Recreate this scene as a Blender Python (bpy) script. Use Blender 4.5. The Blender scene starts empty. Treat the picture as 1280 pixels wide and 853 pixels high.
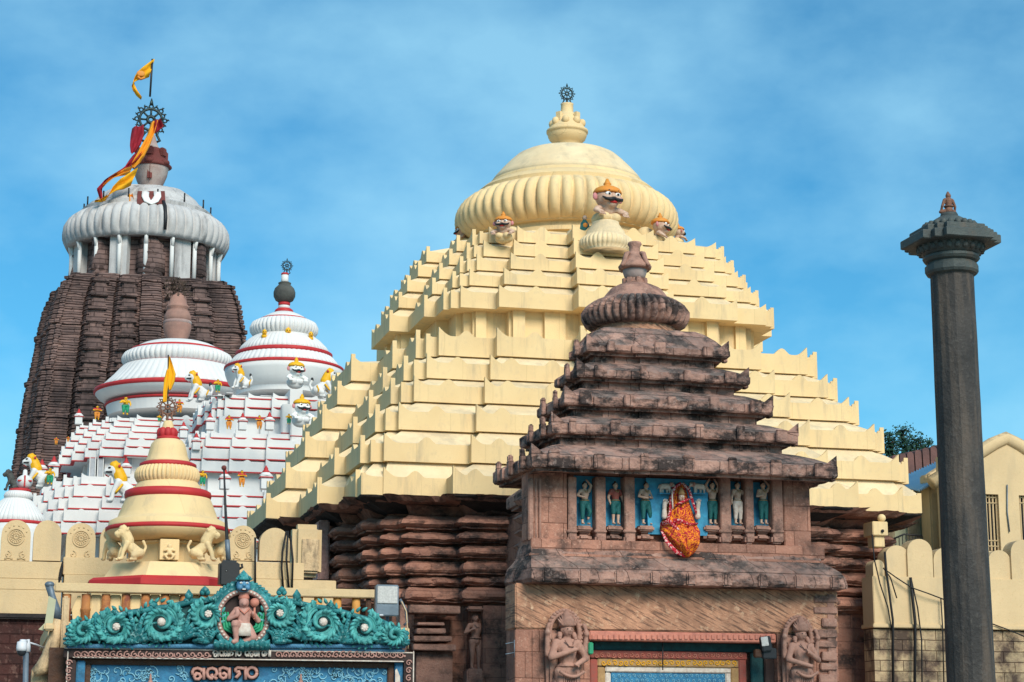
import bpy, bmesh, math, random
import numpy as np
from mathutils import Vector, Matrix, noise as mnoise
random.seed(7)
R = math.radians
scene = bpy.context.scene
COL = scene.collection
# ------------------------------------------------------------ camera, sky, sun, exposure
FPX = 2489.0; PITCH = R(12.0); YAW = R(14.8); CAM = np.array([0.0, 0.0, 1.7])
cam_data = bpy.data.cameras.new('camera'); cam = bpy.data.objects.new('camera', cam_data); COL.objects.link(cam)
cam.location = CAM.tolist(); cam.rotation_euler = (R(90) + PITCH, 0, -YAW)
cam_data.sensor_width = 36.0; cam_data.lens = FPX / 1280 * 36.0; cam_data.clip_end = 6000
scene.camera = cam
SUN_EL, SUN_AZ = R(36), R(171)       # azimuth clockwise from +Y (behind the photographer, to the right)
world = bpy.data.worlds.new('World'); scene.world = world; world.use_nodes = True
nt = world.node_tree; nt.nodes.clear()
wo = nt.nodes.new('ShaderNodeOutputWorld'); bg = nt.nodes.new('ShaderNodeBackground')
sky = nt.nodes.new('ShaderNodeTexSky'); sky.sky_type = 'NISHITA'; sky.sun_disc = False
sky.sun_elevation = SUN_EL; sky.sun_rotation = SUN_AZ; sky.altitude = 0; sky.air_density = 1.0; sky.dust_density = 0.6; sky.ozone_density = 3.0
tc = nt.nodes.new('ShaderNodeTexCoord'); mp = nt.nodes.new('ShaderNodeMapping'); mp.inputs['Scale'].default_value = (1, 1, 1.7)
mp.inputs['Location'].default_value = (1.35, 0.6, 0.2)
n1 = nt.nodes.new('ShaderNodeTexNoise'); n1.inputs['Scale'].default_value = 6.0; n1.inputs['Detail'].default_value = 7; n1.inputs['Roughness'].default_value = 0.52; n1.inputs['Distortion'].default_value = 0.0
rp = nt.nodes.new('ShaderNodeValToRGB'); rp.color_ramp.elements[0].position = 0.38; rp.color_ramp.elements[1].position = 0.66
mix = nt.nodes.new('ShaderNodeMix'); mix.data_type = 'RGBA'
mul = nt.nodes.new('ShaderNodeMix'); mul.data_type = 'RGBA'; mul.blend_type = 'MULTIPLY'; mul.inputs['Factor'].default_value = 1.0
mul.inputs['B'].default_value = (0.32, 0.86, 0.98, 1)
nt.links.new(tc.outputs['Generated'], mp.inputs['Vector']); nt.links.new(mp.outputs['Vector'], n1.inputs['Vector'])
nt.links.new(n1.outputs['Fac'], rp.inputs['Fac'])
sc_ = nt.nodes.new('ShaderNodeMath'); sc_.operation = 'MULTIPLY'; sc_.inputs[1].default_value = 0.52
nt.links.new(rp.outputs['Color'], sc_.inputs[0]); nt.links.new(sc_.outputs[0], mix.inputs['Factor'])
nt.links.new(sky.outputs['Color'], mul.inputs['A'])
nt.links.new(mul.outputs['Result'], mix.inputs['A']); mix.inputs['B'].default_value = (3.3, 6.2, 7.7, 1)
nt.links.new(mix.outputs['Result'], bg.inputs['Color']); bg.inputs['Strength'].default_value = 0.10
nt.links.new(bg.outputs['Background'], wo.inputs['Surface'])
sd = bpy.data.lights.new('sun', 'SUN'); sd.energy = 2.9; sd.angle = R(28); sd.color = (1.0, 0.92, 0.80)
so = bpy.data.objects.new('sun', sd); COL.objects.link(so)
dvec = Vector((math.sin(SUN_AZ) * math.cos(SUN_EL), math.cos(SUN_AZ) * math.cos(SUN_EL), math.sin(SUN_EL)))
so.rotation_euler = dvec.to_track_quat('Z', 'Y').to_euler(); so.location = (40, -40, 60)
scene.view_settings.view_transform = 'Standard'; scene.view_settings.look = 'None'
scene.view_settings.exposure = 0.5; scene.view_settings.gamma = 1.0; scene.view_settings.use_curve_mapping = False
scene.cycles.max_bounces = 5; scene.cycles.diffuse_bounces = 3

# ------------------------------------------------------------ pixel ray -> place in the world at a depth
_fw = np.array([math.sin(YAW) * math.cos(PITCH), math.cos(YAW) * math.cos(PITCH), math.sin(PITCH)])
_rt = np.array([math.cos(YAW), -math.sin(YAW), 0.0]); _up = np.cross(_rt, _fw)
def un(px, py, Y):
    d = _fw * FPX + _rt * (px - 640) - _up * (py - 426.5)
    return CAM + d * (Y / d[1])
def un3(px, py, Y): return Vector(un(px, py, Y).tolist())
def mpp(p): return float((np.array(p) - CAM) @ _fw) / FPX       # metres per pixel at a point
def solve_d(px, py, X, Y):
    d = 3.0
    for _ in range(30): d = X - un(px, py, Y - d)[0]
    return d, float(un(px, py, Y - d)[2])

# ------------------------------------------------------------ materials
def rgb(c): return (c[0], c[1], c[2], 1)
def mat(name, c1, c2=None, scale=2.0, rough=0.8, bump=0.2, bscale=18.0, c3=None, c3amt=0.5, c3scale=(1.5, 1.5, 0.6), brick=None, metal=0.0, spec=0.3, lay=None, top=None, speck=None, c3r=(0.5, 0.66)):
    m = bpy.data.materials.new(name); m.use_nodes = True; t = m.node_tree; N = t.nodes; L = t.links
    b = N['Principled BSDF']; b.inputs['Roughness'].default_value = rough; b.inputs['Metallic'].default_value = metal
    b.inputs['Specular IOR Level'].default_value = spec
    co = N.new('ShaderNodeTexCoord'); out = None
    def mixc(a, bb, f):
        x = N.new('ShaderNodeMix'); x.data_type = 'RGBA'
        for k, v in (('A', a), ('B', bb)):
            if isinstance(v, tuple): x.inputs[k].default_value = rgb(v)
            else: L.new(v, x.inputs[k])
        if isinstance(f, float): x.inputs['Factor'].default_value = f
        else: L.new(f, x.inputs['Factor'])
        return x.outputs['Result']
    def nz(scl, det=5, rg=0.6, sv=None, lo=0.35, hi=0.65, vec=None):
        n = N.new('ShaderNodeTexNoise'); n.inputs['Scale'].default_value = scl; n.inputs['Detail'].default_value = det; n.inputs['Roughness'].default_value = rg
        if sv:
            mm = N.new('ShaderNodeMapping'); mm.inputs['Scale'].default_value = sv; L.new(co.outputs['Object'], mm.inputs['Vector']); L.new(mm.outputs['Vector'], n.inputs['Vector'])
        else: L.new(co.outputs['Object'], n.inputs['Vector'])
        r = N.new('ShaderNodeMapRange'); r.inputs['From Min'].default_value = lo; r.inputs['From Max'].default_value = hi; L.new(n.outputs['Fac'], r.inputs['Value'])
        return r.outputs['Result']
    col = c1
    if c2: col = mixc(c1, c2, nz(scale))
    if lay:      # diagonal sedimentary grain
        m0 = N.new('ShaderNodeMapping'); m0.inputs['Rotation'].default_value = (0, R(lay[0]), 0); L.new(co.outputs['Object'], m0.inputs['Vector']); mm = N.new('ShaderNodeMapping'); mm.inputs['Scale'].default_value = (1.3, 1, 15)
        L.new(m0.outputs['Vector'], mm.inputs['Vector']); n = N.new('ShaderNodeTexNoise'); n.inputs['Scale'].default_value = lay[1]; n.inputs['Detail'].default_value = 6; L.new(mm.outputs['Vector'], n.inputs['Vector'])
        r = N.new('ShaderNodeMapRange'); r.inputs['From Min'].default_value = 0.5; r.inputs['From Max'].default_value = 0.62; L.new(n.outputs['Fac'], r.inputs['Value'])
        col = mixc(col, lay[2], r.outputs['Result'])
    if c3:
        f = nz(1.0, 8, 0.68, c3scale, c3r[0], c3r[1]); mu = N.new('ShaderNodeMath'); mu.operation = 'MULTIPLY'; mu.inputs[1].default_value = c3amt; L.new(f, mu.inputs[0])
        col = mixc(col, c3, mu.outputs[0])
    if speck:
        f = nz(speck[1], 4, 0.6, None, 0.56, 0.80); col = mixc(col, speck[0], f)
    if top:      # lichen that settles on upward faces
        g = N.new('ShaderNodeNewGeometry'); s = N.new('ShaderNodeSeparateXYZ'); L.new(g.outputs['True Normal'], s.inputs[0])
        r = N.new('ShaderNodeMapRange'); r.inputs['From Min'].default_value = 0.25; r.inputs['From Max'].default_value = 0.8; L.new(s.outputs['Z'], r.inputs['Value'])
        f = nz(top[2], 6, 0.7, None, 0.4, 0.6); mu = N.new('ShaderNodeMath'); mu.operation = 'MULTIPLY'; L.new(r.outputs['Result'], mu.inputs[0]); L.new(f, mu.inputs[1])
        mu2 = N.new('ShaderNodeMath'); mu2.operation = 'MULTIPLY'; mu2.inputs[1].default_value = top[1]; L.new(mu.outputs[0], mu2.inputs[0])
        col = mixc(col, top[0], mu2.outputs[0])
    n = N.new('ShaderNodeTexNoise'); n.inputs['Scale'].default_value = bscale; n.inputs['Detail'].default_value = 8; n.inputs['Roughness'].default_value = 0.65; L.new(co.outputs['Object'], n.inputs['Vector'])
    h = n.outputs['Fac']
    if brick:
        s = N.new('ShaderNodeSeparateXYZ'); L.new(co.outputs['Object'], s.inputs[0]); ad = N.new('ShaderNodeMath'); L.new(s.outputs['X'], ad.inputs[0]); L.new(s.outputs['Y'], ad.inputs[1])
        cb = N.new('ShaderNodeCombineXYZ'); L.new(ad.outputs[0], cb.inputs['X']); L.new(s.outputs['Z'], cb.inputs['Y'])
        # wobble
        wn = N.new('ShaderNodeTexNoise'); wn.inputs['Scale'].default_value = 1.3; L.new(co.outputs['Object'], wn.inputs['Vector'])
        vm = N.new('ShaderNodeVectorMath'); vm.operation = 'MULTIPLY_ADD'; L.new(wn.outputs['Color'], vm.inputs[0]); vm.inputs[1].default_value = (0.06, 0.06, 0); L.new(cb.outputs[0], vm.inputs[2])
        bk = N.new('ShaderNodeTexBrick'); bk.inputs['Scale'].default_value = 1; bk.inputs['Brick Width'].default_value = brick[0]; bk.inputs['Row Height'].default_value = brick[1]
        bk.inputs['Mortar Size'].default_value = brick[3]; bk.inputs['Mortar Smooth'].default_value = 0.3; bk.inputs['Bias'].default_value = 0
        bk.inputs['Color1'].default_value = (0.72, 0.72, 0.72, 1); bk.inputs['Color2'].default_value = (1.15, 1.1, 1.05, 1); bk.inputs['Mortar'].default_value = rgb(brick[2])
        L.new(vm.outputs[0], bk.inputs['Vector'])
        x = N.new('ShaderNodeMix'); x.data_type = 'RGBA'; x.blend_type = 'MULTIPLY'; x.inputs['Factor'].default_value = brick[4] if len(brick) > 4 else 1.0
        if isinstance(col, tuple): x.inputs['A'].default_value = rgb(col)
        else: L.new(col, x.inputs['A'])
        L.new(bk.outputs['Color'], x.inputs['B']); col = x.outputs['Result']
        sb = N.new('ShaderNodeMath'); sb.operation = 'MULTIPLY_ADD'; L.new(bk.outputs['Fac'], sb.inputs[0]); sb.inputs[1].default_value = -0.8; L.new(h, sb.inputs[2]); h = sb.outputs[0]
    bp = N.new('ShaderNodeBump'); bp.inputs['Strength'].default_value = bump; bp.inputs['Distance'].default_value = 0.06; L.new(h, bp.inputs['Height'])
    L.new(bp.outputs['Normal'], b.inputs['Normal'])
    if isinstance(col, tuple): b.inputs['Base Color'].default_value = rgb(col)
    else: L.new(col, b.inputs['Base Color'])
    return m
M = {}
M['cream'] = mat('cream paint', (0.79, 0.58, 0.305), (0.72, 0.51, 0.26), 0.5, 0.75, 0.2, 30, (0.36, 0.29, 0.20), 0.55, (2.2, 2.2, 0.35), c3r=(0.53, 0.70), brick=(1.7, 60, (0.3, 0.28, 0.25), 0.012, 0.22), speck=((0.66, 0.48, 0.27), 5), top=((0.55, 0.46, 0.30), 0.30, 1.2))
M['cream_top'] = mat('pale cream paint', (0.79, 0.62, 0.385), (0.71, 0.53, 0.31), 0.9, 0.75, 0.2, 24, (0.42, 0.34, 0.23), 0.6, (1.2, 1.2, 1.0), top=((0.40, 0.34, 0.24), 0.25, 2.5))
M['cream_wall'] = mat('cream wall paint', (0.66, 0.48, 0.27), (0.58, 0.42, 0.235), 0.7, 0.85, 0.2, 22, (0.42, 0.33, 0.21), 0.45, (1.0, 1.0, 0.3), top=((0.14, 0.11, 0.08), 0.6, 3), speck=((0.52, 0.38, 0.2), 9))
M['cream_old'] = mat('weathered cream paint', (0.72, 0.52, 0.30), (0.55, 0.38, 0.22), 2, 0.9, 0.5, 14, (0.10, 0.08, 0.06), 0.8, (3, 3, 1.2))
M['red'] = mat('red paint', (0.48, 0.03, 0.03), (0.40, 0.025, 0.03), 2, 0.6, 0.1, 20)
M['white'] = mat('white limewash', (0.68, 0.66, 0.64), (0.62, 0.605, 0.59), 0.6, 0.8, 0.12, 14, (0.55, 0.56, 0.58), 0.3, (0.6, 0.6, 0.2))
M['grey_white'] = mat('aged limewash', (0.52, 0.50, 0.49), (0.42, 0.405, 0.40), 0.7, 0.85, 0.4, 6, (0.13, 0.12, 0.12), 0.7, (0.8, 0.8, 0.12))
M['brown'] = mat('red sandstone', (0.42, 0.205, 0.145), (0.29, 0.14, 0.105), 1.6, 0.9, 0.75, 12, (0.035, 0.028, 0.027), 0.9, (0.8, 0.8, 1.2), c3r=(0.47, 0.62), brick=(0.95, 0.42, (0.4, 0.35, 0.33), 0.008, 0.8), speck=((0.40, 0.22, 0.16), 10))
M['brown_plain'] = mat('carved sandstone', (0.44, 0.24, 0.18), (0.31, 0.165, 0.125), 2.2, 0.9, 0.6, 16, (0.04, 0.032, 0.03), 0.75, (1.6, 1.6, 1.8), c3r=(0.47, 0.64), speck=((0.42, 0.27, 0.21), 12))
M['brown_roof'] = mat('weathered sandstone slabs', (0.46, 0.27, 0.215), (0.27, 0.155, 0.125), 2.6, 0.9, 1.0, 9, (0.022, 0.02, 0.021), 0.93, (1.2, 1.2, 2.0), c3r=(0.45, 0.57), brick=(0.8, 0.9, (0.3, 0.28, 0.27), 0.010, 0.9), speck=((0.36, 0.27, 0.24), 9), top=((0.20, 0.165, 0.15), 0.6, 2))
M['lintel'] = mat('grained sandstone', (0.55, 0.28, 0.17), (0.36, 0.18, 0.11), 2.6, 0.85, 0.7, 14, (0.09, 0.055, 0.04), 0.4, (1, 1, 1.5), lay=(-26, 1.5, (0.17, 0.09, 0.06)), speck=((0.70, 0.46, 0.30), 7))
M['panel_stone'] = mat('reddish block stone', (0.46, 0.225, 0.16), (0.30, 0.145, 0.105), 1.8, 0.9, 0.7, 12, (0.06, 0.042, 0.038), 0.8, (1.3, 1.3, 1.1), brick=(0.75, 0.62, (0.4, 0.33, 0.3), 0.010, 0.9), speck=((0.56, 0.34, 0.26), 14))
M['tower'] = mat('dark laterite', (0.22, 0.14, 0.125), (0.135, 0.09, 0.083), 0.35, 0.95, 1.0, 2.0, (0.025, 0.02, 0.022), 0.75, (0.25, 0.25, 0.12), c3r=(0.46, 0.6), speck=((0.21, 0.14, 0.12), 1.6), brick=(2.2, 0.46, (0.3, 0.28, 0.28), 0.05, 0.8))
M['pot_stone'] = mat('pinkish pot stone', (0.40, 0.22, 0.17), (0.28, 0.15, 0.12), 0.6, 0.9, 0.5, 3, (0.12, 0.09, 0.08), 0.4, (0.5, 0.5, 0.5))
M['pot_grey'] = mat('lime streaked pot', (0.42, 0.36, 0.33), (0.30, 0.2, 0.18), 0.5, 0.9, 0.4, 4)
M['maroon'] = mat('maroon paint', (0.17, 0.04, 0.035), (0.12, 0.035, 0.03), 1, 0.8, 0.2, 6)
M['column'] = mat('dark chlorite', (0.050, 0.044, 0.040), (0.026, 0.024, 0.023), 1.2, 0.65, 0.6, 9, (0.13, 0.095, 0.07), 0.7, (2.4, 2.4, 0.25), c3r=(0.48, 0.66), speck=((0.09, 0.08, 0.07), 9))
M['column_cap'] = mat('greenish chlorite', (0.075, 0.088, 0.082), (0.045, 0.055, 0.055), 2, 0.6, 0.35, 12, (0.12, 0.08, 0.055), 0.5, (2, 2, 1))
M['bronze_brown'] = mat('brown stone figure', (0.22, 0.10, 0.06), (0.14, 0.07, 0.05), 5, 0.6, 0.3, 20)
M['verdigris'] = mat('dark metal alloy', (0.035, 0.06, 0.062), (0.025, 0.035, 0.04), 1, 0.45, 0.2, 8, metal=0.5)
M['iron'] = mat('dark iron', (0.02, 0.02, 0.022), None, 1, 0.5, 0.05)
M['pot_black'] = mat('black stone', (0.05, 0.05, 0.045), (0.09, 0.09, 0.08), 1.5, 0.7, 0.5, 5)
M['flag_yellow'] = mat('yellow cloth', (0.78, 0.40, 0.01), (0.72, 0.34, 0.01), .3, 0.85, 0.04, 4)
M['flag_orange'] = mat('orange cloth', (0.80, 0.25, 0.01), (0.75, 0.30, 0.02), .3, 0.85, 0.04, 4)
M['flag_red'] = mat('crimson cloth', (0.30, 0.015, 0.03), (0.2, 0.01, 0.02), 1.5, 0.85, 0.04, 4)
M['yellow'] = mat('yellow enamel', (0.80, 0.42, 0.01), (0.72, 0.36, 0.01), 3, 0.5, 0.05)
M['orange'] = mat('orange enamel', (0.70, 0.22, 0.03), (0.6, 0.25, 0.04), 4, 0.6, 0.1)
M['green'] = mat('green enamel', (0.02, 0.30, 0.14), (0.02, 0.22, 0.12), 4, 0.5, 0.1)
M['black'] = mat('black enamel', (0.015, 0.015, 0.017), None, 1, 0.5, 0.02)
M['blue'] = mat('sky blue paint', (0.05, 0.32, 0.50), (0.04, 0.22, 0.38), 5, 0.7, 0.2, 20, (0.02, 0.08, 0.12), 0.5, (3, 3, 2))
M['skin'] = mat('flesh paint', (0.60, 0.42, 0.31), (0.46, 0.27, 0.19), 9, 0.7, 0.15, 30)
M['pink'] = mat('pink paint', (0.62, 0.22, 0.22), (0.5, 0.2, 0.2), 6, 0.6, 0.1)
M['face_white'] = mat('white enamel', (0.80, 0.79, 0.76), None, 1, 0.5, 0.02)
M['teal'] = mat('turquoise paint', (0.05, 0.27, 0.28), (0.02, 0.14, 0.155), 3, 0.6, 0.12, 25, (0.01, 0.07, 0.075), 0.7, (4, 4, 3), speck=((0.40, 0.66, 0.64), 16), spec=0.15, c3r=(0.47, 0.6))  # pale specks are painted highlights; tone darkened to give the carving depth
M['teal_dark'] = mat('dark turquoise ground', (0.012, 0.07, 0.075), (0.008, 0.035, 0.04), 5, 0.7, 0.3, 20)
M['trouser'] = mat('green blue paint', (0.01, 0.075, 0.075), (0.015, 0.13, 0.125), 30, 0.6, 0.15, 30)
M['shirt'] = mat('dull red paint', (0.33, 0.07, 0.05), (0.25, 0.08, 0.06), 10, 0.7, 0.15, 30)
M['cloth_white'] = mat('white painted cloth', (0.65, 0.58, 0.5), (0.5, 0.4, 0.34), 12, 0.8, 0.15, 30)
M['pinkstone'] = mat('dusty pink paint', (0.44, 0.25, 0.21), (0.33, 0.17, 0.14), 10, 0.75, 0.3, 30, (0.07, 0.04, 0.035), 0.4, (6, 6, 6))
M['teal_lit'] = mat('lit turquoise paint', (0.11, 0.42, 0.40), (0.04, 0.25, 0.24), 5, 0.6, 0.1, 25, (0.01, 0.07, 0.075), 0.5, (4, 4, 3), c3r=(0.47, 0.6))  # lighter copy of the turquoise, painting the highlight onto the scroll ridges
M['letter'] = mat('pale pink letter paint', (0.50, 0.27, 0.22), (0.40, 0.2, 0.16), 9, 0.6, 0.05)
M['salmon'] = mat('salmon paint', (0.58, 0.22, 0.15), (0.48, 0.17, 0.12), 6, 0.6, 0.2, 20, (0.25, 0.1, 0.08), 0.4, (3, 3, 3))
M['ochre'] = mat('ochre paint', (0.40, 0.24, 0.10), (0.30, 0.17, 0.07), 10, 0.6, 0.2, 25)
M['darkwood'] = mat('dark brown wood', (0.09, 0.035, 0.015), (0.05, 0.02, 0.01), 6, 0.5, 0.2, 12)
M['dark_ground'] = mat('dark brown ground', (0.035, 0.02, 0.018), None, 6, 0.7, 0.2, 12)
M['panelblue'] = mat('blue panel paint', (0.03, 0.19, 0.34), (0.02, 0.12, 0.24), 6, 0.5, 0.2, 20, (0.01, 0.04, 0.07), 0.5, (4, 4, 4))
M['paleblue'] = mat('pale blue paint', (0.22, 0.45, 0.56), (0.12, 0.33, 0.46), 14, 0.5, 0.1, 20)
M['ropeblue'] = mat('blue rope paint', (0.08, 0.24, 0.38), (0.05, 0.15, 0.25), 14, 0.5, 0.1, 20)
M['terracotta'] = mat('terracotta paint', (0.48, 0.20, 0.06), (0.34, 0.13, 0.05), 3, 0.8, 0.4, 14, (0.14, 0.03, 0.03), 0.8, (2.5, 2.5, 2.5))
M['orange_post'] = mat('orange post paint', (0.62, 0.30, 0.08), (0.55, 0.25, 0.06), 3, 0.75, 0.2, 14)
M['brick'] = mat('old brick', (0.085, 0.032, 0.028), (0.055, 0.025, 0.022), 2, 0.95, 0.8, 10, (0.02, 0.014, 0.014), 0.7, (1.2, 1.2, 1), brick=(0.55, 0.24, (0.5, 0.4, 0.38), 0.02, 0.8), speck=((0.2, 0.12, 0.10), 9))
M['blockwall'] = mat('flaking block wall', (0.52, 0.40, 0.24), (0.36, 0.26, 0.17), 2.2, 0.95, 0.7, 9, (0.075, 0.05, 0.04), 0.95, (0.8, 0.8, 0.7), c3r=(0.43, 0.56), brick=(0.75, 0.32, (0.25, 0.2, 0.18), 0.014, 1.0))
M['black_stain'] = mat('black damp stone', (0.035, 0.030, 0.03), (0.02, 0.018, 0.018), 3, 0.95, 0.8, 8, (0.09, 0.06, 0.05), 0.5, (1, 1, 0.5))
M['plastic'] = mat('black plastic', (0.018, 0.02, 0.024), None, 1, 0.45, 0.03)
M['grey'] = mat('grey metal', (0.16, 0.20, 0.24), (0.12, 0.15, 0.18), 3, 0.5, 0.1, metal=0.3)
M['lens'] = mat('lamp reflector', (0.55, 0.53, 0.50), (0.42, 0.40, 0.38), 25, 0.3, 0.1)
M['whiteplastic'] = mat('white plastic', (0.6, 0.6, 0.62), None, 1, 0.4, 0.02)
M['bluetin'] = mat('blue corrugated sheet', (0.26, 0.43, 0.56), (0.2, 0.36, 0.5), 1, 0.45, 0.05, metal=0.2)
M['wall_green'] = mat('pale green wall', (0.46, 0.45, 0.30), (0.38, 0.37, 0.25), 1, 0.9, 0.1)
M['blind'] = mat('slatted blind', (0.40, 0.31, 0.20), (0.26, 0.19, 0.12), 3, 0.8, 0.1)
M['dark'] = mat('dark interior', (0.02, 0.02, 0.022), None, 1, 0.9, 0.0)
M['bark'] = mat('bark', (0.08, 0.05, 0.035), (0.05, 0.035, 0.025), 4, 0.9, 0.5, 8)
M['leaf'] = mat('dark foliage', (0.018, 0.06, 0.03), (0.01, 0.038, 0.022), 0.8, 0.6, 0.1)
M['ground'] = mat('paved ground', (0.30, 0.25, 0.21), (0.24, 0.2, 0.17), 0.5, 0.9, 0.3, 6)
M['wire'] = mat('cable rubber', (0.012, 0.012, 0.013), None, 1, 0.6, 0)
M['window_grey'] = mat('whitewashed lattice', (0.38, 0.39, 0.41), (0.30, 0.31, 0.33), 3, 0.8, 0.1)
M['dark_red_wall'] = mat('dark reddish wall stone', (0.17, 0.085, 0.075), (0.11, 0.06, 0.055), 1.5, 0.95, 0.7, 8, (0.04, 0.03, 0.03), 0.6, (1, 1, 1))
def sari_material():
    m = mat('printed sari cloth', (0.78, 0.22, 0.01), (0.72, 0.16, 0.02), 3, 0.8, 0.3, 20); t = m.node_tree; N = t.nodes; L = t.links; b = N['Principled BSDF']
    co = N.new('ShaderNodeTexCoord'); v = N.new('ShaderNodeTexVoronoi'); v.inputs['Scale'].default_value = 12; v.feature = 'F1'
    wn = N.new('ShaderNodeTexNoise'); wn.inputs['Scale'].default_value = 6; L.new(co.outputs['Object'], wn.inputs['Vector'])
    vm = N.new('ShaderNodeVectorMath'); vm.operation = 'MULTIPLY_ADD'; L.new(wn.outputs['Color'], vm.inputs[0]); vm.inputs[1].default_value = (0.25, 0.25, 0.25); L.new(co.outputs['Object'], vm.inputs[2])
    L.new(vm.outputs[0], v.inputs['Vector'])
    r = N.new('ShaderNodeValToRGB'); e = r.color_ramp.elements; e[0].position = 0.30; e[0].color = (0.33, 0.01, 0.02, 1); e[1].position = 0.42; e[1].color = (0.80, 0.21, 0.01, 1)
    x = e.new(0.55); x.color = (0.85, 0.30, 0.02, 1); x = e.new(0.62); x.color = (0.4, 0.02, 0.03, 1)
    L.new(v.outputs['Distance'], r.inputs['Fac']); L.new(r.outputs['Color'], b.inputs['Base Color']); return m
M['sari'] = sari_material()
def sariborder():
    m = mat('sari border cloth', (0.5, 0.02, 0.04), None, 3, 0.8, 0.2, 20); t = m.node_tree; N = t.nodes; L = t.links; b = N['Principled BSDF']
    co = N.new('ShaderNodeTexCoord'); n = N.new('ShaderNodeTexNoise'); n.inputs['Scale'].default_value = 22; n.inputs['Detail'].default_value = 3; L.new(co.outputs['Object'], n.inputs['Vector'])
    r = N.new('ShaderNodeValToRGB'); e = r.color_ramp.elements; e[0].position = 0.52; e[0].color = (0.45, 0.012, 0.03, 1); e[1].position = 0.62; e[1].color = (0.8, 0.55, 0.5, 1)
    L.new(n.outputs['Fac'], r.inputs['Fac']); L.new(r.outputs['Color'], b.inputs['Base Color']); return m
M['sariborder'] = sariborder()

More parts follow.
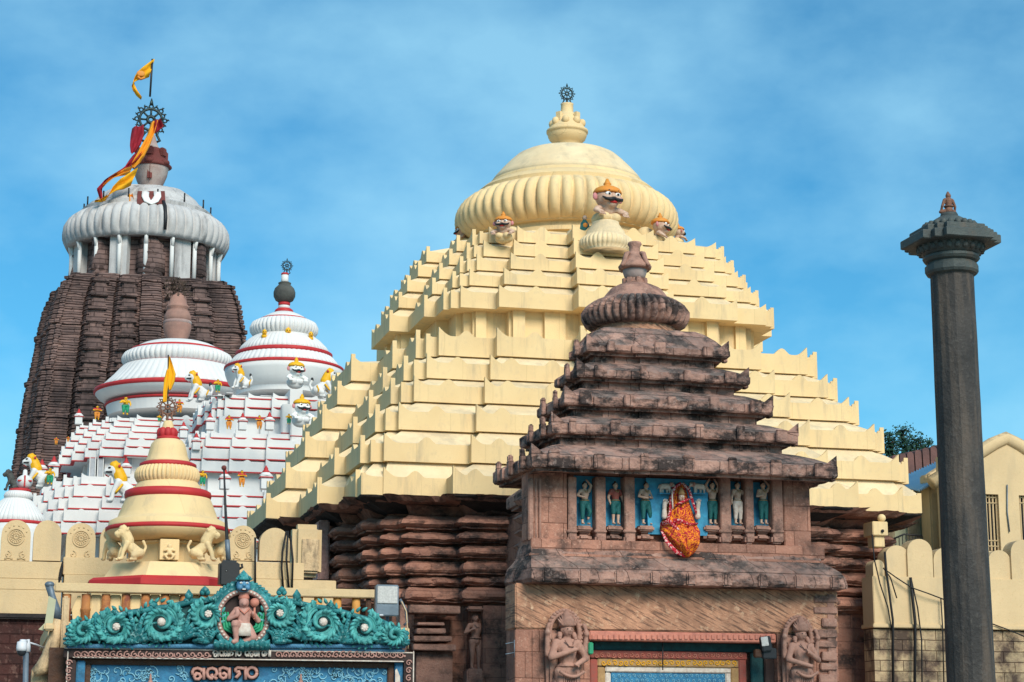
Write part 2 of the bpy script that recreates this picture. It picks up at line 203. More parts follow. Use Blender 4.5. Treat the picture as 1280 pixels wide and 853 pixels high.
# ------------------------------------------------------------ mesh building
class MB:
    def __init__(s): s.v = []; s.f = []; s.m = []; s.sm = []
    def add(s, vs, fs, mi=0, smooth=False):
        o = len(s.v); s.v.extend([tuple(map(float, p)) for p in vs])
        if isinstance(mi, int): mi = [mi] * len(fs)
        for f, k in zip(fs, mi): s.f.append([o + i for i in f]); s.m.append(k); s.sm.append(smooth)
        return s
    def box(s, c, d, rot=None, mi=0, bev=0.0):
        x, y, z = d[0] / 2, d[1] / 2, d[2] / 2; c = Vector(c)
        if bev <= 0:
            vs = [Vector((i * x, j * y, k * z)) for k in (-1, 1) for j in (-1, 1) for i in (-1, 1)]
            fs = [(0, 2, 3, 1), (4, 5, 7, 6), (0, 1, 5, 4), (2, 6, 7, 3), (0, 4, 6, 2), (1, 3, 7, 5)]
        else:
            bm = bmesh.new(); bmesh.ops.create_cube(bm, size=1); bmesh.ops.scale(bm, vec=d, verts=bm.verts)
            bmesh.ops.bevel(bm, geom=bm.edges[:] , offset=bev, segments=2, affect='EDGES'); vs = [v.co.copy() for v in bm.verts]; fs = [[v.index for v in f.verts] for f in bm.faces]; bm.free()
        if rot is not None: vs = [rot @ v for v in vs]
        return s.add([v + c for v in vs], fs, mi)
    def loft(s, rings, mis=0, cap0=False, cap1=False, closed=True, smooth=False):
        n = len(rings[0]); o = len(s.v); fs = []; ms = []
        vs = [p for r in rings for p in r]
        for k in range(len(rings) - 1):
            mk = mis if isinstance(mis, int) else mis[k]
            for i in range(n if closed else n - 1):
                j = (i + 1) % n; fs.append((k * n + i, k * n + j, (k + 1) * n + j, (k + 1) * n + i)); ms.append(mk)
        if cap0: fs.append(tuple(range(n))[::-1]); ms.append(mis if isinstance(mis, int) else mis[0])
        if cap1: fs.append(tuple((len(rings) - 1) * n + i for i in range(n))); ms.append(mis if isinstance(mis, int) else mis[-1])
        return s.add(vs, fs, ms, smooth)
    def lathe(s, c, prof, n=48, mis=0, ribs=None, smooth=True, rot=0.0, cap=True):
        # prof: (r, z[, ribdepth]); ribs: number of ribs
        rings = []
        for p in prof:
            r, z = p[0], p[1]; dep = p[2] if len(p) > 2 else 0
            ring = []
            for i in range(n):
                a = rot + 2 * math.pi * i / n; rr = r
                if dep and ribs: rr = r * (1 - dep * (1 - abs(math.sin(ribs * a / 2)) ** 0.55))
                ring.append((c[0] + rr * math.cos(a), c[1] + rr * math.sin(a), c[2] + z))
            rings.append(ring)
        return s.loft(rings, mis, cap, cap, True, smooth)
    def tube(s, pts, rad, n=6, mi=0, smooth=True, flat=None):
        pts = [Vector(p) for p in pts]; N = len(pts); rings = []; prev = None
        for i, p in enumerate(pts):
            t = (pts[min(i + 1, N - 1)] - pts[max(i - 1, 0)]); t = t.normalized() if t.length > 1e-9 else Vector((0, 0, 1))
            if prev is None: u = t.orthogonal().normalized() if abs(t.y) > 0.9 else (Vector((0, 1, 0)) - t * t.y).normalized()
            else: u = (prev - t * prev.dot(t)); u = u.normalized() if u.length > 1e-6 else t.orthogonal().normalized()
            prev = u; w = t.cross(u); r = rad[i] if isinstance(rad, (list, tuple)) else rad
            fu = flat or 1.0
            rings.append([p + (u * math.cos(2 * math.pi * k / n) * fu + w * math.sin(2 * math.pi * k / n)) * r for k in range(n)])
        return s.loft(rings, mi, True, True, True, smooth)
    def prism(s, poly, y0, y1, mi=0, smooth=False):     # poly of (x, z), CCW seen from the front (-Y)
        n = len(poly); vs = [(x, y0, z) for x, z in poly] + [(x, y1, z) for x, z in poly]
        fs = [tuple(range(n)), tuple(range(2 * n - 1, n - 1, -1))] + [(i, n + i, n + (i + 1) % n, (i + 1) % n) for i in range(n)]
        return s.add(vs, fs, mi, smooth)
    def ball(s, c, r, n=10, mi=0, rot=None):
        if not isinstance(r, (list, tuple)): r = (r, r, r)
        rings = []; c = Vector(c)
        for k in range(1, n):
            ph = math.pi * k / n
            ring = [Vector((r[0] * math.sin(ph) * math.cos(2 * math.pi * i / (2 * n)), r[1] * math.sin(ph) * math.sin(2 * math.pi * i / (2 * n)), -r[2] * math.cos(ph))) for i in range(2 * n)]
            if rot is not None: ring = [rot @ v for v in ring]
            rings.append([v + c for v in ring])
        return s.loft(rings, mi, True, True, True, True)
    def cap_(s, p, r0, q, r1, mi=0, n=10):
        p, q = Vector(p), Vector(q); s.ball(p, r0, max(5, n // 2), mi); s.ball(q, r1, max(5, n // 2), mi)
        t = q - p
        if t.length > 1e-6:
            u = t.orthogonal().normalized(); w = t.normalized().cross(u)
            s.loft([[pp + (u * math.cos(2 * math.pi * k / n) + w * math.sin(2 * math.pi * k / n)) * rr for k in range(n)] for pp, rr in ((p, r0), (q, r1))], mi, True, True, True, True)
        return s
    def jitter(s, amt, freq=3.0):
        for i, p in enumerate(s.v):
            v = mnoise.noise_vector(Vector(p) * freq) * amt + mnoise.noise_vector(Vector(p) * freq * 3.1) * amt * 0.4
            s.v[i] = (p[0] + v.x, p[1] + v.y, p[2] + v.z)
        return s
    def blocks(s, cx, cy, w, h, amt):
        for i, p in enumerate(s.v):
            k = (math.floor((p[0] + p[1]) / w + 0.5 * (math.floor(p[2] / h) % 2)), math.floor(p[2] / h)); r = (math.sin(k[0] * 12.9898 + k[1] * 78.233) * 43758.5453) % 1.0 - 0.5
            d = Vector((p[0] - cx, p[1] - cy, 0)).normalized() * r * amt; s.v[i] = (p[0] + d.x, p[1] + d.y, p[2] + r * amt * .12)
        return s
    def mesh(s, name, mats, off=(0, 0, 0)):
        me = bpy.data.meshes.new(name)
        me.from_pydata([(p[0] - off[0], p[1] - off[1], p[2] - off[2]) for p in s.v], [], s.f)
        if not isinstance(mats, (list, tuple)): mats = [mats]
        for m in mats: me.materials.append(M[m] if isinstance(m, str) else m)
        me.polygons.foreach_set('material_index', s.m); me.polygons.foreach_set('use_smooth', s.sm); me.update(); return me

def tag(o, label=None, cat=None, group=None, kind=None):
    if label: o['label'] = label
    if cat: o['category'] = cat
    if group: o['group'] = group
    if kind: o['kind'] = kind
    return o
def thing(name, loc, label, cat, group=None, rotz=0, scale=1):
    o = bpy.data.objects.new(name, None); COL.objects.link(o); o.empty_display_size = 0.3
    o.location = Vector([float(x) for x in loc]); o.rotation_euler = (0, 0, rotz); o.scale = (scale,) * 3
    return tag(o, label, cat, group)
def wloc(o):
    v = Vector(o.location)
    while o.parent: o = o.parent; v = v + Vector(o.location)
    return v
def part(name, mb, mats, parent, world=True, label=None, kind=None):
    # world=True: the mesh is given in world coordinates under unrotated parents
    off = wloc(parent) if world else (0, 0, 0)
    o = bpy.data.objects.new(name, mb.mesh(name, mats, off)); COL.objects.link(o); o.parent = parent
    if label: o['label'] = label
    if kind: o['kind'] = kind
    return o
def solo(name, mb, mats, base, label=None, cat=None, group=None, kind=None):
    base = Vector([float(x) for x in base]); o = bpy.data.objects.new(name, mb.mesh(name, mats, base)); COL.objects.link(o); o.location = base
    return tag(o, label, cat, group, kind)
def copy_tree(o, parent=None):
    c = o.copy(); COL.objects.link(c)
    if parent is not None: c.parent = parent
    for ch in list(o.children): copy_tree(ch, c)
    return c
def remesh(mb, voxel, smooth=2):
    me = mb.mesh('tmp', ['brown']); o = bpy.data.objects.new('tmp', me); COL.objects.link(o)
    m = o.modifiers.new('r', 'REMESH'); m.mode = 'VOXEL'; m.voxel_size = voxel; m.use_smooth_shade = True
    if smooth: s = o.modifiers.new('s', 'SMOOTH'); s.factor = 0.5; s.iterations = smooth
    bpy.context.view_layer.update(); dg = bpy.context.evaluated_depsgraph_get(); ev = o.evaluated_get(dg); e = ev.to_mesh()
    out = MB(); out.v = [tuple(v.co) for v in e.vertices]; out.f = [list(p.vertices) for p in e.polygons]; out.m = [0] * len(out.f); out.sm = [True] * len(out.f)
    ev.to_mesh_clear(); bpy.data.objects.remove(o); bpy.data.meshes.remove(me); return out

def outline(a, d, cx=0, cy=0, z=0):
    n = len(d); q = []
    for i in range(n - 1): q += [(a[i], -d[i]), (a[i], -d[i + 1])]
    q.append((d[-1], -d[-1]))
    for i in range(n - 2, -1, -1): q += [(d[i + 1], -a[i]), (d[i], -a[i])]
    out = []
    for k in range(4):
        for x, y in q:
            for _ in range(k): x, y = -y, x
            out.append((cx + x, cy + y, z))
    return out
def off(a, d, e): return [x + e for x in a], [x + e for x in d]
def dense(ring, step):
    out = []; n = len(ring)
    for i in range(n):
        p, q = Vector(ring[i]), Vector(ring[(i + 1) % n]); k = max(1, int(round((q - p).length / step)))
        out += [p.lerp(q, j / k) for j in range(k)]
    return out
def dense_rings(rings, step):      # same subdivision for all rings, taken from the longest
    n = len(rings[0]); ks = []
    for i in range(n):
        L = max((Vector(r[(i + 1) % n]) - Vector(r[i])).length for r in rings); ks.append(max(1, int(round(L / step))))
    out = []
    for r in rings:
        o = []
        for i in range(n):
            p, q = Vector(r[i]), Vector(r[(i + 1) % n]); o += [p.lerp(q, j / ks[i]) for j in range(ks[i])]
        out.append(o)
    return out
def parapet(mb, ring, z0, h, horn0, bump, th, mi=0, bw=0.5, proud=0.006, hw=0.45, pitch=2.2, mids=None, jit=0.0):
    n = len(ring)
    for i in range(n):
        p, q = Vector(ring[i]), Vector(ring[(i + 1) % n]); e = q - p; L = e.length
        if L < 0.04: continue
        horn = horn0 * (.35 if L < .85 else 1.0)
        t = e / L; nn = Vector((t.y, -t.x, 0))
        pp, qq = Vector(ring[i - 1]), Vector(ring[(i + 2) % n])
        c0 = (p - pp).cross(e).z > 0; c1 = e.cross(qq - q).z > 0
        k = max(2, int(L / 0.07)); hs = []
        nb = int(L / pitch) if L > 1.5 else 0
        cents = [L * (j + 0.5) / nb for j in range(nb)] if nb else []
        for j in range(k + 1):
            s_ = L * j / k; hh = 0
            w = min(hw, L * 0.6)
            if c0 and s_ < w: hh = max(hh, horn * (1 - s_ / w) ** 1.6)
            if c1 and L - s_ < w: hh = max(hh, horn * (1 - (L - s_) / w) ** 1.6)
            for c in cents:
                u = abs(s_ - c) / bw
                if u < 1: hh = max(hh, bump * (0.5 + 0.5 * math.cos(math.pi * u)) ** 0.7)
            hs.append(hh)
        vs = []
        for j in range(k + 1):
            b = p + t * (L * j / k) + nn * proud
            zt = z0 + h + hs[j] + (random.uniform(-jit, jit) if jit else 0)
            vs += [(b.x, b.y, z0 - 0.004), (b.x, b.y, zt), (b.x - nn.x * th, b.y - nn.y * th, zt), (b.x - nn.x * th, b.y - nn.y * th, z0 + h * 0.5)]
        fs = []
        for j in range(k):
            o = j * 4
            for a_, b_ in ((0, 1), (1, 2), (2, 3), (3, 0)): fs.append((o + a_, o + 4 + a_, o + 4 + b_, o + b_))
        fs += [(0, 1, 2, 3), (k * 4 + 3, k * 4 + 2, k * 4 + 1, k * 4)]
        mb.add(vs, fs, mi)
def pxprof(cx, Y, lst, refy=None):
    """(half width px, y px[, extra]) -> centre point and [(r, z, extra)]"""
    ry = refy if refy is not None else lst[len(lst) // 2][1]; X = un(cx, ry, Y)[0]; out = []
    for it in lst:
        p = un(cx, it[1], Y); out.append((it[0] * mpp(p), float(p[2])) + tuple(it[2:]))
    return (float(X), float(Y), 0.0), out
def spiral(c, r0, turns, a0, sgn=1, n=28, r1=0.06, y=0.0):
    out = []
    for i in range(n + 1):
        t = i / n; r = r0 * ((1 - t) ** 0.85 * (1 - r1) + r1); a = a0 + sgn * turns * 2 * math.pi * t
        out.append(Vector((c[0] + r * math.cos(a), c[1] - y * t, c[2] + r * math.sin(a))))
    return out
# ============================================================ THE SETTING
g = MB(); g.add([(-3000, -500, 0), (3000, -500, 0), (3000, 4000, 0), (-3000, 4000, 0)], [(0, 1, 2, 3)])
solo('ground', g, 'ground', (0, 0, 0), kind='structure')

def tiers_mesh(mb, X, Y, T, ztop, atop, dtop, step, mis, horn=0.28, bump=0.26, th=0.14, neck=0.14, line=None, slope=None, fasc=True, jit=0.0, bw=0.28, hw=0.4, pitch=1.3, necktop=0.0):
    """T: list of dict(a, d, z, h): each tier a fascia band over the next tier's recess. mis: (fascia, slope, soffit)."""
    for i, t in enumerate(T):
        a, d, z, h = t['a'], t['d'], t['z'], t['h']
        if i + 1 < len(T): na, nd, nz = T[i + 1]['a'], T[i + 1]['d'], T[i + 1]['z']
        else: na, nd, nz = atop, dtop, ztop
        ins = -neck if i + 1 < len(T) else 0
        L0 = off(a, d, -0.8 if i == 0 else -neck - 0.05)
        rings = [outline(*L0, X, Y, z), outline(a, d, X, Y, z), outline(a, d, X, Y, z + h), outline(*off(na, nd, ins * 1.0 - 0.02), X, Y, nz - necktop), outline(*off(na, nd, ins - 0.05), X, Y, nz + 0.01)]
        mm = [mis[2], mis[0], mis[1], mis[1]]
        if step: rings = dense_rings(rings, step)
        mb.loft(rings, mm)
        if fasc: parapet(mb, outline(a, d, X, Y, z), z, h, horn, bump, th, mis[0], bw=bw, hw=hw, pitch=pitch, jit=jit)

# ------------------------------------------------------------ the big cream stepped temple
YC = 66.0; XC = float(un(708, 190, YC)[0])
def yellow_temple():
    t = thing('stepped_temple', (XC, YC, 0), 'large cream painted stepped pyramid temple with ribbed dome, tallest thing in the middle', 'temple')
    # lower roof block
    d0 = [10.83, 10.2, 9.58, 9.02, 8.52, 8.06]; dc = [8.95, 8.62, 8.08, 7.5, 7.0, 6.52]; z = [9.42, 10.45, 11.5, 12.48, 13.32, 14.15]; a1 = [6.9, 5.7, 5.4, 5.0, 4.7, 4.4]
    T = []
    for i in range(6):
        D0, DC = d0[i], dc[i]; D1 = D0 - (1.0 if i < 5 else 0.9)
        if i == 0: a = [2.4, 6.4, 8.3]; d = [D0, D1, 9.0, 8.95]
        else: a = [2.35 - 0.08 * i, a1[i], DC - 0.35]; d = [D0, D1, DC + 0.25, DC]
        T.append(dict(a=a, d=d, z=z[i], h=[.54, .55, .55, .52, .50, .62][i]))
    NA, ND = [1.25, 3.6, 4.7], [6.25, 5.55, 5.15, 4.95]
    lower = MB(); tiers_mesh(lower, XC, YC, T, 15.05, NA, ND, None, (0, 1, 0), bump=.2)
    part('lower_roof', lower, ['cream', 'cream_top'], t)
    # neck between the two roof blocks, with pilasters on its facets
    nk = MB(); nk.loft([outline(NA, ND, XC, YC, 14.6), outline(NA, ND, XC, YC, 16.1)])
    for s in (-1, 1):
        for xx in (3.3, 2.1): nk.box((XC + s * xx, YC - 5.57, 15.41), (0.7 if xx == 2.1 else 0.4, 0.3, 1.25))
        nk.box((XC + s * 4.45, YC - 5.1, 15.41), (0.35, 0.36, 1.24))
        nk.box((XC + s * 1.0, YC - 6.27, 15.4), (0.45, 0.2, 1.3))
        nk.box((XC - 6.27, YC + s * 0.9, 15.4), (0.2, 0.45, 1.3))
    part('neck_wall', nk, 'cream', t)
    U = []; zz = [15.98, 16.82, 17.42, 17.98, 18.52]; dd = [6.72, 6.4, 6.1, 5.72, 5.42]; cc = [5.5, 5.12, 4.8, 4.5, 4.25]; aa = [4.05, 3.8, 3.5, 3.3, 3.1]
    for i in range(5):
        U.append(dict(a=[1.6 - 0.05 * i, aa[i], cc[i] - 0.28], d=[dd[i], dd[i] - 0.66, cc[i] + 0.18, cc[i]], z=zz[i], h=0.52 if i == 0 else 0.34))
    upper = MB(); tiers_mesh(upper, XC, YC, U, 19.15, [1.2, 2.4, 3.2], [4.4, 4.0, 3.6, 3.5], None, (0, 1, 0), horn=0.2, bump=0.22, th=0.12, neck=0.12)
    upper.loft([outline([1.2, 2.4, 3.2], [4.4, 4.0, 3.6, 3.5], XC, YC, 19.1), outline([1.2, 2.4, 3.2], [4.4, 4.0, 3.6, 3.5], XC, YC, 19.16)], 0, False, True)
    part('upper_roof', upper, ['cream', 'cream_top'], t)
    # drum, amalaka, dome, finial pot, wheel
    c, pr = pxprof(708, YC, [(112, 340), (112, 318), (117, 317), (117, 312), (112, 311), (112, 306), (119, 305), (119, 300)], 280)
    dr = MB(); dr.lathe(c, pr, 72, smooth=False); part('drum', dr, 'cream', t)
    c, pr = pxprof(708, YC, [(112, 306, 0), (124, 303, .03), (133, 297, .055), (138.5, 289, .065), (140, 280, .07), (138.5, 271, .07), (133, 262, .06), (124, 255, .05), (113, 251, .02), (108, 250, 0)], 280)
    am = MB(); am.lathe(c, pr, 56 * 8, ribs=56); part('ribbed_disc', am, 'cream', t)
    c, pr = pxprof(708, YC, [(112, 252), (113, 247), (107, 242), (99, 238), (98, 235), (97, 234)], 240)
    co = MB(); co.lathe(c, pr, 96, smooth=False); part('collar', co, 'cream', t)
    c, pr = pxprof(708, YC, [(98, 236), (91, 226), (82, 216), (72, 206), (64, 199), (57, 195.5), (47, 192.5), (35, 190.6), (18, 190), (5, 190)], 210)
    dm = MB(); dm.lathe(c, pr, 96); part('dome', dm, 'cream_top', t)
    c, pr = pxprof(709, YC, [(16, 191), (15, 186), (13.5, 184), (13, 183), (18, 179), (22.5, 175), (24.5, 170), (24.5, 167.5), (26, 167), (26, 164), (24, 163), (21, 159), (18, 155), (15, 151), (12.5, 146), (9, 142), (8, 141), (7.6, 132), (8.2, 130.5), (2, 130)], 160)
    pt = MB(); pt.lathe(c, pr, 40)
    for k in range(8):
        a_ = k * math.pi / 4 + 0.4; s = mpp(un(709, 160, YC)); z0 = pr[11][1]
        pt.box((c[0] + 21 * s * math.cos(a_), c[1] + 21 * s * math.sin(a_), pr[9][1] - 0.1), (0.16, 0.16, 0.30), Matrix.Rotation(a_, 3, 'Z'))
        pt.ball((c[0] + 18.5 * s * math.cos(a_), c[1] + 18.5 * s * math.sin(a_), pr[12][1]), (0.14, 0.14, 0.16), 6)
    for k in range(4):
        a_ = k * math.pi / 2 + 0.6; pt.box((c[0] + 16 * s * math.cos(a_), c[1] + 16 * s * math.sin(a_), pr[13][1] + 0.05), (0.12, 0.2, 0.34), Matrix.Rotation(a_, 3, 'Z'))
    pt.box((c[0], c[1], pr[1][1] + 0.02), (0.9, 0.5, 0.2)); 
    pot = part('finial_pot', pt, 'cream', t)
    wheel_emblem(t, (c[0], c[1], pr[18][1]), 0.27, 'verdigris', lean=1.3)
    # brown stone base with rounded string courses under the eave
    wl = MB(); AW, DW = [2.0, 5.6, 7.2], [9.4, 8.75, 8.2, 7.75]
    def course(z0, z1, bul, prv=None):
        h = z1 - z0
        return [outline(*off(AW, DW, bul * k_), XC, YC, z0 + h * f_) for k_, f_ in ((.1, 0), (.62, .02), (.62, .16), (.80, .18), (1.0, .34), (1.0, .52), (.82, .74), (.50, .86), (.42, .96), (.0, 1.0))]
    zt = lambda py: float(un(560, py, YC - 8.3)[2])
    rings = [outline(AW, DW, XC, YC, 0), outline(AW, DW, XC, YC, zt(756))]
    for (y0, y1, b) in [(754, 735, .36), (733, 722, .26), (720, 703, .30), (700, 684, .42), (681, 667, .46), (664, 646, .50)]: rings += course(zt(y0), zt(y1), b)
    rings += [outline(*off(AW, DW, .12), XC, YC, zt(644)), outline(*off(AW, DW, .35), XC, YC, zt(634)), outline(*off(AW, DW, .75), XC, YC, zt(632)), outline(*off(AW, DW, .85), XC, YC, 9.25), outline(*off(AW, DW, 1.1), XC, YC, 9.41)]
    rr = dense_rings(rings, 0.13); wl.loft(rr, 0); wl.blocks(XC, YC, .55, .31, .17); wl.jitter(0.028, 4)
    part('string_course_wall', wl, 'brown', t)
    # black damp lip under the eave
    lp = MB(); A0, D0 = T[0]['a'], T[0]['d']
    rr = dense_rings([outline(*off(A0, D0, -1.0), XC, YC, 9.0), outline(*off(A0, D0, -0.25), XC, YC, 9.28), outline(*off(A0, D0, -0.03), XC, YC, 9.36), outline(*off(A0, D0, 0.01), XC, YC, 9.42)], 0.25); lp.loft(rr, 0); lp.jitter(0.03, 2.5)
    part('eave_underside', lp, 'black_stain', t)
    # pilasters, niche and carved figure on the wall's lower part
    yw = YC - 8.75
    def P(px, py, Y): v = un(px, py, Y); return v
    pl = MB()
    def pbox(mb, x0, y0, x1, y1, Yf, dep, mi=0, bev=0.02):
        a_, b_ = un(x0, (y0 + y1) / 2, Yf), un(x1, (y0 + y1) / 2, Yf); zt_, zb = un((x0 + x1) / 2, y0, Yf)[2], un((x0 + x1) / 2, y1, Yf)[2]
        mb.box(((a_[0] + b_[0]) / 2, Yf + dep / 2, (zt_ + zb) / 2), (b_[0] - a_[0], dep, zt_ - zb), None, mi, bev)
    globals()['pbox'] = pbox
    yf = YC - 9.0
    for bx in [(500, 756, 508, 870), (512, 757, 576, 767), (521, 758, 530, 771), (550, 758, 559, 771), (523, 778, 556, 782), (521, 786, 558, 792), (518, 795, 565, 802), (517, 805, 570, 813), (520, 815, 566, 870), (524, 818, 532, 870), (558, 816, 564, 870)]:
        dp = 0.25 + (0.28 if bx[3] - bx[1] < 12 else 0.0); pbox(pl, *bx, yf - dp + 0.25, dp + 0.3)
    pl.jitter(0.03, 4); part('pilaster', pl, 'brown_plain', t)
    rf = MB(); pbox(rf, 604, 757, 634, 880, yf - 0.05, 0.5); rf.jitter(0.02, 3); part('pilaster', rf, 'brown', t)
    # blotched cream panel beside the brown wall
    cp = MB(); pbox(cp, 366, 655, 403, 721, YC - 9.2, .6, 0, 0.15); cp = MB().add(cp.v, cp.f); part('plaster_panel', cp, 'cream_wall', t)
    bt = MB(); pbox(bt, 375, 672, 400, 716, YC - 9.26, 0.2, 0, 0.06); bt.jitter(0.05, 3); part('plaster_patch', bt, 'cream_old', t)
    cq = MB(); pbox(cq, 398, 650, 412, 726, YC - 4.9, 1.0, 0, 0.05); part('plaster_panel', cq, 'pinkstone', t)
    return t

def wheel_emblem(parent, base, r, m, lean=1.0, name='wheel_emblem', spokes=8, stand=True):
    """openwork metal wheel on a stand: hub, rim, spokes and flame tips; its plane faces the viewer"""
    x, y, z = base; cz = z + r * 1.5; w = MB(); th = r * 0.09
    def circ(rr, n=24): return [Vector((x + rr * math.cos(2 * math.pi * k / n), y, cz + rr * math.sin(2 * math.pi * k / n))) for k in range(n + 1)]
    w.tube(circ(r * 0.72), th, 6); w.tube(circ(r * 0.22, 12), th * 1.3, 6)
    for k in range(spokes):
        a_ = 2 * math.pi * k / spokes; w.tube([Vector((x + rr * math.cos(a_), y, cz + rr * math.sin(a_))) for rr in (r * .2, r * .72)], th * 0.8, 5)
        aa = a_ + math.pi / spokes
        for bb, sz in ((a_, 1.0), (aa, 0.9)):
            px_, pz_ = x + r * 0.9 * sz * math.cos(bb), cz + r * 0.9 * sz * math.sin(bb); q = [Vector((px_ + r * .13 * math.cos(2 * math.pi * j / 8), y, pz_ + r * .13 * math.sin(2 * math.pi * j / 8))) for j in range(9)]
            w.tube(q, th * 0.6, 5)
            w.tube([Vector((x + rr * math.cos(bb + s), y, cz + rr * math.sin(bb + s))) for rr, s in ((r * 1.0 * sz, 0), (r * 1.12 * sz, .06), (r * 1.2 * sz, .0))], [th, th * .7, th * .2], 5)
    w.tube([Vector((x, y, cz + r * s)) for s in (1.0, 1.2, 1.45)], [th * 1.6, th * 1.2, th * .3], 6)
    if stand:
        for s in (-1, 1): w.tube([Vector((x + s * r * k, y, z + r * h)) for k, h in ((.55, 1.0), (.42, .5), (.62, .12), (.35, 0))], th * 1.1, 5)
        w.tube([Vector((x, y, z - 0.02)), Vector((x, y, z + r * .8))], th * 1.6, 6)
    part(name, w, m, parent)
yellow = yellow_temple()

# ------------------------------------------------------------ the brown gate shrine
YG = 49.3; XG = float(un(793, 395, YG)[0])
def fold_back(mb, narrow=0.62):
    # the wide front half of the shrine ends at its middle; a narrower rear half joins it to the big temple
    b = MB(); b.v = [(XG + (p[0] - XG) * narrow, YG + (p[1] - YG) * 1.05 if p[1] > YG else YG, p[2] - 0.012) for p in mb.v]; b.f = mb.f; b.m = mb.m; b.sm = mb.sm
    yk = YG - .7
    mb.v = [(p[0], p[1] if p[1] < yk else yk + (p[1] - yk) * 0.03, p[2]) for p in mb.v]
    keep = [k for k, f in enumerate(b.f) if max(b.v[i][1] for i in f) > YG + 1e-4]
    mb.add(b.v, [b.f[k] for k in keep], 0); return mb
def gate():
    t = thing('gate_shrine', (XG, YG, 0), 'brown sandstone gate shrine with five stone slab roof tiers in front of the cream pyramid', 'shrine')
    # tiers from the right front corners
    T = []
    for (pxl, pxr, pyb, fh) in [(661, 1047.5, 594, .42), (690, 1003, 551, .37), (703, 968.5, 515, .35), (717, 937, 479, .33), (725, 907.5, 446, .31)]:
        # half width from the two front corners; depth is the same (square plan)
        d = 3.0
        for _ in range(20): Yf = YG - d; w = un(pxr, pyb, Yf)[0] - un(pxl, pyb, Yf)[0]; d = w / 2
        zc = float(un((pxl + pxr) / 2, pyb, YG - d)[2])
        T.append(dict(a=[d * 0.38, d * 0.72], d=[d + 0.06, d, d - 0.04], z=zc, h=fh))
    globals()['GATE_T'] = T
    c, pr = pxprof(794, YG, [(52, 424), (50, 416), (49, 410), (48, 404)], 400)
    ztop = pr[0][1] 
    for i, q in enumerate(T):
        mb = MB(); nx = T[i + 1] if i + 1 < 5 else None; a, d, z, h = q['a'], q['d'], q['z'], q['h']
        if nx: na, nd, nz = nx['a'], nx['d'], nx['z']
        else: na, nd, nz = [.4, .8], [1.32, 1.28, 1.24], ztop + 0.0
        up = z + h; nk = -0.32 if nx else 0
        zr = nz - (0.15 if nx else 0)
        rings = [outline(*off(a, d, -0.6), X_, YG, z + 0.05) for X_ in (XG,)] + [outline(*off(a, d, -0.16), XG, YG, z - 0.0), outline(*off(a, d, -0.16), XG, YG, z + 0.07), outline(*off(a, d, -0.03), XG, YG, z + 0.075), outline(*off(a, d, 0), XG, YG, z + 0.12), outline(*off(a, d, 0), XG, YG, up - 0.06), outline(*off(a, d, -0.08), XG, YG, up)]
        e0, e1 = -0.08, (nd[1] + nk) - d[1]
        for f, zf in ((.35, .45), (.7, .8), (1, 1)):
            # blend towards the neck below the next slab
            A = [(1 - f) * (x - 0.08) + f * (y + nk) for x, y in zip(a, na)]; D = [(1 - f) * (x - 0.08) + f * (y + nk) for x, y in zip(d, nd)]
            rings.append(outline(A, D, XG, YG, up + (zr - up) * zf))
        if nx: rings.append(outline(*off(na, nd, nk), XG, YG, nz + 0.1))
        rr = dense_rings(rings, 0.11); mb.loft(rr, 0, False, not nx); mb.blocks(XG, YG, .47, .5, .05); mb.jitter(0.014, 6); fold_back(mb)
        pr_t = part('roof_slab', mb, 'brown_roof', t)
        # corner horns and small upright crests along each edge, blocks carved on the face
        dd = d[2]
        for sx in (-1, 1):
            for sy in (-1,):
                hn = MB(); hn.add([(XG + sx * dd, YG + sy * dd, up + 0.22), (XG + sx * (dd - .34), YG + sy * dd, up - .04), (XG + sx * dd, YG + sy * (dd - .34), up - .04), (XG + sx * dd, YG + sy * dd, up - .12), (XG + sx * (dd - .22), YG + sy * (dd - .22), up - .02)], [(0, 1, 3), (0, 3, 2), (0, 4, 1), (0, 2, 4), (1, 4, 3), (2, 3, 4)]); hn.jitter(.012, 5); part('corner_horn', hn, 'brown_roof', t)
        rng = random.Random(i)
        nb = 7 - i
        for k in range(nb):
            u = -d[1] + (2 * d[1]) * (k + 0.5) / nb
            for side in range(3):
                if side and u > -0.75: continue
                w = rng.uniform(.16, .3); hh = rng.uniform(.8, 1.0) * h; ctr = {0: (XG + u, YG - d[1] - 0.05), 1: (XG - d[1] - .05, YG + u), 2: (XG + d[1] + .05, YG + u)}[side]
                sz = (w, .12, hh) if side == 0 else (.12, w, hh); hn = MB(); hn.box((ctr[0], ctr[1], z + 0.1 + hh / 2 - 0.03), sz, None, 0, 0.02)
                if side and k % 1 == 0: hn.box((ctr[0], ctr[1], up + .06), (.12, w * .7, .22), None, 0, .03)
                hn.jitter(.015, 5); part('crest', hn, 'brown_roof', t)
    dr = MB(); dr.lathe(c, pr, 48, smooth=False); part('drum', dr, 'lintel', t)
    c, pr = pxprof(794, YG, [(48, 413, 0), (57, 412, .08), (64, 408, .12), (68, 400, .15), (68, 393, .16), (63, 386, .15), (54, 380, .13), (46, 377, .05), (40, 376, 0)], 396)
    am = MB(); am.lathe(c, pr, 40 * 8, ribs=40); am.jitter(.012, 4); part('ribbed_disc', am, 'brown_roof', t)
    c, pr = pxprof(794, YG, [(47, 380), (44, 376), (40, 373), (37, 369), (32, 363), (22, 358), (10, 356)], 366)
    dm = MB(); dm.lathe(c, pr, 48); dm.jitter(.012, 3); part('dome', dm, 'brown_plain', t)
    c, pr = pxprof(793.5, YG, [(18, 357), (13, 353), (11, 350), (11, 349)], 350)
    bs = MB(); bs.lathe(c, pr, 16)
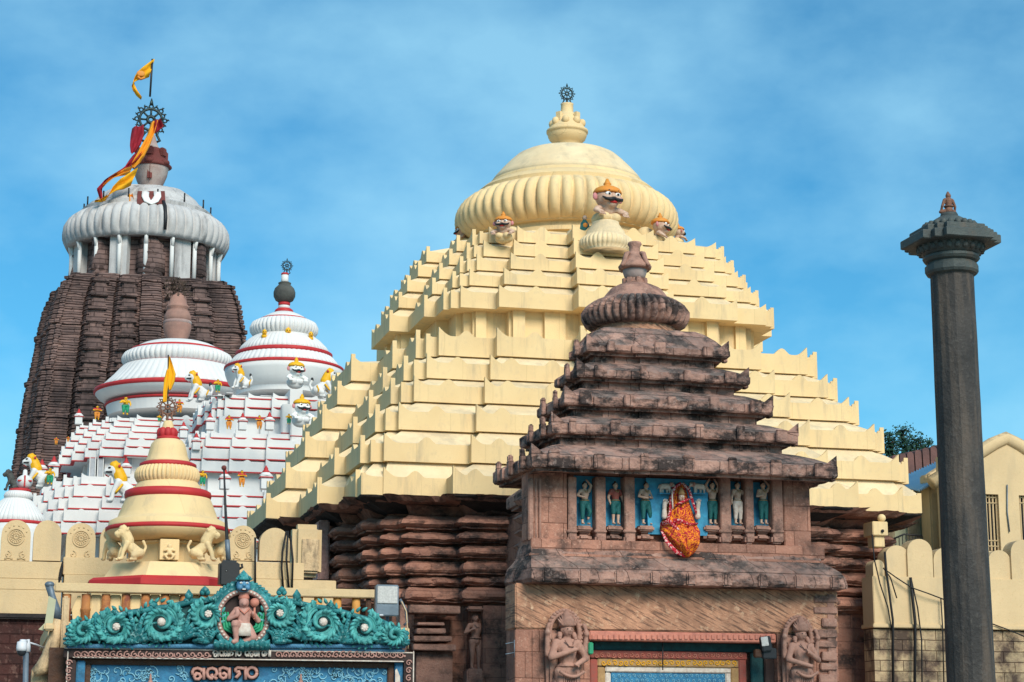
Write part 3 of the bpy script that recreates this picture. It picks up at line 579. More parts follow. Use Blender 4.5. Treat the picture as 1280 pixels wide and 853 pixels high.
    for k in range(8): bs.box((c[0] + .28 * math.cos(k * .785), c[1] + .28 * math.sin(k * .785), pr[1][1]), (.12, .12, .16), Matrix.Rotation(k * .785, 3, 'Z'))
    c, pr = pxprof(793.5, YG, [(8, 351), (13, 347), (15, 341), (15, 337)], 345); bowl = MB(); bowl.lathe(c, pr, 32)
    c, pr = pxprof(793.5, YG, [(15, 338), (20, 337), (21, 334), (17, 329), (13, 324), (10, 319), (8, 317), (6.5, 315), (7, 309), (9, 306), (8, 303.5), (3, 303.5)], 325); tp = MB(); tp.lathe(c, pr, 32)
    for k in range(4):
        a_ = k * math.pi / 2 + .5; s = mpp(un(793, 330, YG)); pts = [Vector((c[0] + r_ * s * math.cos(a_), c[1] + r_ * s * math.sin(a_), float(un(793.5, y_, YG)[2]))) for r_, y_ in ((10, 318), (15, 320), (17, 326), (20, 332), (24, 336))]
        tp.tube(pts, [.05, .07, .07, .07, .05], 6)
    p0 = part('finial_pot', tp, 'brown_plain', t); part('bowl', bowl, 'pot_grey', p0); part('base', bs, 'brown_plain', p0)
    # upper wall: frieze storey
    Yf = YG - (GATE_T[0]['d'][1] - 0.86); globals()['YFR'] = Yf
    def X(px, py=640, Y=Yf): return float(un(px, py, Y)[0])
    def Z(py, px=840, Y=Yf): return float(un(px, py, Y)[2])
    xl, xr = X(660), X(1013); zb, zt = Z(680), Z(585); hw = (xr - xl) / 2; xm = (xl + xr) / 2
    wl = MB(); yb = YG + (YG - Yf)
    # walls with a long recess for the niches
    nl, nr = X(709), X(980); nd = 0.34
    wl.box(((xl + nl) / 2, Yf + .3, (zb + zt) / 2), (nl - xl, .6, zt - zb), None, 0, .02)
    wl.box(((xr + nr) / 2, Yf + .3, (zb + zt) / 2), (xr - nr, .6, zt - zb), None, 0, .02)
    wl.box((xm, Yf + nd + .05, (zb + zt) / 2), (nr - nl + .1, .12, zt - zb))
    part('frieze_wall', wl, 'panel_stone', t)
    rb = MB(); zt2 = lambda py: float(un(655, py, Yf + .6)[2])
    def rr_(e, z): return [(xl + .5 - e, Yf + .45, z), (xr - .5 + e, Yf + .45, z), (xr - .5 + e, Yf + 1.5 + e * .5, z), (xl + .5 - e, Yf + 1.5 + e * .5, z)]
    rgs = [rr_(0, zt2(735))]
    for (y0, y1) in [(731, 716), (713, 702), (699, 688), (684, 671), (667, 655), (650, 633), (627, 612)]:
        z0, z1 = zt2(y0), zt2(y1); rgs += [rr_(0, z0), rr_(.3, z0 + .02), rr_(.42, z0 + (z1 - z0) * .4), rr_(.3, z0 + (z1 - z0) * .75), rr_(0, z1)]
    rgs.append(rr_(0, zt)); rb.loft(dense_rings(rgs, .2)); rb.jitter(.03, 3)
    part('string_course_wall', rb, 'brown_plain', t)
    rb = MB(); rb.box((xm, (Yf + 1.2 + YC - 8) / 2, (zt + .0) / 2), (xr - xl - 4.6, YC - 8 - Yf - 1.2, zt - .05)); part('rear_wall', rb, 'brown', t)
    cpil = MB()
    for (a0, a1, dp) in [(661, 667, .05), (669, 672, .04), (674, 677, .07)]: pbox(cpil, a0, 598, a1, 676, Yf - dp, dp + .05)
    part('corner_pilaster', cpil, 'brown_plain', t)
    for (a0, a1) in [(710.5, 721), (745, 757.5), (781, 794), (901, 914), (932.5, 942.5), (966, 979)]:
        m_ = MB(); pbox(m_, a0, 596, a1, 677, Yf - .02, .5); pbox(m_, a0 - 1.5, 662, a1 + 1.5, 666, Yf - .06, .4); pbox(m_, a0 - .5, 669, a1 + .5, 680, Yf - .08, .4, 0, .05); part('pilaster', m_, 'brown_plain', t)
    bk = MB(); bk.box(((X(722) + X(979)) / 2, Yf + nd - .02, (Z(597) + Z(662)) / 2), (X(979) - X(722), .03, Z(597) - Z(662))); part('niche_backing', bk, 'blue', t)
    bkc = MB(); bkc.prism([(X(812), Z(668)), (X(886), Z(668)), (X(888), Z(598)), (X(810), Z(598))], Yf + .12, Yf + nd); part('niche_backing', bkc, 'blue', t)
    for cx_ in (731, 769, 807, 839 + 0, 862, 829 + 0) [:0]: pass
    for cx_ in (731, 769.5, 808.5, 891, 922.5, 954.5):
        m_ = MB(); pbox(m_, cx_ - 10, 657, cx_ + 10, 664, Yf + .02, .5, 0, .04); pbox(m_, cx_ - 7, 664, cx_ + 7, 667, Yf + .12, .4); pbox(m_, cx_ - 10, 668, cx_ + 10, 675, Yf + .0, .5, 0, .10); m_.jitter(.01, 5); part('niche_pedestal', m_, 'brown_plain', t)
    # sill band, then the sloped string roof
    sb = MB(); pbox(sb, 664, 678, 1031, 695, Yf - .16, 1.2, 0, .02); pbox(sb, 662, 696, 1028, 700, Yf - .22, 1.2, 0, .02); part('sill_band', sb, 'panel_stone', t)
    hw2 = hw
    def ring(e, z): return [(xl - e * .25 + .08, Yf - e, z), (xr + e, Yf - e, z), (xr + e, Yf + .9, z), (xl - e * .6 + .05, Yf + .9, z)]
    hb = MB(); z1, z2, z3, z4 = Z(700), Z(716), Z(735), Z(738)
    rr = dense_rings([ring(.10, z1 + .3), ring(.22, z1), ring(.34, z1 - .1), ring(.52, z2 + .06), ring(.62, z2 - .08), ring(.66, z3 + .1), ring(.62, z3 + .02), ring(.55, z3), ring(.2, z3)], .16); hb.loft(rr, 0); hb.blocks(xm, YG, .6, .4, .05); hb.jitter(.02, 5)
    for k in range(9):
        u = X(675 + k * 44); hb.box((u, Yf - .66, (z2 + z3) / 2 - .02), (.24, .12, (z2 - z3) * .9), None, 0, .04)
    part('string_roof', hb, 'brown_roof', t)
    # lower wall with door recess
    Yl = Yf - .08; lw = MB(); ztp = z3 + .02; xl2, xr2 = float(un(645, 780, Yl)[0]), float(un(1046, 780, Yl)[0]); zd = float(un(850, 790, Yl)[2]); dl, drr = float(un(737, 800, Yl)[0]), float(un(971, 800, Yl)[0])
    lw.box(((xl2 + dl) / 2, Yl + .45, zd / 2), (dl - xl2, .9, zd)); lw.box(((xr2 + drr) / 2, Yl + .45, zd / 2), (xr2 - drr, .9, zd))
    lw.box(((xl2 + xr2) / 2, Yl + 1.3, ztp / 2), (xr2 - xl2 - 1.2, 1.3, ztp - .03)); part('lower_wall', lw, 'panel_stone', t)
    lt = MB(); lt.box(((xl2 + xr2) / 2, Yl + .43, (zd + ztp) / 2 + .003), (xr2 - xl2 + .06, .95, ztp - zd), None, 0, .03); part('lintel', lt, 'lintel', t)
    sp = MB(); pbox(sp, 1035, 742, 1046.5, 900, Yl - .05, .3); 
    rng = random.Random(4)
    for k in range(9): y0 = 745 + k * 14; pbox(sp, 1015 + rng.uniform(0, 14), y0, 1047, y0 + rng.uniform(8, 12), Yl - rng.uniform(.06, .14), .4, 0, .02)
    sp.jitter(.02, 5); part('broken_corner', sp, 'brown_plain', t)
    q = MB(); pbox(q, 644, 787, 664, 900, Yl - .04, .2); pbox(q, 665, 787, 682, 900, Yl - .03, .2, 0, .02); part('corner_pilaster', q, 'panel_stone', t)
    # door: frames nested inwards, leaf at the back
    D = Yl + .1
    f = MB(); pbox(f, 737, 790.5, 970, 802, Yl - .10, .5)
    for k in range(34): pbox(f, 740 + k * 6.8, 793.5, 744.5 + k * 6.8, 799.5, Yl - .13, .1, 0, .012)
    part('door_lintel_band', f, 'salmon', t)
    f = MB(); pbox(f, 742, 803, 957, 814, D + .25, .3); part('door_beam', f, 'teal_dark', t)
    def frame(nm, x0, y0, x1, w, Yy, m_, parent=t, dep=.1):
        k = MB(); pbox(k, x0, y0, x1, y0 + w, Yy, dep); pbox(k, x0, y0 + w, x0 + w, 930, Yy, dep); pbox(k, x1 - w, y0 + w, x1, 930, Yy, dep); return part(nm, k, m_, parent)
    k = MB(); pbox(k, 731, 803, 737, 930, D + .1, .1); part('door_jamb', k, 'teal_dark', t); k = MB(); pbox(k, 940, 816, 956, 930, D + .2, .1); part('door_jamb', k, 'teal_dark', t)
    k = MB(); pbox(k, 957, 803, 969, 930, D + .1, .1); part('door_jamb', k, 'dark_ground', t)
    f1 = frame('door_frame', 738, 814.5, 934, 9.5, D + .22, 'shirt')
    f2 = frame('carved_border', 747, 824, 925, 10, D + .25, 'ochre', f1)
    f3 = frame('pale_border', 757, 834, 915, 7, D + .28, 'cloth_white', f1)
    lf = MB(); pbox(lf, 764, 841, 908, 960, D + .32, .08); part('door_leaf', lf, 'panelblue', t)
    # scroll carving on the borders
    for par, yy, x0, x1, r_, m_ in ((f1, 819.5, 742, 930, 3.2, 'salmon'), (f2, 829, 751, 921, 3.6, 'flag_yellow')):
        sc = MB(); Yy = D + (.22 if par is f1 else .25) - .01; n_ = int((x1 - x0) / 7)
        for k in range(n_):
            cx_ = x0 + (k + .5) * (x1 - x0) / n_; p_ = un(cx_, yy, Yy); rr_ = r_ * mpp(p_); sc.tube(spiral((p_[0], p_[1], p_[2]), rr_, 1.2, k * 1.3, 1 if k % 2 else -1, 10), .012, 4)
        part('scroll_relief', sc, m_, par)
    sc = MB(); rng = random.Random(2)
    for k in range(22):
        for r_ in range(2):
            p_ = un(767 + k * 6.5 + r_ * 3, 845 + r_ * 6, D + .315); sc.tube(spiral((p_[0], p_[1], p_[2]), 2.6 * mpp(p_), 1.1, rng.uniform(0, 6), rng.choice((-1, 1)), 9), .01, 4)
    part('scroll_relief', sc, 'paleblue', t)
    gr = MB(); pbox(gr, 736, 803, 742, 818, Yl - .06, .15); part('door_bracket', gr, 'green', t)
    rod = MB(); a_ = un(828.5, 803, D + .05); rod.tube([a_, un(828.5, 838, D + .05)], .015, 5); part('hanging_rod', rod, 'iron', t)
    # thin metal hooks on the left corner
    hk = MB(); 
    for yy in (805, 818): hk.tube([un(632, yy, Yl - .2), un(643, yy - 2, Yl - .1)], .015, 4)
    hk.tube([un(643, 800, Yl - .1), un(643, 822, Yl - .1)], .015, 4); part('metal_hook', hk, 'grey', t)
    return t
shrine = gate()
# ------------------------------------------------------------ the dark curved tower far behind
YT = 178.0; XT = float(un(183, 300, YT)[0])
def tower_outline(w, x, y, z):
    # one quarter of a square plan broken into rounded offsets with deep slots between them
    segs = [(-1.0, -.70, .90), (-.66, -.40, .955), (-.36, -.11, .985), (-.11, .11, 1.05), (.11, .36, .985), (.40, .66, .955), (.70, 1.0, .90)]
    q = []
    for (s0, s1, d) in segs:
        k = 5
        for j in range(k + 1):
            s_ = s0 + (s1 - s0) * j / k; e = (2 * j / k - 1); dd = d - .018 * abs(e) ** 3
            q.append((s_ * .93, -dd))
        q.append((s1 * .93 + (.008 if s1 < .9 else 0), -(d - .06)))
    out = []
    for kk in range(4):
        for a_, b_ in q:
            for _ in range(kk): a_, b_ = -b_, a_
            out.append((x + a_ * w, y + b_ * w, z))
    return out
def U(px, py, Y): return un3(px, py, Y)
def big_tower():
    t = thing('spire_temple', (XT, YT, 0), 'tall dark stone curved tower with white ribbed cap, farthest temple at the left', 'temple')
    s = mpp(un(183, 400, YT)); b = MB(); rings = []; lst = [(640, 162), (600, 157), (540, 151), (480, 144), (440, 137), (400, 132), (380, 128), (366, 123), (355, 116), (349, 106)]
    sf = mpp(un(183, 400, YT - 9)); ws = [p[1] * sf * .97 for p in lst]; zs = [float(un(183, p[0] + 2, YT - w_ * .85)[2]) for p, w_ in zip(lst, ws)]
    zs = [0.0] + zs; ws = [ws[0] * 1.06] + ws
    z = zs[1]; hi = zs[-1]; rings.append(tower_outline(ws[0], XT, YT, 0)); n = 0
    while z < hi:
        w = float(np.interp(z, zs, ws)); h = 0.46
        big = (n % 9 == 8)
        e = 0.04 if not big else 0.2
        for dz, k in ((0, -.09), (.07, e), (.32, e), (.39, -.09)): rings.append(tower_outline(w + k, XT, YT, z + dz))
        z += h; n += 1
    b.loft(rings, 0, False, True); b.jitter(.09, 1.1)
    part('tower_body', b, 'tower', t)
    # little carved niche stacks running up the slots
    rng = random.Random(1)
    for ux in (-.55, -.235, .235, .55):
        for k in range(16):
            zz = zs[1] + (hi - zs[1]) * (k + .5) / 17; w = float(np.interp(zz, zs, ws)); 
            yy = YT - w * (.98 if abs(ux) < .3 else .94)
            nb = MB(); nb.box((XT + ux * w * .93, yy, zz), (w * .14, .5, 1.5 if k % 3 else 2.2), None, 0, .12); nb.box((XT + ux * w * .93, yy - .12, zz + 1.1), (w * .18, .6, .3), None, 0, .08); nb.jitter(.12, .8); part('carved_niche', nb, 'tower', t)
    dk = MB(); p_ = un(195.5, 377, YT - ws[-1] * 1.14); dk.box((p_[0], p_[1], p_[2]), (.75, .5, 1.5), None, 0, .1); part('window_opening', dk, 'dark', t)
    # recess drum with crouching corner blocks, white struts
    def zc(py): return float(un(181, py, YT)[2])
    c = (XT, YT, 0); dr = MB(); dr.lathe(c, [(85 * s, zc(375)), (80 * s, zc(360)), (78 * s, zc(300))], 40, smooth=False); dr.jitter(.1, .5); part('recess_drum', dr, 'tower', t)
    for k in range(8):
        a_ = k * math.pi / 4 + math.pi / 8 * 0; m_ = MB(); rr = 79 * s
        m_.cap_((XT + rr * math.cos(a_), YT + rr * math.sin(a_), zc(358)), 1.25, (XT + rr * math.cos(a_), YT + rr * math.sin(a_), zc(333)), 1.05); m_.ball((XT + rr * 1.04 * math.cos(a_), YT + rr * 1.04 * math.sin(a_), zc(326)), .9, 8); m_.jitter(.45, .8)
        part('crouching_lion', m_, 'tower', t)
    for a_ in (-2.02, -1.12, -2.9, -.25):
        wp = MB(); wp.box((XT + 83 * s * math.cos(a_), YT + 83 * s * math.sin(a_), zc(336)), (.9, 1.6, zc(306) - zc(366)), Matrix.Rotation(a_, 3, 'Z')); part('lime_panel', wp, 'grey_white', t)
    for k in range(18):
        a_ = 2 * math.pi * k / 18 + .1; m_ = MB(); r1, r2 = 92 * s, 96 * s; ca, sa = math.cos(a_), math.sin(a_)
        m_.tube([Vector((XT + r1 * ca, YT + r1 * sa, zc(366))), Vector((XT + r1 * ca, YT + r1 * sa, zc(313)))], .2, 6)
        m_.tube([Vector((XT + r1 * ca, YT + r1 * sa, zc(330))), Vector((XT + r2 * ca, YT + r2 * sa, zc(312)))], .17, 6)
        part('strut', m_, 'white', t)
    am = MB(); am.lathe(c, [(84 * s, zc(316), 0), (97 * s, zc(318), .0), (100 * s, zc(313), .02), (103.5 * s, zc(306), .05), (104 * s, zc(299), .06), (103 * s, zc(291), .06), (98 * s, zc(283), .05), (90 * s, zc(277), .03), (80 * s, zc(273), 0)], 54 * 8, ribs=54)
    part('ribbed_disc', am, 'grey_white', t)
    st = MB(); st.tube([Vector((XT + r * s * math.sin(.14), YT - r * s * math.cos(.14), zc(y))) for r, y in ((88, 274), (99, 283), (105, 298), (104, 312))], [.16, .18, .18, .15], 6); part('black_cable', st, 'black', t)
    cp = MB(); cp.lathe(c, [(82 * s, zc(275)), (83 * s, zc(270)), (78 * s, zc(267)), (77 * s, zc(265)), (70 * s, zc(262)), (62 * s, zc(252)), (55 * s, zc(247)), (50 * s, zc(244)), (30 * s, zc(241)), (15 * s, zc(240))], 64, smooth=False); cp.jitter(.1, .4)
    cap = part('cap_dome', cp, 'grey_white', t)
    for k in range(14):
        a_ = 2 * math.pi * k / 14 + .3; m_ = MB(); m_.tube([Vector((XT + 79 * s * math.cos(a_), YT + 79 * s * math.sin(a_), zc(268))), Vector((XT + 79 * s * math.cos(a_), YT + 79 * s * math.sin(a_), zc(257)))], .07, 4); part('thin_rod', m_, 'iron', cap)
    # painted mark on the dome: maroon block with a white U and a maroon drop
    def onfront(px, py, rr=56, extra=0.0): q = un(px, py, YT - rr * s - extra); return q
    ya, yb = YT - 73 * s, YT - 92 * s; qa = [U(x, y, Y_) for x, y, Y_ in ((171, 255, yb), (207, 255, yb), (206, 239, ya), (172, 239, ya))]; pb = MB(); pb.add(qa + [p + Vector((0, 3, -1.0)) for p in qa], [(0, 1, 2, 3), (7, 6, 5, 4), (0, 4, 5, 1), (1, 5, 6, 2), (2, 6, 7, 3), (3, 7, 4, 0)]); blk = part('maroon_block', pb, 'maroon', t)
    u = MB(); q = [un(px, py, (ya + (yb - ya) * (py - 239) / 16) - .2) for px, py in ((182, 240), (181.5, 246), (184, 251), (189, 253.5), (194, 251), (197, 246), (196.5, 240))]
    u.tube(q, .36, 6, flat=.3); part('white_mark', u, 'face_white', blk)
    u = MB(); u.tube([un(189, 243, ya - .3), un(189, 254, yb + .9)], [.15, .4], 6); part('drop_mark', u, 'maroon', blk)
    # finial pot
    c2, pr = pxprof(189, YT, [(17, 241), (17, 237), (13, 236), (14, 234), (17, 228), (20, 220), (21, 214), (22, 211), (24, 210), (24, 207), (21, 206), (19, 200), (17, 195), (14, 190), (12, 187), (8, 184), (5, 176), (3.5, 170), (2, 168)], 210)
    pt = MB(); pt.lathe(c2, pr[:8], 32); part('finial_pot', pt, 'pot_grey', t)
    p2_ = MB(); p2_.lathe(c2, pr[7:15], 32); 
    for k in range(6):
        a_ = k * 1.047 + .3; p2_.box((c2[0] + 17.5 * s * math.cos(a_), c2[1] + 17.5 * s * math.sin(a_), zc(193)), (.5, .7, .9), Matrix.Rotation(a_, 3, 'Z'), 0, .12); p2_.ball((c2[0] + 21.5 * s * math.cos(a_), c2[1] + 21.5 * s * math.sin(a_), zc(206)), (.45, .45, .3), 6)
    pp = part('pot_rim', p2_, 'maroon', t)
    st = MB(); pbox(st, 184.5, 199, 190.5, 224, YT - 22.5 * s, 1.0, 0, .2); part('maroon_stripe', st, 'maroon', pp)
    p3_ = MB(); p3_.lathe(c2, pr[14:], 24); part('spire', p3_, 'pot_grey', t)
    # wheel
    wheel_emblem(t, (c2[0] - .2, c2[1], zc(177)), 1.42, 'verdigris', stand=True)
    return t
tower = big_tower()
def ribbon(mb, pts, wid, mi=0, th=.03, wave=0.0, n=22, updir=(0, 0, 1)):
    """a cloth strip following pts, widths per point along updir, with folds and real thickness"""
    P = [Vector(p) for p in pts]; m = 6; top = []; up = Vector(updir)
    grid = []
    for i in range(n + 1):
        u = i / n * (len(P) - 1); k = min(int(u), len(P) - 2); f = u - k
        p = P[k].lerp(P[k + 1], f); w = wid[k] * (1 - f) + wid[k + 1] * f
        row = []
        for j in range(m + 1):
            v = j / m - .5; q = p + up * (w * v); q.y += wave * math.sin(u * .9 + v * 9) + wave * .4 * math.sin(u * 1.7 - v * 17); row.append(q)
        grid.append(row)
    vs = []; fs = []
    for dy in (0, th):
        for r in grid:
            for q in r: vs.append((q.x, q.y + dy, q.z))
    W = m + 1; N2 = (n + 1) * W
    for i in range(n):
        for j in range(m):
            a_ = i * W + j; fs += [(a_, a_ + 1, a_ + W + 1, a_ + W), (N2 + a_, N2 + a_ + W, N2 + a_ + W + 1, N2 + a_ + 1)]
    for i in range(n): a_ = i * W; fs += [(a_, a_ + W, N2 + a_ + W, N2 + a_), (a_ + m, N2 + a_ + m, N2 + a_ + W + m, a_ + W + m)]
    for j in range(m): fs += [(j, N2 + j, N2 + j + 1, j + 1)]; a_ = n * W + j; fs += [(a_, a_ + 1, N2 + a_ + 1, N2 + a_)]
    mb.add(vs, fs, mi, True)
Yq = YT - 3.5
f = thing('temple_flag', U(189, 132, YT), 'small yellow pennant on the thin mast above the metal wheel of the dark tower', 'flag')
mb = MB(); mb.tube([U(187.5, 121, YT), U(190.5, 74, YT)], .1, 5); part('mast', mb, 'iron', f)
mb = MB(); ribbon(mb, [U(190, 85, YT), U(183, 89, YT), U(176, 92, YT), U(170, 96, YT), U(166, 102, YT), U(167, 109, YT), U(171, 116, YT), U(177, 123, YT)], [1.6, 1.55, 1.4, 1.2, .95, .6, .4, .08], th=.05, wave=.25, updir=(.25, 0, 1))
for k in range(len(mb.v)): pass
part('cloth', mb, 'flag_yellow', f)
mb = MB(); cc_ = U(176, 92, YT - .4); mb.ball(cc_, (.38, .06, .28), 8); mb.tube([U(172, 96, YT - .35), U(176, 99, YT - .35), U(181, 97, YT - .35)], .13, 5); part('emblem', mb, 'orange', f)
for (pts, wid, m_, lab) in [
    ([(193, 152), (188, 168), (182, 182), (175, 196), (170, 204), (166, 210)], [6, 7, 8, 9, 8, 3], 'flag_orange', 'long orange streamer cloth hanging from the right side of the tower wheel'),
    ([(172, 158), (171, 170), (169, 182), (166, 192)], [10, 12, 10, 4], 'flag_red', 'short crimson cloth strip tied under the left side of the tower wheel'),
    ([(196, 150), (198, 160), (194, 166)], [5, 9, 3], 'flag_red', 'small crimson knot of cloth on the right side of the tower wheel'),
    ([(172, 192), (167, 200), (160, 208), (148, 216), (134, 225), (124, 236), (127, 252)], [8, 9, 6, 4, 4.5, 5, 1.5], 'flag_red', 'crimson streamer cloth curling down to the left of the tower pot'),
    ([(168, 221), (158, 227), (148, 231), (139, 238), (133, 248)], [15, 15, 13, 9, 4], 'flag_yellow', 'broad torn yellow cloth beside the pot of the dark tower'),
    ([(164, 212), (154, 216), (144, 220), (135, 226), (128, 233)], [6, 6, 5, 5, 3], 'flag_orange', 'upper orange edge cloth above the crimson streamer on the tower'),
    ([(133, 247), (126, 251), (118, 252)], [4, 3, 1], 'flag_yellow', 'thin ragged yellow tail of cloth lying lowest on the tower dome'),
    ([(163, 243), (164, 251), (162, 259)], [3, 5, 1.5], 'flag_orange', 'small torn orange rag hanging on the white dome of the tower')]:
    s_ = mpp(U(170, 200, Yq)); mb = MB(); P_ = [U(x, y, Yq - 2 if y > 215 else Yq) for x, y in pts]
    vert = abs(pts[-1][0] - pts[0][0]) < abs(pts[-1][1] - pts[0][1]) * .8
    ribbon(mb, P_, [w * s_ * 1.35 for w in wid], th=.05, wave=.3, n=40, updir=(1, 0, 0.3) if vert else (0.35, 0, 1)); mb.jitter(.05, .4)
    solo('streamer', mb, m_, P_[0], lab, 'cloth streamer', 'cloth streamers on the dark tower')

# ------------------------------------------------------------ white temples
def turret(mb, x, y, z, w, h):     # small square turret with a red pointed cap
    pass
def make_turret():
    t = thing('roof_turret', (0, 0, 0), 'x', 'turret', 'small red capped turrets on the white temples')
    m_ = MB(); m_.box((0, 0, .45), (.8, .8, .9), None, 0, .03); m_.box((0, 0, .95), (.96, .96, .10), None, 0, .03); m_.lathe((0, 0, 0), [(.5, 1.0), (.52, 1.10), (.36, 1.22), (.30, 1.3)], 12); part('shaft', m_, 'white', t, False)
    m_ = MB(); m_.box((0, 0, .90), (1.0, 1.0, .08)); part('red_band', m_, 'red', t, False)
    m_ = MB(); m_.lathe((0, 0, 0), [(.31, 1.28), (.28, 1.40), (.15, 1.52), (.17, 1.6), (.10, 1.72), (.02, 1.85)], 12); part('cap', m_, 'red', t, False)
    return t
TURRET = make_turret(); _tn = [0]
def place_turret(px, pytop, pybot, Y, lab):
    b_ = U(px, pybot, Y); h = U(px, pytop, Y).z - b_.z; o = TURRET if _tn[0] == 0 else copy_tree(TURRET); _tn[0] += 1
    o.location = b_; o.scale = (h / 1.85,) * 3; o['label'] = lab; return o
def white_block(X, Y, rows, mb_w, mb_r, ztop, atop, dtop, raha=.38, step=.55, lh=.045, fr=.78):
    """rows: (px left corner, py bottom) of the front-left corners, bottom first"""
    T = []
    for (px, py) in rows: d, z = solve_d(px, py, X, Y); T.append((d, z))
    for i, (d, z) in enumerate(T):
        nz = T[i + 1][1] if i + 1 < len(T) else ztop; nd = T[i + 1][0] if i + 1 < len(T) else dtop; h = (nz - z) * fr
        A = [d * .30, d * .62, d * .86]; D = [d + step, d + step * .5, d, d - step * .5]; A2 = [nd * .30, nd * .62, nd * .86]; D2 = [nd + step, nd + step * .5, nd, nd - step * .5]
        mb_w.loft([outline(*off(A, D, -.5), X, Y, z), outline(A, D, X, Y, z), outline(A, D, X, Y, z + h), outline(*off(A2, D2, -.2), X, Y, nz)], 0, True, True)
        parapet(mb_w, outline(A, D, X, Y, z), z, h, .20, .15, .2, 0, bw=.3, hw=.45, pitch=1.9, proud=.01)
        mb_r.loft([outline(*off(A, D, .03), X, Y, z - .02), outline(*off(A, D, .03), X, Y, z + lh), outline(*off(A, D, .0), X, Y, z + lh)], 0); mb_r.loft([outline(*off(A, D, -.2), X, Y, z - .02), outline(*off(A, D, .04), X, Y, z - .02)], 0)
    d = T[-1][0]
    return T
def ringpart(t, cx, Y, ref, lst, name, m_, n=72, smooth=True, ribs=None, flute=None):
    c, pr = pxprof(cx, Y, lst, ref); mb = MB(); mb.lathe(c, pr, n if not ribs else ribs * 6, ribs=ribs, smooth=smooth); return part(name, mb, m_, t)

YA = 135.0; XA = float(un(222, 500, YA)[0])
def temple_a():
    t = thing('white_temple', (XA, YA, 0), 'white temple with red bands, its wide low dome carrying a pinkish stone pot', 'temple')
    w, r = MB(), MB(); zb = float(un(222, 672, YA)[2])
    dA = solve_d(113, 570, XA, YA)[0]
    zt = float(un(222, 516, YA)[2]) + .0
    T1 = white_block(XA, YA, [(50, 666), (54, 651), (61, 635), (69, 620), (80, 605)], w, r, float(un(113, 597, YA - 6)[2]), None, dA * 1.04, step=1.2)
    T2 = white_block(XA, YA, [(107, 570), (110, 559), (116, 549), (122, 541), (128, 533), (133, 526)], w, r, U(150, 519, YA - 6).z, None, dA * .80, step=1.5)
    d = dA * .80; w.loft([outline([2, 3.5, 4.6], [d + .6, d + .3, d, d - .2], XA, YA, T2[-1][1]), outline([2, 3.5, 4.6], [d + .6, d + .3, d, d - .2], XA, YA, U(150, 519, YA - 6).z + .02)], 0, False, True)
    # gallery wall between the blocks
    g_ = dA * 1.0; w.loft([outline([2, 4, 5], [g_ + .2, g_, g_ - .3, g_ - .6], XA, YA, T1[-1][1] + .1), outline([2, 4, 5], [g_ + .2, g_, g_ - .3, g_ - .6], XA, YA, T2[0][1])], 0)
    w.box((XA, YA, T1[0][1] / 2), (dA * 2.4, dA * 2.4, T1[0][1] - .05))
    part('tier_block', w, 'white', t); part('red_band', r, 'red', t)
    for px in (117, 124, 160, 206):
        m_ = MB(); pbox(m_, px - 4.6, 573, px + 4.6, 600, YA - g_ - .12, .3); wd = part('window', m_, 'window_grey', t)
        m_ = MB(); pbox(m_, px - 5.4, 571, px - 4.4, 602, YA - g_ - .2, .3); pbox(m_, px + 4.4, 571, px + 5.4, 602, YA - g_ - .2, .3); part('frame', m_, 'white', wd)
    # bowl, skirts, ribbed disc, cap
    ringpart(t, 222, YA, 480, [(84, 524), (86, 516), (87, 512)], 'drum', 'white', smooth=False)
    ringpart(t, 222, YA, 480, [(84, 512), (88.5, 511), (89, 509), (86, 508)], 'red_band', 'red')
    ringpart(t, 222, YA, 480, [(82, 508), (90, 505), (97, 501), (100.5, 497), (101, 495)], 'bowl', 'white')
    ringpart(t, 222, YA, 480, [(100, 497), (103, 495), (102, 491.5), (97, 490)], 'red_band', 'red')
    c, pr = pxprof(222, YA, [(99, 492, .01), (90, 484, .02), (80, 474, .02), (73, 466, .015), (68, 461, 0)], 480); m_ = MB(); m_.lathe(c, pr, 60 * 6, ribs=60); part('skirt', m_, 'white', t)
    ringpart(t, 222, YA, 480, [(62, 466), (66, 465), (66, 461), (61, 459)], 'red_band', 'red')
    c, pr = pxprof(222, YA, [(60, 463, 0), (66, 459, .03), (69, 454, .04), (69, 450, .04), (66, 445, .03), (60, 442, 0)], 450); m_ = MB(); m_.lathe(c, pr, 60 * 6, ribs=60); part('ribbed_disc', m_, 'white', t)
    ringpart(t, 222, YA, 450, [(56, 444), (60, 442), (58, 439.5), (52, 438)], 'red_band', 'red')
    ringpart(t, 222, YA, 440, [(56, 441), (50, 436), (44, 433), (36, 430.5), (20, 430), (10, 430)], 'cap_dome', 'white')
    k = ringpart(t, 222, YA, 400, [(11, 433), (12, 426), (15.5, 419), (17.5, 410), (17, 405), (15, 403), (17, 401), (17, 397), (14.5, 391), (12, 387), (14, 385.5), (14, 383), (11, 381), (10, 373), (9, 371), (6, 369), (5, 367)], 'finial_pot', 'pot_stone', 32)
    ringpart(k, 222, YA, 400, [(16, 407), (17.6, 405), (17.6, 403), (16, 401)], 'rim', 'pot_grey', 32)
    pl_ = MB(); rg = random.Random(9); tp_ = U(220, 370, YA)
    for k in range(260):
        p = tp_ + Vector((rg.gauss(0, .38), rg.gauss(0, .38), rg.uniform(-.1, 1.15))); d1 = Vector((rg.gauss(0, 1), rg.gauss(0, 1), 1.5)).normalized() * .14; d2 = d1.orthogonal().normalized() * .06; pl_.add([p - d1, p + d2, p + d1, p - d2], [(0, 1, 2, 3)])
    solo('wild_plant', pl_, 'bark', tp_, 'dry brownish weed tuft growing on top of the pinkish stone pot', 'plant')
    m_ = MB(); pbox(m_, 244, 428, 250, 436, YA - 2, 1.2, 0, .1); part('dome_knob', m_, 'white', t)
    return t
white_a = temple_a()
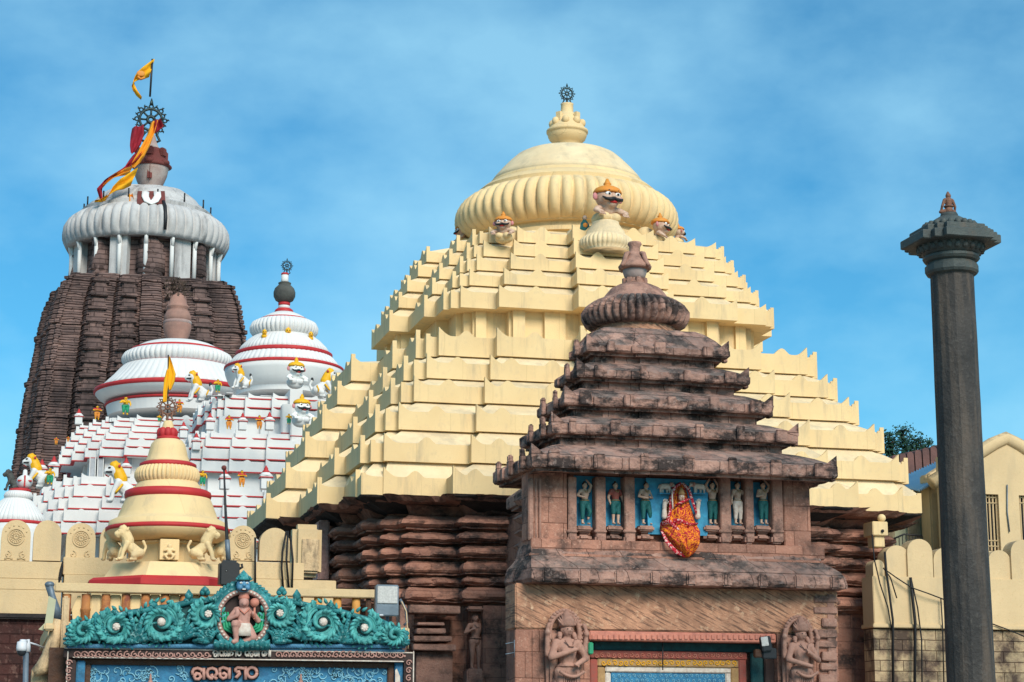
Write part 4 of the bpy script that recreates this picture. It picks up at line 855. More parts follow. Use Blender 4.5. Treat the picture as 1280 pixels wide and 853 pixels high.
YB = 118.0; XB = float(un(356, 430, YB)[0])
def temple_b():
    t = thing('white_temple', (XB, YB, 0), 'white temple with red bands, its tall tiered dome topped by a black stone pot', 'temple')
    w, r = MB(), MB(); dB = solve_d(267, 521, XB, YB)[0]
    T0 = white_block(XB, YB, [(205, 675), (211, 661), (218, 646), (222, 631.5), (227, 619)], w, r, U(300, 612, YB - 7).z, None, solve_d(232, 589, XB, YB)[0] - .4)
    T1 = white_block(XB, YB, [(232, 589), (233.5, 573), (238, 558), (246, 547)], w, r, U(300, 536, YB - 7).z, None, dB)
    T2 = white_block(XB, YB, [(266, 521), (267, 509), (274, 498)], w, r, U(300, 488, YB - 6).z, None, dB * .86)
    g1 = solve_d(232, 589, XB, YB)[0] - .5
    for (T_, Tn, g_) in ((T0, T1, g1), (T1, T2, dB - .3)):
        w.loft([outline([2, 4, 5], [g_ + .6, g_ + .3, g_, g_ - .4], XB, YB, T_[-1][1] + .3), outline([2, 4, 5], [g_ + .6, g_ + .3, g_, g_ - .4], XB, YB, Tn[0][1])], 0)
    g2 = dB * .86; w.loft([outline([2, 4, 5], [g2 + .6, g2 + .3, g2, g2 - .4], XB, YB, T2[-1][1] + .2), outline([2, 4, 5], [g2 + .6, g2 + .3, g2, g2 - .4], XB, YB, U(300, 488, YB - 6).z + .02)], 0, False, True)
    w.box((XB, YB, T0[0][1] / 2), (g1 * 2.4, g1 * 2.4, T0[0][1] - .05))
    # projecting central bay towards the viewer
    Yp = YB - dB - 1.6
    pbox(w, 362, 487, 378, 530, Yp + .7, 3); pbox(w, 363, 520, 398, 600, Yp - .3, 3.5, 0, .05)
    pbox(w, 352, 505, 364, 590, Yp + .3, 3, 0, .05)
    for y0 in (541, 560, 579): pbox(r, 351, y0, 364.5, y0 + 1.2, Yp + .25, .1); pbox(r, 362.5, y0 + 4, 398.5, y0 + 5.2, Yp - .34, .1)
    part('tier_block', w, 'white', t); part('red_band', r, 'red', t)
    ringpart(t, 355, YB, 470, [(58, 497), (60, 488), (62, 484)], 'drum', 'white', smooth=False)
    ringpart(t, 355, YB, 470, [(58, 492), (64, 488), (69, 481), (73, 471), (74, 465)], 'bowl', 'white')
    ringpart(t, 355, YB, 470, [(72, 466), (75, 464), (74.5, 461.5), (70, 460)], 'red_band', 'red')
    c, pr = pxprof(355, YB, [(73, 463, .015), (67, 455, .025), (62, 449, .02), (58, 446, 0)], 455); m_ = MB(); m_.lathe(c, pr, 60 * 6, ribs=60); part('skirt', m_, 'white', t)
    ringpart(t, 355, YB, 445, [(56, 449), (60.5, 448), (60.5, 443.5), (56, 442)], 'red_band', 'red')
    c, pr = pxprof(355, YB, [(59, 445, .015), (54, 436, .025), (46, 428, .02), (38, 422, 0)], 435); m_ = MB(); m_.lathe(c, pr, 60 * 6, ribs=60); part('skirt', m_, 'white', t)
    c, pr = pxprof(355, YB, [(33, 425, 0), (39, 421, .05), (42.5, 416, .07), (43, 411, .07), (40, 405, .06), (34, 402, .03), (28, 401, 0)], 412); m_ = MB(); m_.lathe(c, pr, 44 * 8, ribs=44); part('ribbed_disc', m_, 'white', t)
    ringpart(t, 355, YB, 400, [(28, 404), (31, 402), (30, 400), (26, 399)], 'red_band', 'red')
    ringpart(t, 355.5, YB, 395, [(30, 402), (25, 397), (19, 394), (13, 391.5), (6, 391)], 'cap_dome', 'white')
    for (l_, nm, mm) in [([(12.5, 392), (11, 388), (9, 386.5), (7, 386)], 'red_band', 'red'), ([(8, 387), (7, 383), (6.5, 381)], 'neck', 'white'), ([(7, 382.5), (7.5, 381), (7.5, 379), (6, 378)], 'red_band', 'red'), ([(6, 379), (11, 376), (13.5, 371), (13.7, 366), (12, 361), (8, 357), (7, 356.5), (8, 355), (8, 354), (6, 353)], 'finial_pot', 'pot_black'), ([(5, 354), (4.5, 350), (4.5, 343), (3, 342.5)], 'neck', 'white'), ([(4.8, 344), (4.8, 342.5), (4, 341.5)], 'red_band', 'red')]:
        ringpart(t, 355.5, YB, 370, l_, nm, mm, 28)
    b_ = U(356, 342, YB); wheel_emblem(t, (XB + .02, YB, b_.z), .33, 'verdigris')
    return t
white_b = temple_b()
YCc = 112.0
def small_c():
    t = thing('white_shrine', U(20, 640, YCc), 'small white ribbed shrine top carrying a red crossed pot at the far left edge', 'shrine')
    t.location.z = 0
    ringpart(t, 20, YCc, 640, [(46, 760), (44, 680), (42, 665), (40, 658)], 'drum', 'white', smooth=False)
    ringpart(t, 20, YCc, 640, [(38, 659), (41, 657), (40, 654), (36, 653)], 'red_band', 'red')
    c, pr = pxprof(20, YCc, [(40, 655, .03), (34, 645, .05), (27, 635, .05), (20, 627, .03), (16, 624, 0)], 640); m_ = MB(); m_.lathe(c, pr, 40 * 6, ribs=40); part('skirt', m_, 'white', t)
    c, pr = pxprof(23, YCc, [(14, 626, 0), (17, 623, .04), (18, 620, .04), (16, 616, .03), (12, 614, 0)], 620); m_ = MB(); m_.lathe(c, pr, 36 * 6, ribs=36); part('ribbed_disc', m_, 'white', t)
    ringpart(t, 25, YCc, 612, [(12, 616), (14, 614.5), (13, 612), (9, 611)], 'red_band', 'red', 32)
    k = ringpart(t, 31, YCc, 600, [(5, 611), (8, 608), (10, 603), (9.5, 599), (8, 597), (5, 595), (3, 594), (2.5, 588), (1, 587)], 'finial_pot', 'white', 28)
    m_ = MB(); s_ = YCc - 10.4 * mpp(U(31, 600, YCc)); pbox(m_, 30, 594, 32, 608, s_, .3); pbox(m_, 22, 600, 40, 602, s_ + .06, .3); part('red_cross', m_, 'red', k)
    return t
small_c()
for (px, y0, y1, Y, lab) in [
    (51.5, 574, 600, 124, 'striped little turret left of the window gallery on the far left white temple'), (66.5, 570, 597, 124, 'taller turret just left of the windows on the far left white temple'),
    (98, 511, 531, 127, 'round red banded turret highest on the left slope of the white temple'), (245, 541, 563, 112, 'red capped turret beside the yellow cape figures left of the nearer white temple'),
    (262, 516, 538, 109.5, 'first red capped turret of the upper row on the nearer white temple'), (303, 516, 538, 109, 'second red capped turret of the upper row on the nearer white temple'), (336.5, 515, 538, 108.5, 'third red capped turret of the upper row on the nearer white temple'),
    (280.5, 585, 612, 108, 'red capped turret of the lower row just behind the thin black pole'), (332, 582, 612, 107.5, 'red capped turret of the lower row right of the small orange figure'),
    (157, 572, 597, 124, 'turret with triple red rings between the gallery windows'), (229, 527, 548, 113, 'small turret behind the wheel on the left edge of the nearer white temple')]:
    place_turret(px, y0, y1, Y, lab)
# ============================================================ figures
def F_(o, name, mb, m, world=False): return part(name, mb, m, o, world)
def lion(label, group, palette=('white', 'yellow'), plain=None):
    """seated lion facing local -X, one unit tall; body, cape, face marks, tail"""
    t = thing('lion_statue', (0, 0, 0), label, 'statue', group)
    b = MB(); Y2 = .13
    b.cap_((.22, 0, .20), .19, (-.05, 0, .42), .17); b.cap_((-.05, 0, .42), .17, (-.12, 0, .62), .14)
    b.cap_((-.12, 0, .62), .13, (-.24, 0, .80), .14); b.cap_((-.26, 0, .80), .13, (-.40, 0, .74), .085)
    b.cap_((-.40, 0, .70), .06, (-.36, 0, .66), .05)
    for s in (-1, 1):
        b.cap_((-.12, s * Y2, .48), .085, (-.24, s * Y2, .22), .06); b.cap_((-.24, s * Y2, .22), .06, (-.27, s * Y2, .04), .055); b.cap_((-.27, s * Y2, .03), .05, (-.35, s * Y2, .03), .045)
        b.cap_((.24, s * Y2, .22), .15, (.06, s * Y2 * 1.2, .14), .09); b.cap_((.06, s * Y2 * 1.2, .12), .07, (.12, s * Y2 * 1.2, .04), .05); b.cap_((.12, s * Y2 * 1.2, .03), .045, (-.02, s * Y2 * 1.2, .03), .045)
    b.cap_((.36, 0, .16), .05, (.46, 0, .40), .04); b.cap_((.46, 0, .40), .04, (.38, 0, .56), .05)
    body = remesh(b, .022, 2)
    F_(t, 'body', body, plain or palette[0])
    c = MB(); c.cap_((-.06, 0, .55), .175, (-.14, 0, .74), .16); c.cap_((-.14, 0, .74), .15, (-.22, 0, .88), .135); c.cap_((-.22, 0, .9), .11, (-.2, 0, 1.0), .03)
    for s in (-1, 1): c.cap_((-.14, s * .13, .86), .05, (-.10, s * .15, .93), .02)
    cape = remesh(c, .022, 2)
    F_(t, 'mane_cape', cape, plain or palette[1])
    if not plain:
        for s in (-1, 1):
            e = MB(); e.ball((-.34, s * .085, .82), (.045, .03, .03), 6); F_(t, 'eye', e, 'black')
            e = MB(); e.cap_((-.30, s * .10, .72), .025, (-.42, s * .07, .72), .02); F_(t, 'whisker_mark', e, 'black')
            e = MB(); e.tube([(-.02, s * .19, .42), (-.16, s * .20, .24), (-.2, s * .19, .2)], [.03, .03, .01], 5); F_(t, 'stripe', e, palette[1])
            e = MB(); e.tube([(.26, s * .27, .35), (.2, s * .27, .2), (.22, s * .25, .1)], [.025, .03, .01], 5); F_(t, 'stripe', e, palette[1])
        e = MB(); e.cap_((-.40, 0, .66), .04, (-.36, 0, .62), .02); F_(t, 'tongue', e, 'red')
        e = MB(); e.ball((-.12, -.15, .86), (.04, .03, .045), 6); e.ball((-.12, .15, .86), (.04, .03, .045), 6); F_(t, 'ear', e, 'red')
        e = MB(); e.ball((.38, 0, .58), (.05, .05, .08), 6); F_(t, 'tail_tuft', e, 'black')
    else:
        for s in (-1, 1): e = MB(); e.ball((-.36, s * .08, .83), .025, 5); F_(t, 'eye', e, plain)
    return t
def guardian(label, group, face='skin', crown='orange', chest='cream', brow='black'):
    """round faced crouching guardian with crown and big moustache, facing local -Y, one unit tall"""
    t = thing('guardian_statue', (0, 0, 0), label, 'statue', group)
    h = MB(); h.ball((0, 0, .60), (.235, .21, .245), 12); h.ball((-.11, -.15, .55), .085, 8); h.ball((.11, -.15, .55), .085, 8); h.ball((0, -.2, .58), (.05, .06, .045), 8); h.cap_((0, -.19, .66), .03, (0, -.22, .58), .035)
    h.cap_((0, -.14, .44), .10, (0, -.1, .40), .09); h.cap_((0, 0, .42), .14, (0, .03, .3), .14)
    for s in (-1, 1): h.cap_((s * .2, -.02, .33), .075, (s * .30, -.12, .25), .06); h.cap_((s * .30, -.12, .25), .055, (s * .24, -.2, .2), .05)
    F_(t, 'head', remesh(h, .02, 1), face)
    for s in (-1, 1):
        for k in range(4):
            f_ = MB(); f_.cap_((s * .24 + (k - 1.5) * .03, -.21, .19), .018, (s * .24 + (k - 1.5) * .032, -.25, .14), .014, 0, 6); F_(t, 'finger', f_, face)
    c = MB(); c.ball((0, .10, .10), (.27, .2, .22), 10); c.ball((-.11, -.06, .14), .12, 8); c.ball((.11, -.06, .14), .12, 8)
    F_(t, 'chest', remesh(c, .025, 1), chest)
    c = MB(); c.lathe((0, .01, 0), [(.245, .68), (.26, .70), (.255, .74), (.22, .80), (.15, .845), (.07, .87), (.06, .9), (.075, .92), (.05, .96), (.02, 1.04)], 24); F_(t, 'crown', c, crown)
    for s in (-1, 1):
        e = MB(); e.ball((s * .255, .0, .60), (.05, .035, .085), 8); F_(t, 'ear', e, 'pink')
        e = MB(); e.ball((s * .095, -.195, .635), (.055, .035, .045), 8); ey = F_(t, 'eye', e, 'face_white')
        e = MB(); e.ball((s * .09, -.225, .63), (.024, .016, .026), 6); F_(ey, 'pupil', e, 'black')
        e = MB(); e.tube([(s * .03, -.225, .69), (s * .09, -.225, .715), (s * .165, -.175, .68)], [.008, .014, .006], 5); F_(t, 'eyebrow', e, 'black')
    m_ = MB()
    for s in (-1, 1): m_.tube([(0, -.27, .515), (s * .08, -.26, .49), (s * .155, -.225, .505), (s * .205, -.18, .56)], [.03, .045, .035, .012], 8)
    F_(t, 'moustache', m_, 'black')
    m_ = MB(); m_.ball((0, -.22, .455), (.075, .045, .035), 8); F_(t, 'mouth', m_, 'red')
    m_ = MB(); m_.tube([(0, -.21, .68), (0, -.225, .76)], .012, 5); F_(t, 'forehead_mark', m_, 'red')
    return t
def put(o, px, pyfeet, Y, pyhead, rotz=0.0, flip=1):
    b = U(px, pyfeet, Y); h = U(px, pyhead, Y).z - b.z; o.location = b; o.scale = (h, h, h); o.rotation_euler = (0, 0, rotz); return o
GG = 'moustached guardians round the cream dome'
G1 = guardian('moustached guardian bust on the ribbed mini dome, frontal, nearest of those round the cream dome', GG)
put(G1, 760, 281, 60.2, 226, R(14)); G1.scale = (G1.scale[0] * 1.25, G1.scale[1] * 1.15, G1.scale[2])
for (px, y0, y1, Y, rz, lab) in [(629, 300, 266, 61.0, R(-25), 'moustached guardian facing slightly left under the left half of the cream ribbed dome'), (826, 306, 268, 61.8, R(52), 'moustached guardian facing right under the right half of the cream ribbed dome'),
                                 (577, 306, 278, 66.5, R(-85), 'partly hidden guardian in profile at the far left end of the cream ribbed dome'), (848, 306, 280, 66.8, R(100), 'partly hidden guardian at the far right end of the cream ribbed dome')]:
    o = copy_tree(G1); o['label'] = lab; put(o, px, y0, Y, y1, rz); o.scale = (o.scale[0] * 1.25, o.scale[1] * 1.15, o.scale[2])
# mini ribbed domes that carry the two front guardians (parts of the big temple)
def mini(px, Y, k=1.0):
    c, pr = pxprof(px, Y, [(30 * k, 316, 0), (27 * k, 314.5, 0), (33 * k, 311, .05), (34 * k, 306, .08), (33 * k, 301, .08), (28 * k, 297, .04), (25 * k, 295, 0), (24 * k, 291, 0), (20 * k, 286, 0), (17 * k, 281, 0), (17 * k, 279, 0), (12 * k, 277, 0)], 295); m_ = MB(); m_.lathe(c, pr, 34 * 6, ribs=34); part('mini_dome', m_, 'cream_top', yellow)
mini(757, 60.2)
for px, Y in ((806, 62.4), (640, 61.8)):
    m_ = MB(); c = U(px, 298, Y); m_.ball(c, (.34, .4, .4), 10); m_.cap_(c, .36, c + Vector((.4 if px > 700 else -.1, 0, -.35)), .3); part('lion_haunch', remesh(m_, .06, 2), 'cream', yellow)
m_ = MB(); p_ = U(731, 296, 61.0); m_.box(p_ + Vector((0, 0, -.1)), (.16, .3, .9), None, 0, .04); mini_p = thing('attendant_statue', U(731, 306, 61), 'small green painted attendant standing left of the frontal guardian on the cream temple', 'statue')
b_ = MB(); z0 = U(731, 306, 61); hh = U(731, 270, 61).z - z0.z
b_.cap_((-.02, 0, .05), .08, (-.02, 0, .5), .1); b_.cap_((0, 0, .5), .1, (0, 0, .75), .11); b_.ball((0, 0, .92), .08, 8); b_.cap_((.1, 0, .72), .045, (.16, -.08, .5), .04); b_.cap_((-.1, 0, .72), .045, (-.16, -.08, .5), .04)
bb = remesh(b_, .02, 1); F_(mini_p, 'body', bb, 'trouser'); mini_p.scale = (hh,) * 3
b_ = MB(); b_.ball((0, -.03, .92), (.075, .07, .085), 8); F_(mini_p, 'face', b_, 'skin'); b_ = MB(); b_.ball((0, -.04, .66), (.09, .08, .13), 8); F_(mini_p, 'sash', b_, 'orange')

LG = 'white lions with yellow capes on the white temples'
L1 = lion('yellow caped white lion facing left at the far left, beside the dark stone lion', LG)
put(L1, 47, 610, 121, 572); L1.scale = tuple(v * 1.12 for v in L1.scale)
for (px, y0, y1, Y, rz, lab) in [
    (153, 628, 577, 121, R(0), 'large yellow caped white lion left of the cream stupa, before the gallery windows'), (248, 502, 464, 125, R(8), 'yellow caped white lion facing left on the terrace between the two white domes'),
    (302, 486, 455, 110, R(20), 'yellow caped white lion facing left below the dome of the nearer white temple')]:
    o = copy_tree(L1); o['label'] = lab; put(o, px, y0, Y, y1, rz)
o = copy_tree(L1); o['label'] = 'yellow caped white lion facing right, half behind the cream temple edge'; put(o, 404, 497, 110.5, 460, R(180))
WG = 'white faced guardians on the nearer white temple'
W1 = guardian('white faced guardian with yellow crown just below the dome skirt of the nearer white temple', WG, 'face_white', 'yellow', 'white')
put(W1, 370, 482, 109, 448, R(14)); W1.scale = (W1.scale[0] * 1.2, W1.scale[1], W1.scale[2])
o = copy_tree(W1); o['label'] = 'white faced guardian with yellow crown on the projecting bay, lower and nearer one'; put(o, 377, 530, 106.5, 494, R(14)); o.scale = (o.scale[0] * 1.2, o.scale[1], o.scale[2])
# dark lion
DL = lion('dark stone lion in silhouette at the far left edge against the sky', None, plain='pot_black'); put(DL, 15, 613, 116, 587, R(0))
# small painted standing figures
def human(name, label, group, h, pose, mats, voxel=.017):
    """standing figure one unit tall facing -Y. pose: joints; mats: dict body, legs, head extras"""
    t = thing(name, (0, 0, 0), label, 'statue', group)
    J = dict(pel=(0, 0, .50), wai=(0, 0, .58), che=(0, 0, .71), nec=(0, 0, .81), hea=(0, -.01, .90), sl=(-.115, 0, .775), sr=(.115, 0, .775), el=(-.16, -.02, .63), er=(.16, -.02, .63), hl=(-.15, -.08, .52), hr=(.15, -.08, .52),
             pl=(-.06, 0, .49), pr=(.06, 0, .49), kl=(-.065, -.015, .27), kr=(.065, -.015, .27), fl=(-.065, 0, .04), fr=(.065, 0, .04)); J.update(pose)
    b = MB(); b.cap_(J['pel'], .09, J['wai'], .072); b.cap_(J['wai'], .072, J['che'], .10); b.cap_(J['sl'], .045, J['sr'], .045); b.cap_(J['che'], .09, J['nec'], .045); b.cap_(J['nec'], .035, J['hea'], .04)
    b.ball(J['hea'], (.056, .064, .072), 10); hx, hy, hz = J['hea']; b.ball((hx, hy - .062, hz - .008), (.012, .018, .018), 6); b.ball((hx - .06, hy, hz), (.012, .016, .022), 6); b.ball((hx + .06, hy, hz), (.012, .016, .022), 6)
    for s, e, w in (('sl', 'el', 'hl'), ('sr', 'er', 'hr')):
        b.cap_(J[s], .042, J[e], .032); b.cap_(J[e], .032, J[w], .024)
        d = (Vector(J[w]) - Vector(J[e])).normalized(); q = Vector(J[w]); b.cap_(q, .025, q + d * .03, .022)
    for p, k, f in (('pl', 'kl', 'fl'), ('pr', 'kr', 'fr')):
        b.cap_(J[p], .068, J[k], .044); b.cap_(J[k], .044, J[f], .028); b.cap_((J[f][0], J[f][1], .025), .026, (J[f][0], J[f][1] - .07, .02), .022)
    F_(t, 'body', remesh(b, voxel, 1), mats['body'])
    # fingers and thumbs
    fm = MB()
    for e, w, s in (('el', 'hl', -1), ('er', 'hr', 1)):
        d = (Vector(J[w]) - Vector(J[e])).normalized(); q = Vector(J[w]) + d * .03; side = d.orthogonal().normalized(); oth = d.cross(side)
        for k in range(4): o_ = side * (k - 1.5) * .012; fm.cap_(q + o_, .0075, q + o_ + d * (.026 if k in (1, 2) else .02) + oth * .01, .0055, 0, 6)
        fm.cap_(q - d * .02 + side * .02, .008, q + side * .032 - oth * .004, .006, 0, 6)
    F_(t, 'fingers', fm, mats['body'])
    if mats.get('legs'):
        g_ = MB(); g_.cap_((0, 0, .53), .098, (0, 0, .49), .10)
        for p, k, f in (('pl', 'kl', 'fl'), ('pr', 'kr', 'fr')):
            q = Vector(J[k]).lerp(Vector(J[f]), .55 if mats.get('long') else .1); g_.cap_(J[p], .078, J[k], .056); g_.cap_(J[k], .054, q, .046)
        F_(t, 'trousers', remesh(g_, voxel, 1), mats['legs'])
    if mats.get('shirt'):
        g_ = MB(); g_.cap_(J['wai'], .08, J['che'], .108); g_.cap_(J['sl'], .053, J['sr'], .053)
        for s, e in (('sl', 'el'), ('sr', 'er')): g_.cap_(J[s], .05, Vector(J[s]).lerp(Vector(J[e]), .5), .045)
        F_(t, 'shirt', remesh(g_, voxel, 1), mats['shirt'])
    if mats.get('skirt'):
        g_ = MB(); g_.lathe((0, 0, 0), [(.105, .56), (.115, .5), (.13, .38), (.15, .28), (.145, .275)], 20); F_(t, 'skirt', g_, mats['skirt'])
    h_ = MB(); h_.ball((hx, hy + .018, hz + .022), (.062, .06, .062), 8); h_.ball((hx, hy + .02, hz + .085), (.03, .03, .03), 6); F_(t, 'hair', h_, mats.get('hair', 'dark_ground'))
    e = MB(); e.ball((hx - .02, hy - .056, hz + .008), (.010, .006, .006), 5); e.ball((hx + .02, hy - .056, hz + .008), (.010, .006, .006), 5); F_(t, 'eyes', e, 'black')
    e = MB(); e.ball((hx, hy - .058, hz - .034), (.016, .006, .005), 5); F_(t, 'mouth', e, 'red' if mats['body'] != 'brown_plain' else 'brown_plain')
    e = MB(); e.tube([Vector((x, y - .095 if False else y, z)) for x, y, z in [(-.05, -.07, .80), (-.02, -.105, .74), (.02, -.105, .74), (.05, -.07, .80)]], .008, 5); F_(t, 'necklace', e, mats.get('jewel', 'ochre'))
    e = MB(); e.lathe((0, 0, 0), [(.10, .545), (.108, .555), (.10, .565)], 20); F_(t, 'belt', e, mats.get('jewel', 'ochre'))
    return t
NG = 'painted niche figures in the frieze of the brown gate shrine'
Yn = YFR + .13
pal = dict(body='skin', legs='trouser', long=True)
up = .97
poses = [
    (731, dict(er=(.17, -.02, .90), hr=(.07, -.02, 1.0), el=(-.2, -.03, .66), hl=(-.10, -.12, .62), che=(.01, 0, .71), kr=(.11, -.05, .29), fr=(.09, -.0, .14), hea=(.0, -.01, .9)), pal, 'niche figure at the far left with raised right arm and lifted foot'),
    (769.5, dict(el=(-.19, 0, .62), hl=(-.17, -.04, .50), er=(.19, 0, .62), hr=(.21, -.02, .48)), dict(body='skin', legs='trouser', shirt='shirt'), 'niche figure in dull red top with both arms hanging, second from the left'),
    (807, dict(el=(-.2, -.04, .64), hl=(-.06, -.14, .60), er=(.17, -.03, .62), hr=(.04, -.14, .62), kr=(.10, -.03, .27), fr=(.12, 0, .12), hea=(.03, -.01, .9)), pal, 'niche figure holding both hands at the waist, left of the draped goddess'),
    (891, dict(el=(-.18, 0, .90), hl=(-.09, 0, 1.02), er=(.18, 0, .90), hr=(.09, 0, 1.02)), pal, 'niche figure with both arms raised overhead, right of the draped goddess'),
    (922.5, dict(er=(.2, -.02, .68), hr=(.2, -.08, .80), el=(-.17, -.02, .62), hl=(-.18, -.03, .50)), dict(body='skin', legs='cloth_white', long=True), 'niche figure in white lower cloth, second from the right'),
    (954.5, dict(er=(.19, 0, .90), hr=(.08, 0, 1.0), el=(-.19, -.04, .64), hl=(-.08, -.12, .66)), pal, 'niche figure at the far right with one arm raised over its head')]
for px, ps, ml, lab in poses:
    o = human('niche_figure', lab, NG, 1, ps, ml, .014); put(o, px, 656, Yn, 602, R(14))
# painted figures of the white temple gallery
HG = 'little painted figures on the white temples'
H1 = human('painted_figure', 'yellow and green little figure between turrets, right of the cream stupa tip', HG, 1, dict(el=(-.2, -.04, .64), hl=(-.06, -.12, .66)), dict(body='yellow', legs='green', long=True), .02)
put(H1, 253, 608, 108.5, 588, R(14)); H1.scale = (H1.scale[0] * 1.5, H1.scale[1] * 1.5, H1.scale[2])
H2 = human('painted_figure', 'orange and red little figure between turrets just right of the thin black pole', HG, 1, dict(el=(-.18, -.05, .64), hl=(-.03, -.12, .66), er=(.18, -.05, .64), hr=(.03, -.12, .66)), dict(body='yellow', legs='orange', long=True, shirt='red'), .02)
put(H2, 302, 609, 108, 588, R(14)); H2.scale = (H2.scale[0] * 1.5, H2.scale[1] * 1.5, H2.scale[2])
for src, px, y0, y1, Y, lab in [(H2, 286, 537, 520, 109.3, 'pinkish orange figure between the first and second upper turrets'), (H2, 324, 537, 520, 109, 'yellow orange figure between the second and third upper turrets'), (H1, 361, 531, 518, 107.5, 'blue and yellow figure left of the lower white faced guardian'),
                                (H1, 156.5, 519, 497, 125.5, 'green figure with orange legs under the rim of the wide white dome'), (H2, 121, 525, 508, 127, 'yellow figure at the left end of the wide white dome rim'), (H1, 272, 491, 475, 113, 'green and yellow figure at the gap between the two white domes'),
                                (H2, 224, 516, 500, 122, 'yellow figure right of the small flag on the white dome rim'), (H1, 62, 606, 586, 120, 'green figure behind the yellow caped lion at the far left'), (H1, 199, 528, 519, 121, 'tiny yellow figure seen through the metal wheel of the stupa'), (H2, 70, 556, 547, 127, 'tiny yellow figure on the left slope of the white temple'), (H2, 85, 553, 546, 127, 'tiny ochre figure next to it, nearer the pyramid edge of the white temple')]:
    o = copy_tree(src); o['label'] = lab; put(o, px, y0, Y, y1, R(14)); o.scale = (o.scale[0] * 1.7, o.scale[1] * 1.5, o.scale[2] * 1.05)
# yellow little heads on the upper ribbed disc of the nearer white temple
for px, y0, y1, w_, lab in [(330.5, 421, 412, 0, 'small yellow head ornament, left one on the ribbed disc of the nearer white dome'), (360, 421, 410, 0, 'small yellow head ornament, middle one on the ribbed disc of the nearer white dome'), (388.5, 424, 415, 0, 'small yellow head ornament, right one on the ribbed disc of the nearer white dome')]:
    Yk = YB - 1.9; b_ = U(px, y0, Yk); t = thing('head_ornament', b_, lab, 'ornament', 'yellow heads on the white ribbed disc'); s_ = U(px, y1, Yk).z - b_.z
    m_ = MB(); m_.ball((0, 0, .6 * s_), (.34 * s_, .4 * s_, .4 * s_), 8); m_.cap_((0, .1, .1 * s_), .4 * s_, (0, .05, .3 * s_), .3 * s_); m_.cap_((0, 0, .9 * s_), .15 * s_, (0, 0, 1.05 * s_), .05 * s_); part('head', m_, 'yellow', t, False)
    for s in (-1, 1): e = MB(); e.ball((s * .13 * s_, -.36 * s_, .65 * s_), .07 * s_, 5); part('eye', e, 'black', t, False)
    e = MB(); e.ball((0, -.36 * s_, .45 * s_), (.12 * s_, .06 * s_, .04 * s_), 5); part('mouth', e, 'red', t, False)

# stone guards of the door
def door_guard(label, px, pyfeet, pyhead, flip):
    s = flip
    o = human('door_guard', label, 'four armed stone guards beside the door', 1, dict(el=(-.19, -.04, .63), hl=(.0, -.14, .70) if s > 0 else (-.02, -.15, .57), er=(.19, -.04, .63), hr=(.04, -.15, .57) if s > 0 else (.0, -.14, .71), kl=(-.07, -.02, .27), kr=(.07, -.02, .27)),
              dict(body='brown_plain', legs='brown_plain', hair='brown_plain', jewel='brown_plain', long=True), .011)
    # back arms, aureole, crown, sash ends
    a = MB()
    for k in (-1, 1): a.cap_((k * .11, .03, .75), .035, (k * .20, .02, .66), .03); a.cap_((k * .20, .02, .66), .03, (k * .21, .0, .83), .025); a.ball((k * .21, -.01, .87), .032, 8); a.cap_((k * .21, 0, .9), .02, (k * .19, 0, .95), .025)
    F_(o, 'back_arms', remesh(a, .014, 1), 'brown_plain')
    a = MB(); pts = [(.165 * math.cos(t_), .05, .87 + .20 * math.sin(t_)) for t_ in np.linspace(-.35, math.pi + .35, 22)]; a.tube(pts, .028, 8)
    for q in pts: a.ball((q[0] * 1.12, .04, .87 + (q[2] - .87) * 1.12), .022, 5)
    F_(o, 'aureole', a, 'brown_plain')
    a = MB(); a.lathe((0, 0, 0), [(.072, .93), (.082, .95), (.078, .97), (.08, 1.0), (.05, 1.04), (.03, 1.07), (.01, 1.1)], 20)
    for k in range(9): t_ = math.pi * (k + .5) / 9; a.cap_((.07 * math.cos(t_), -.04, .95 + .02 * math.sin(t_)), .014, (.11 * math.cos(t_), -.03, .99 + .07 * math.sin(t_)), .006, 0, 6)
    F_(o, 'crown', a, 'brown_plain')
    a = MB()
    for k in (-1, 1): a.prism([(k * .10, .50), (k * .20, .25), (k * .12, .24)] if k > 0 else [(k * .10, .50), (k * .12, .24), (k * .20, .25)], -.02, .04); a.cap_((k * .075, .0, .86), .028, (k * .085, -.02, .82), .02)
    a.tube([(x, -.10 - .02 * math.cos(x * 9), .50 - .05 * math.cos(x * 12)) for x in np.linspace(-.13, .13, 9)], .016, 6)
    for k in range(7): a.tube([(-.07 + k * .023, -.08, .5), (-.07 + k * .023, -.085, .3)], .006, 4)
    F_(o, 'sash', a, 'brown_plain')
    a = MB(); a.box((0, .1, .45), (.36, .08, .9), None, 0, .03); F_(o, 'back_slab', a, 'brown_plain')
    Y = YFR - .36; put(o, px, pyfeet, Y, pyhead, R(10)); return o
door_guard('stone guard with four arms and halo, left of the painted door', 709, 906, 775, 1)
door_guard('stone guard with four arms and halo, right of the painted door', 1004, 900, 782, -1)
o = human('carved_figure', 'slender brown carved figure in the wall niche left of the gate shrine', None, 1, dict(el=(-.2, 0, .64), hl=(-.1, -.1, .70), er=(.19, 0, .6), hr=(.18, 0, .46), che=(.02, 0, .71)), dict(body='brown_plain', hair='brown_plain', jewel='brown_plain', skirt=None), .013)
put(o, 594, 838, YC - 8.75, 766, R(14))
m_ = MB(); pbox(m_, 584, 758, 605, 764, YC - 9.05, .5, 0, .05); pbox(m_, 584, 836, 605, 880, YC - 9.1, .6, 0, .05); part('niche_bracket', m_, 'brown_plain', yellow)

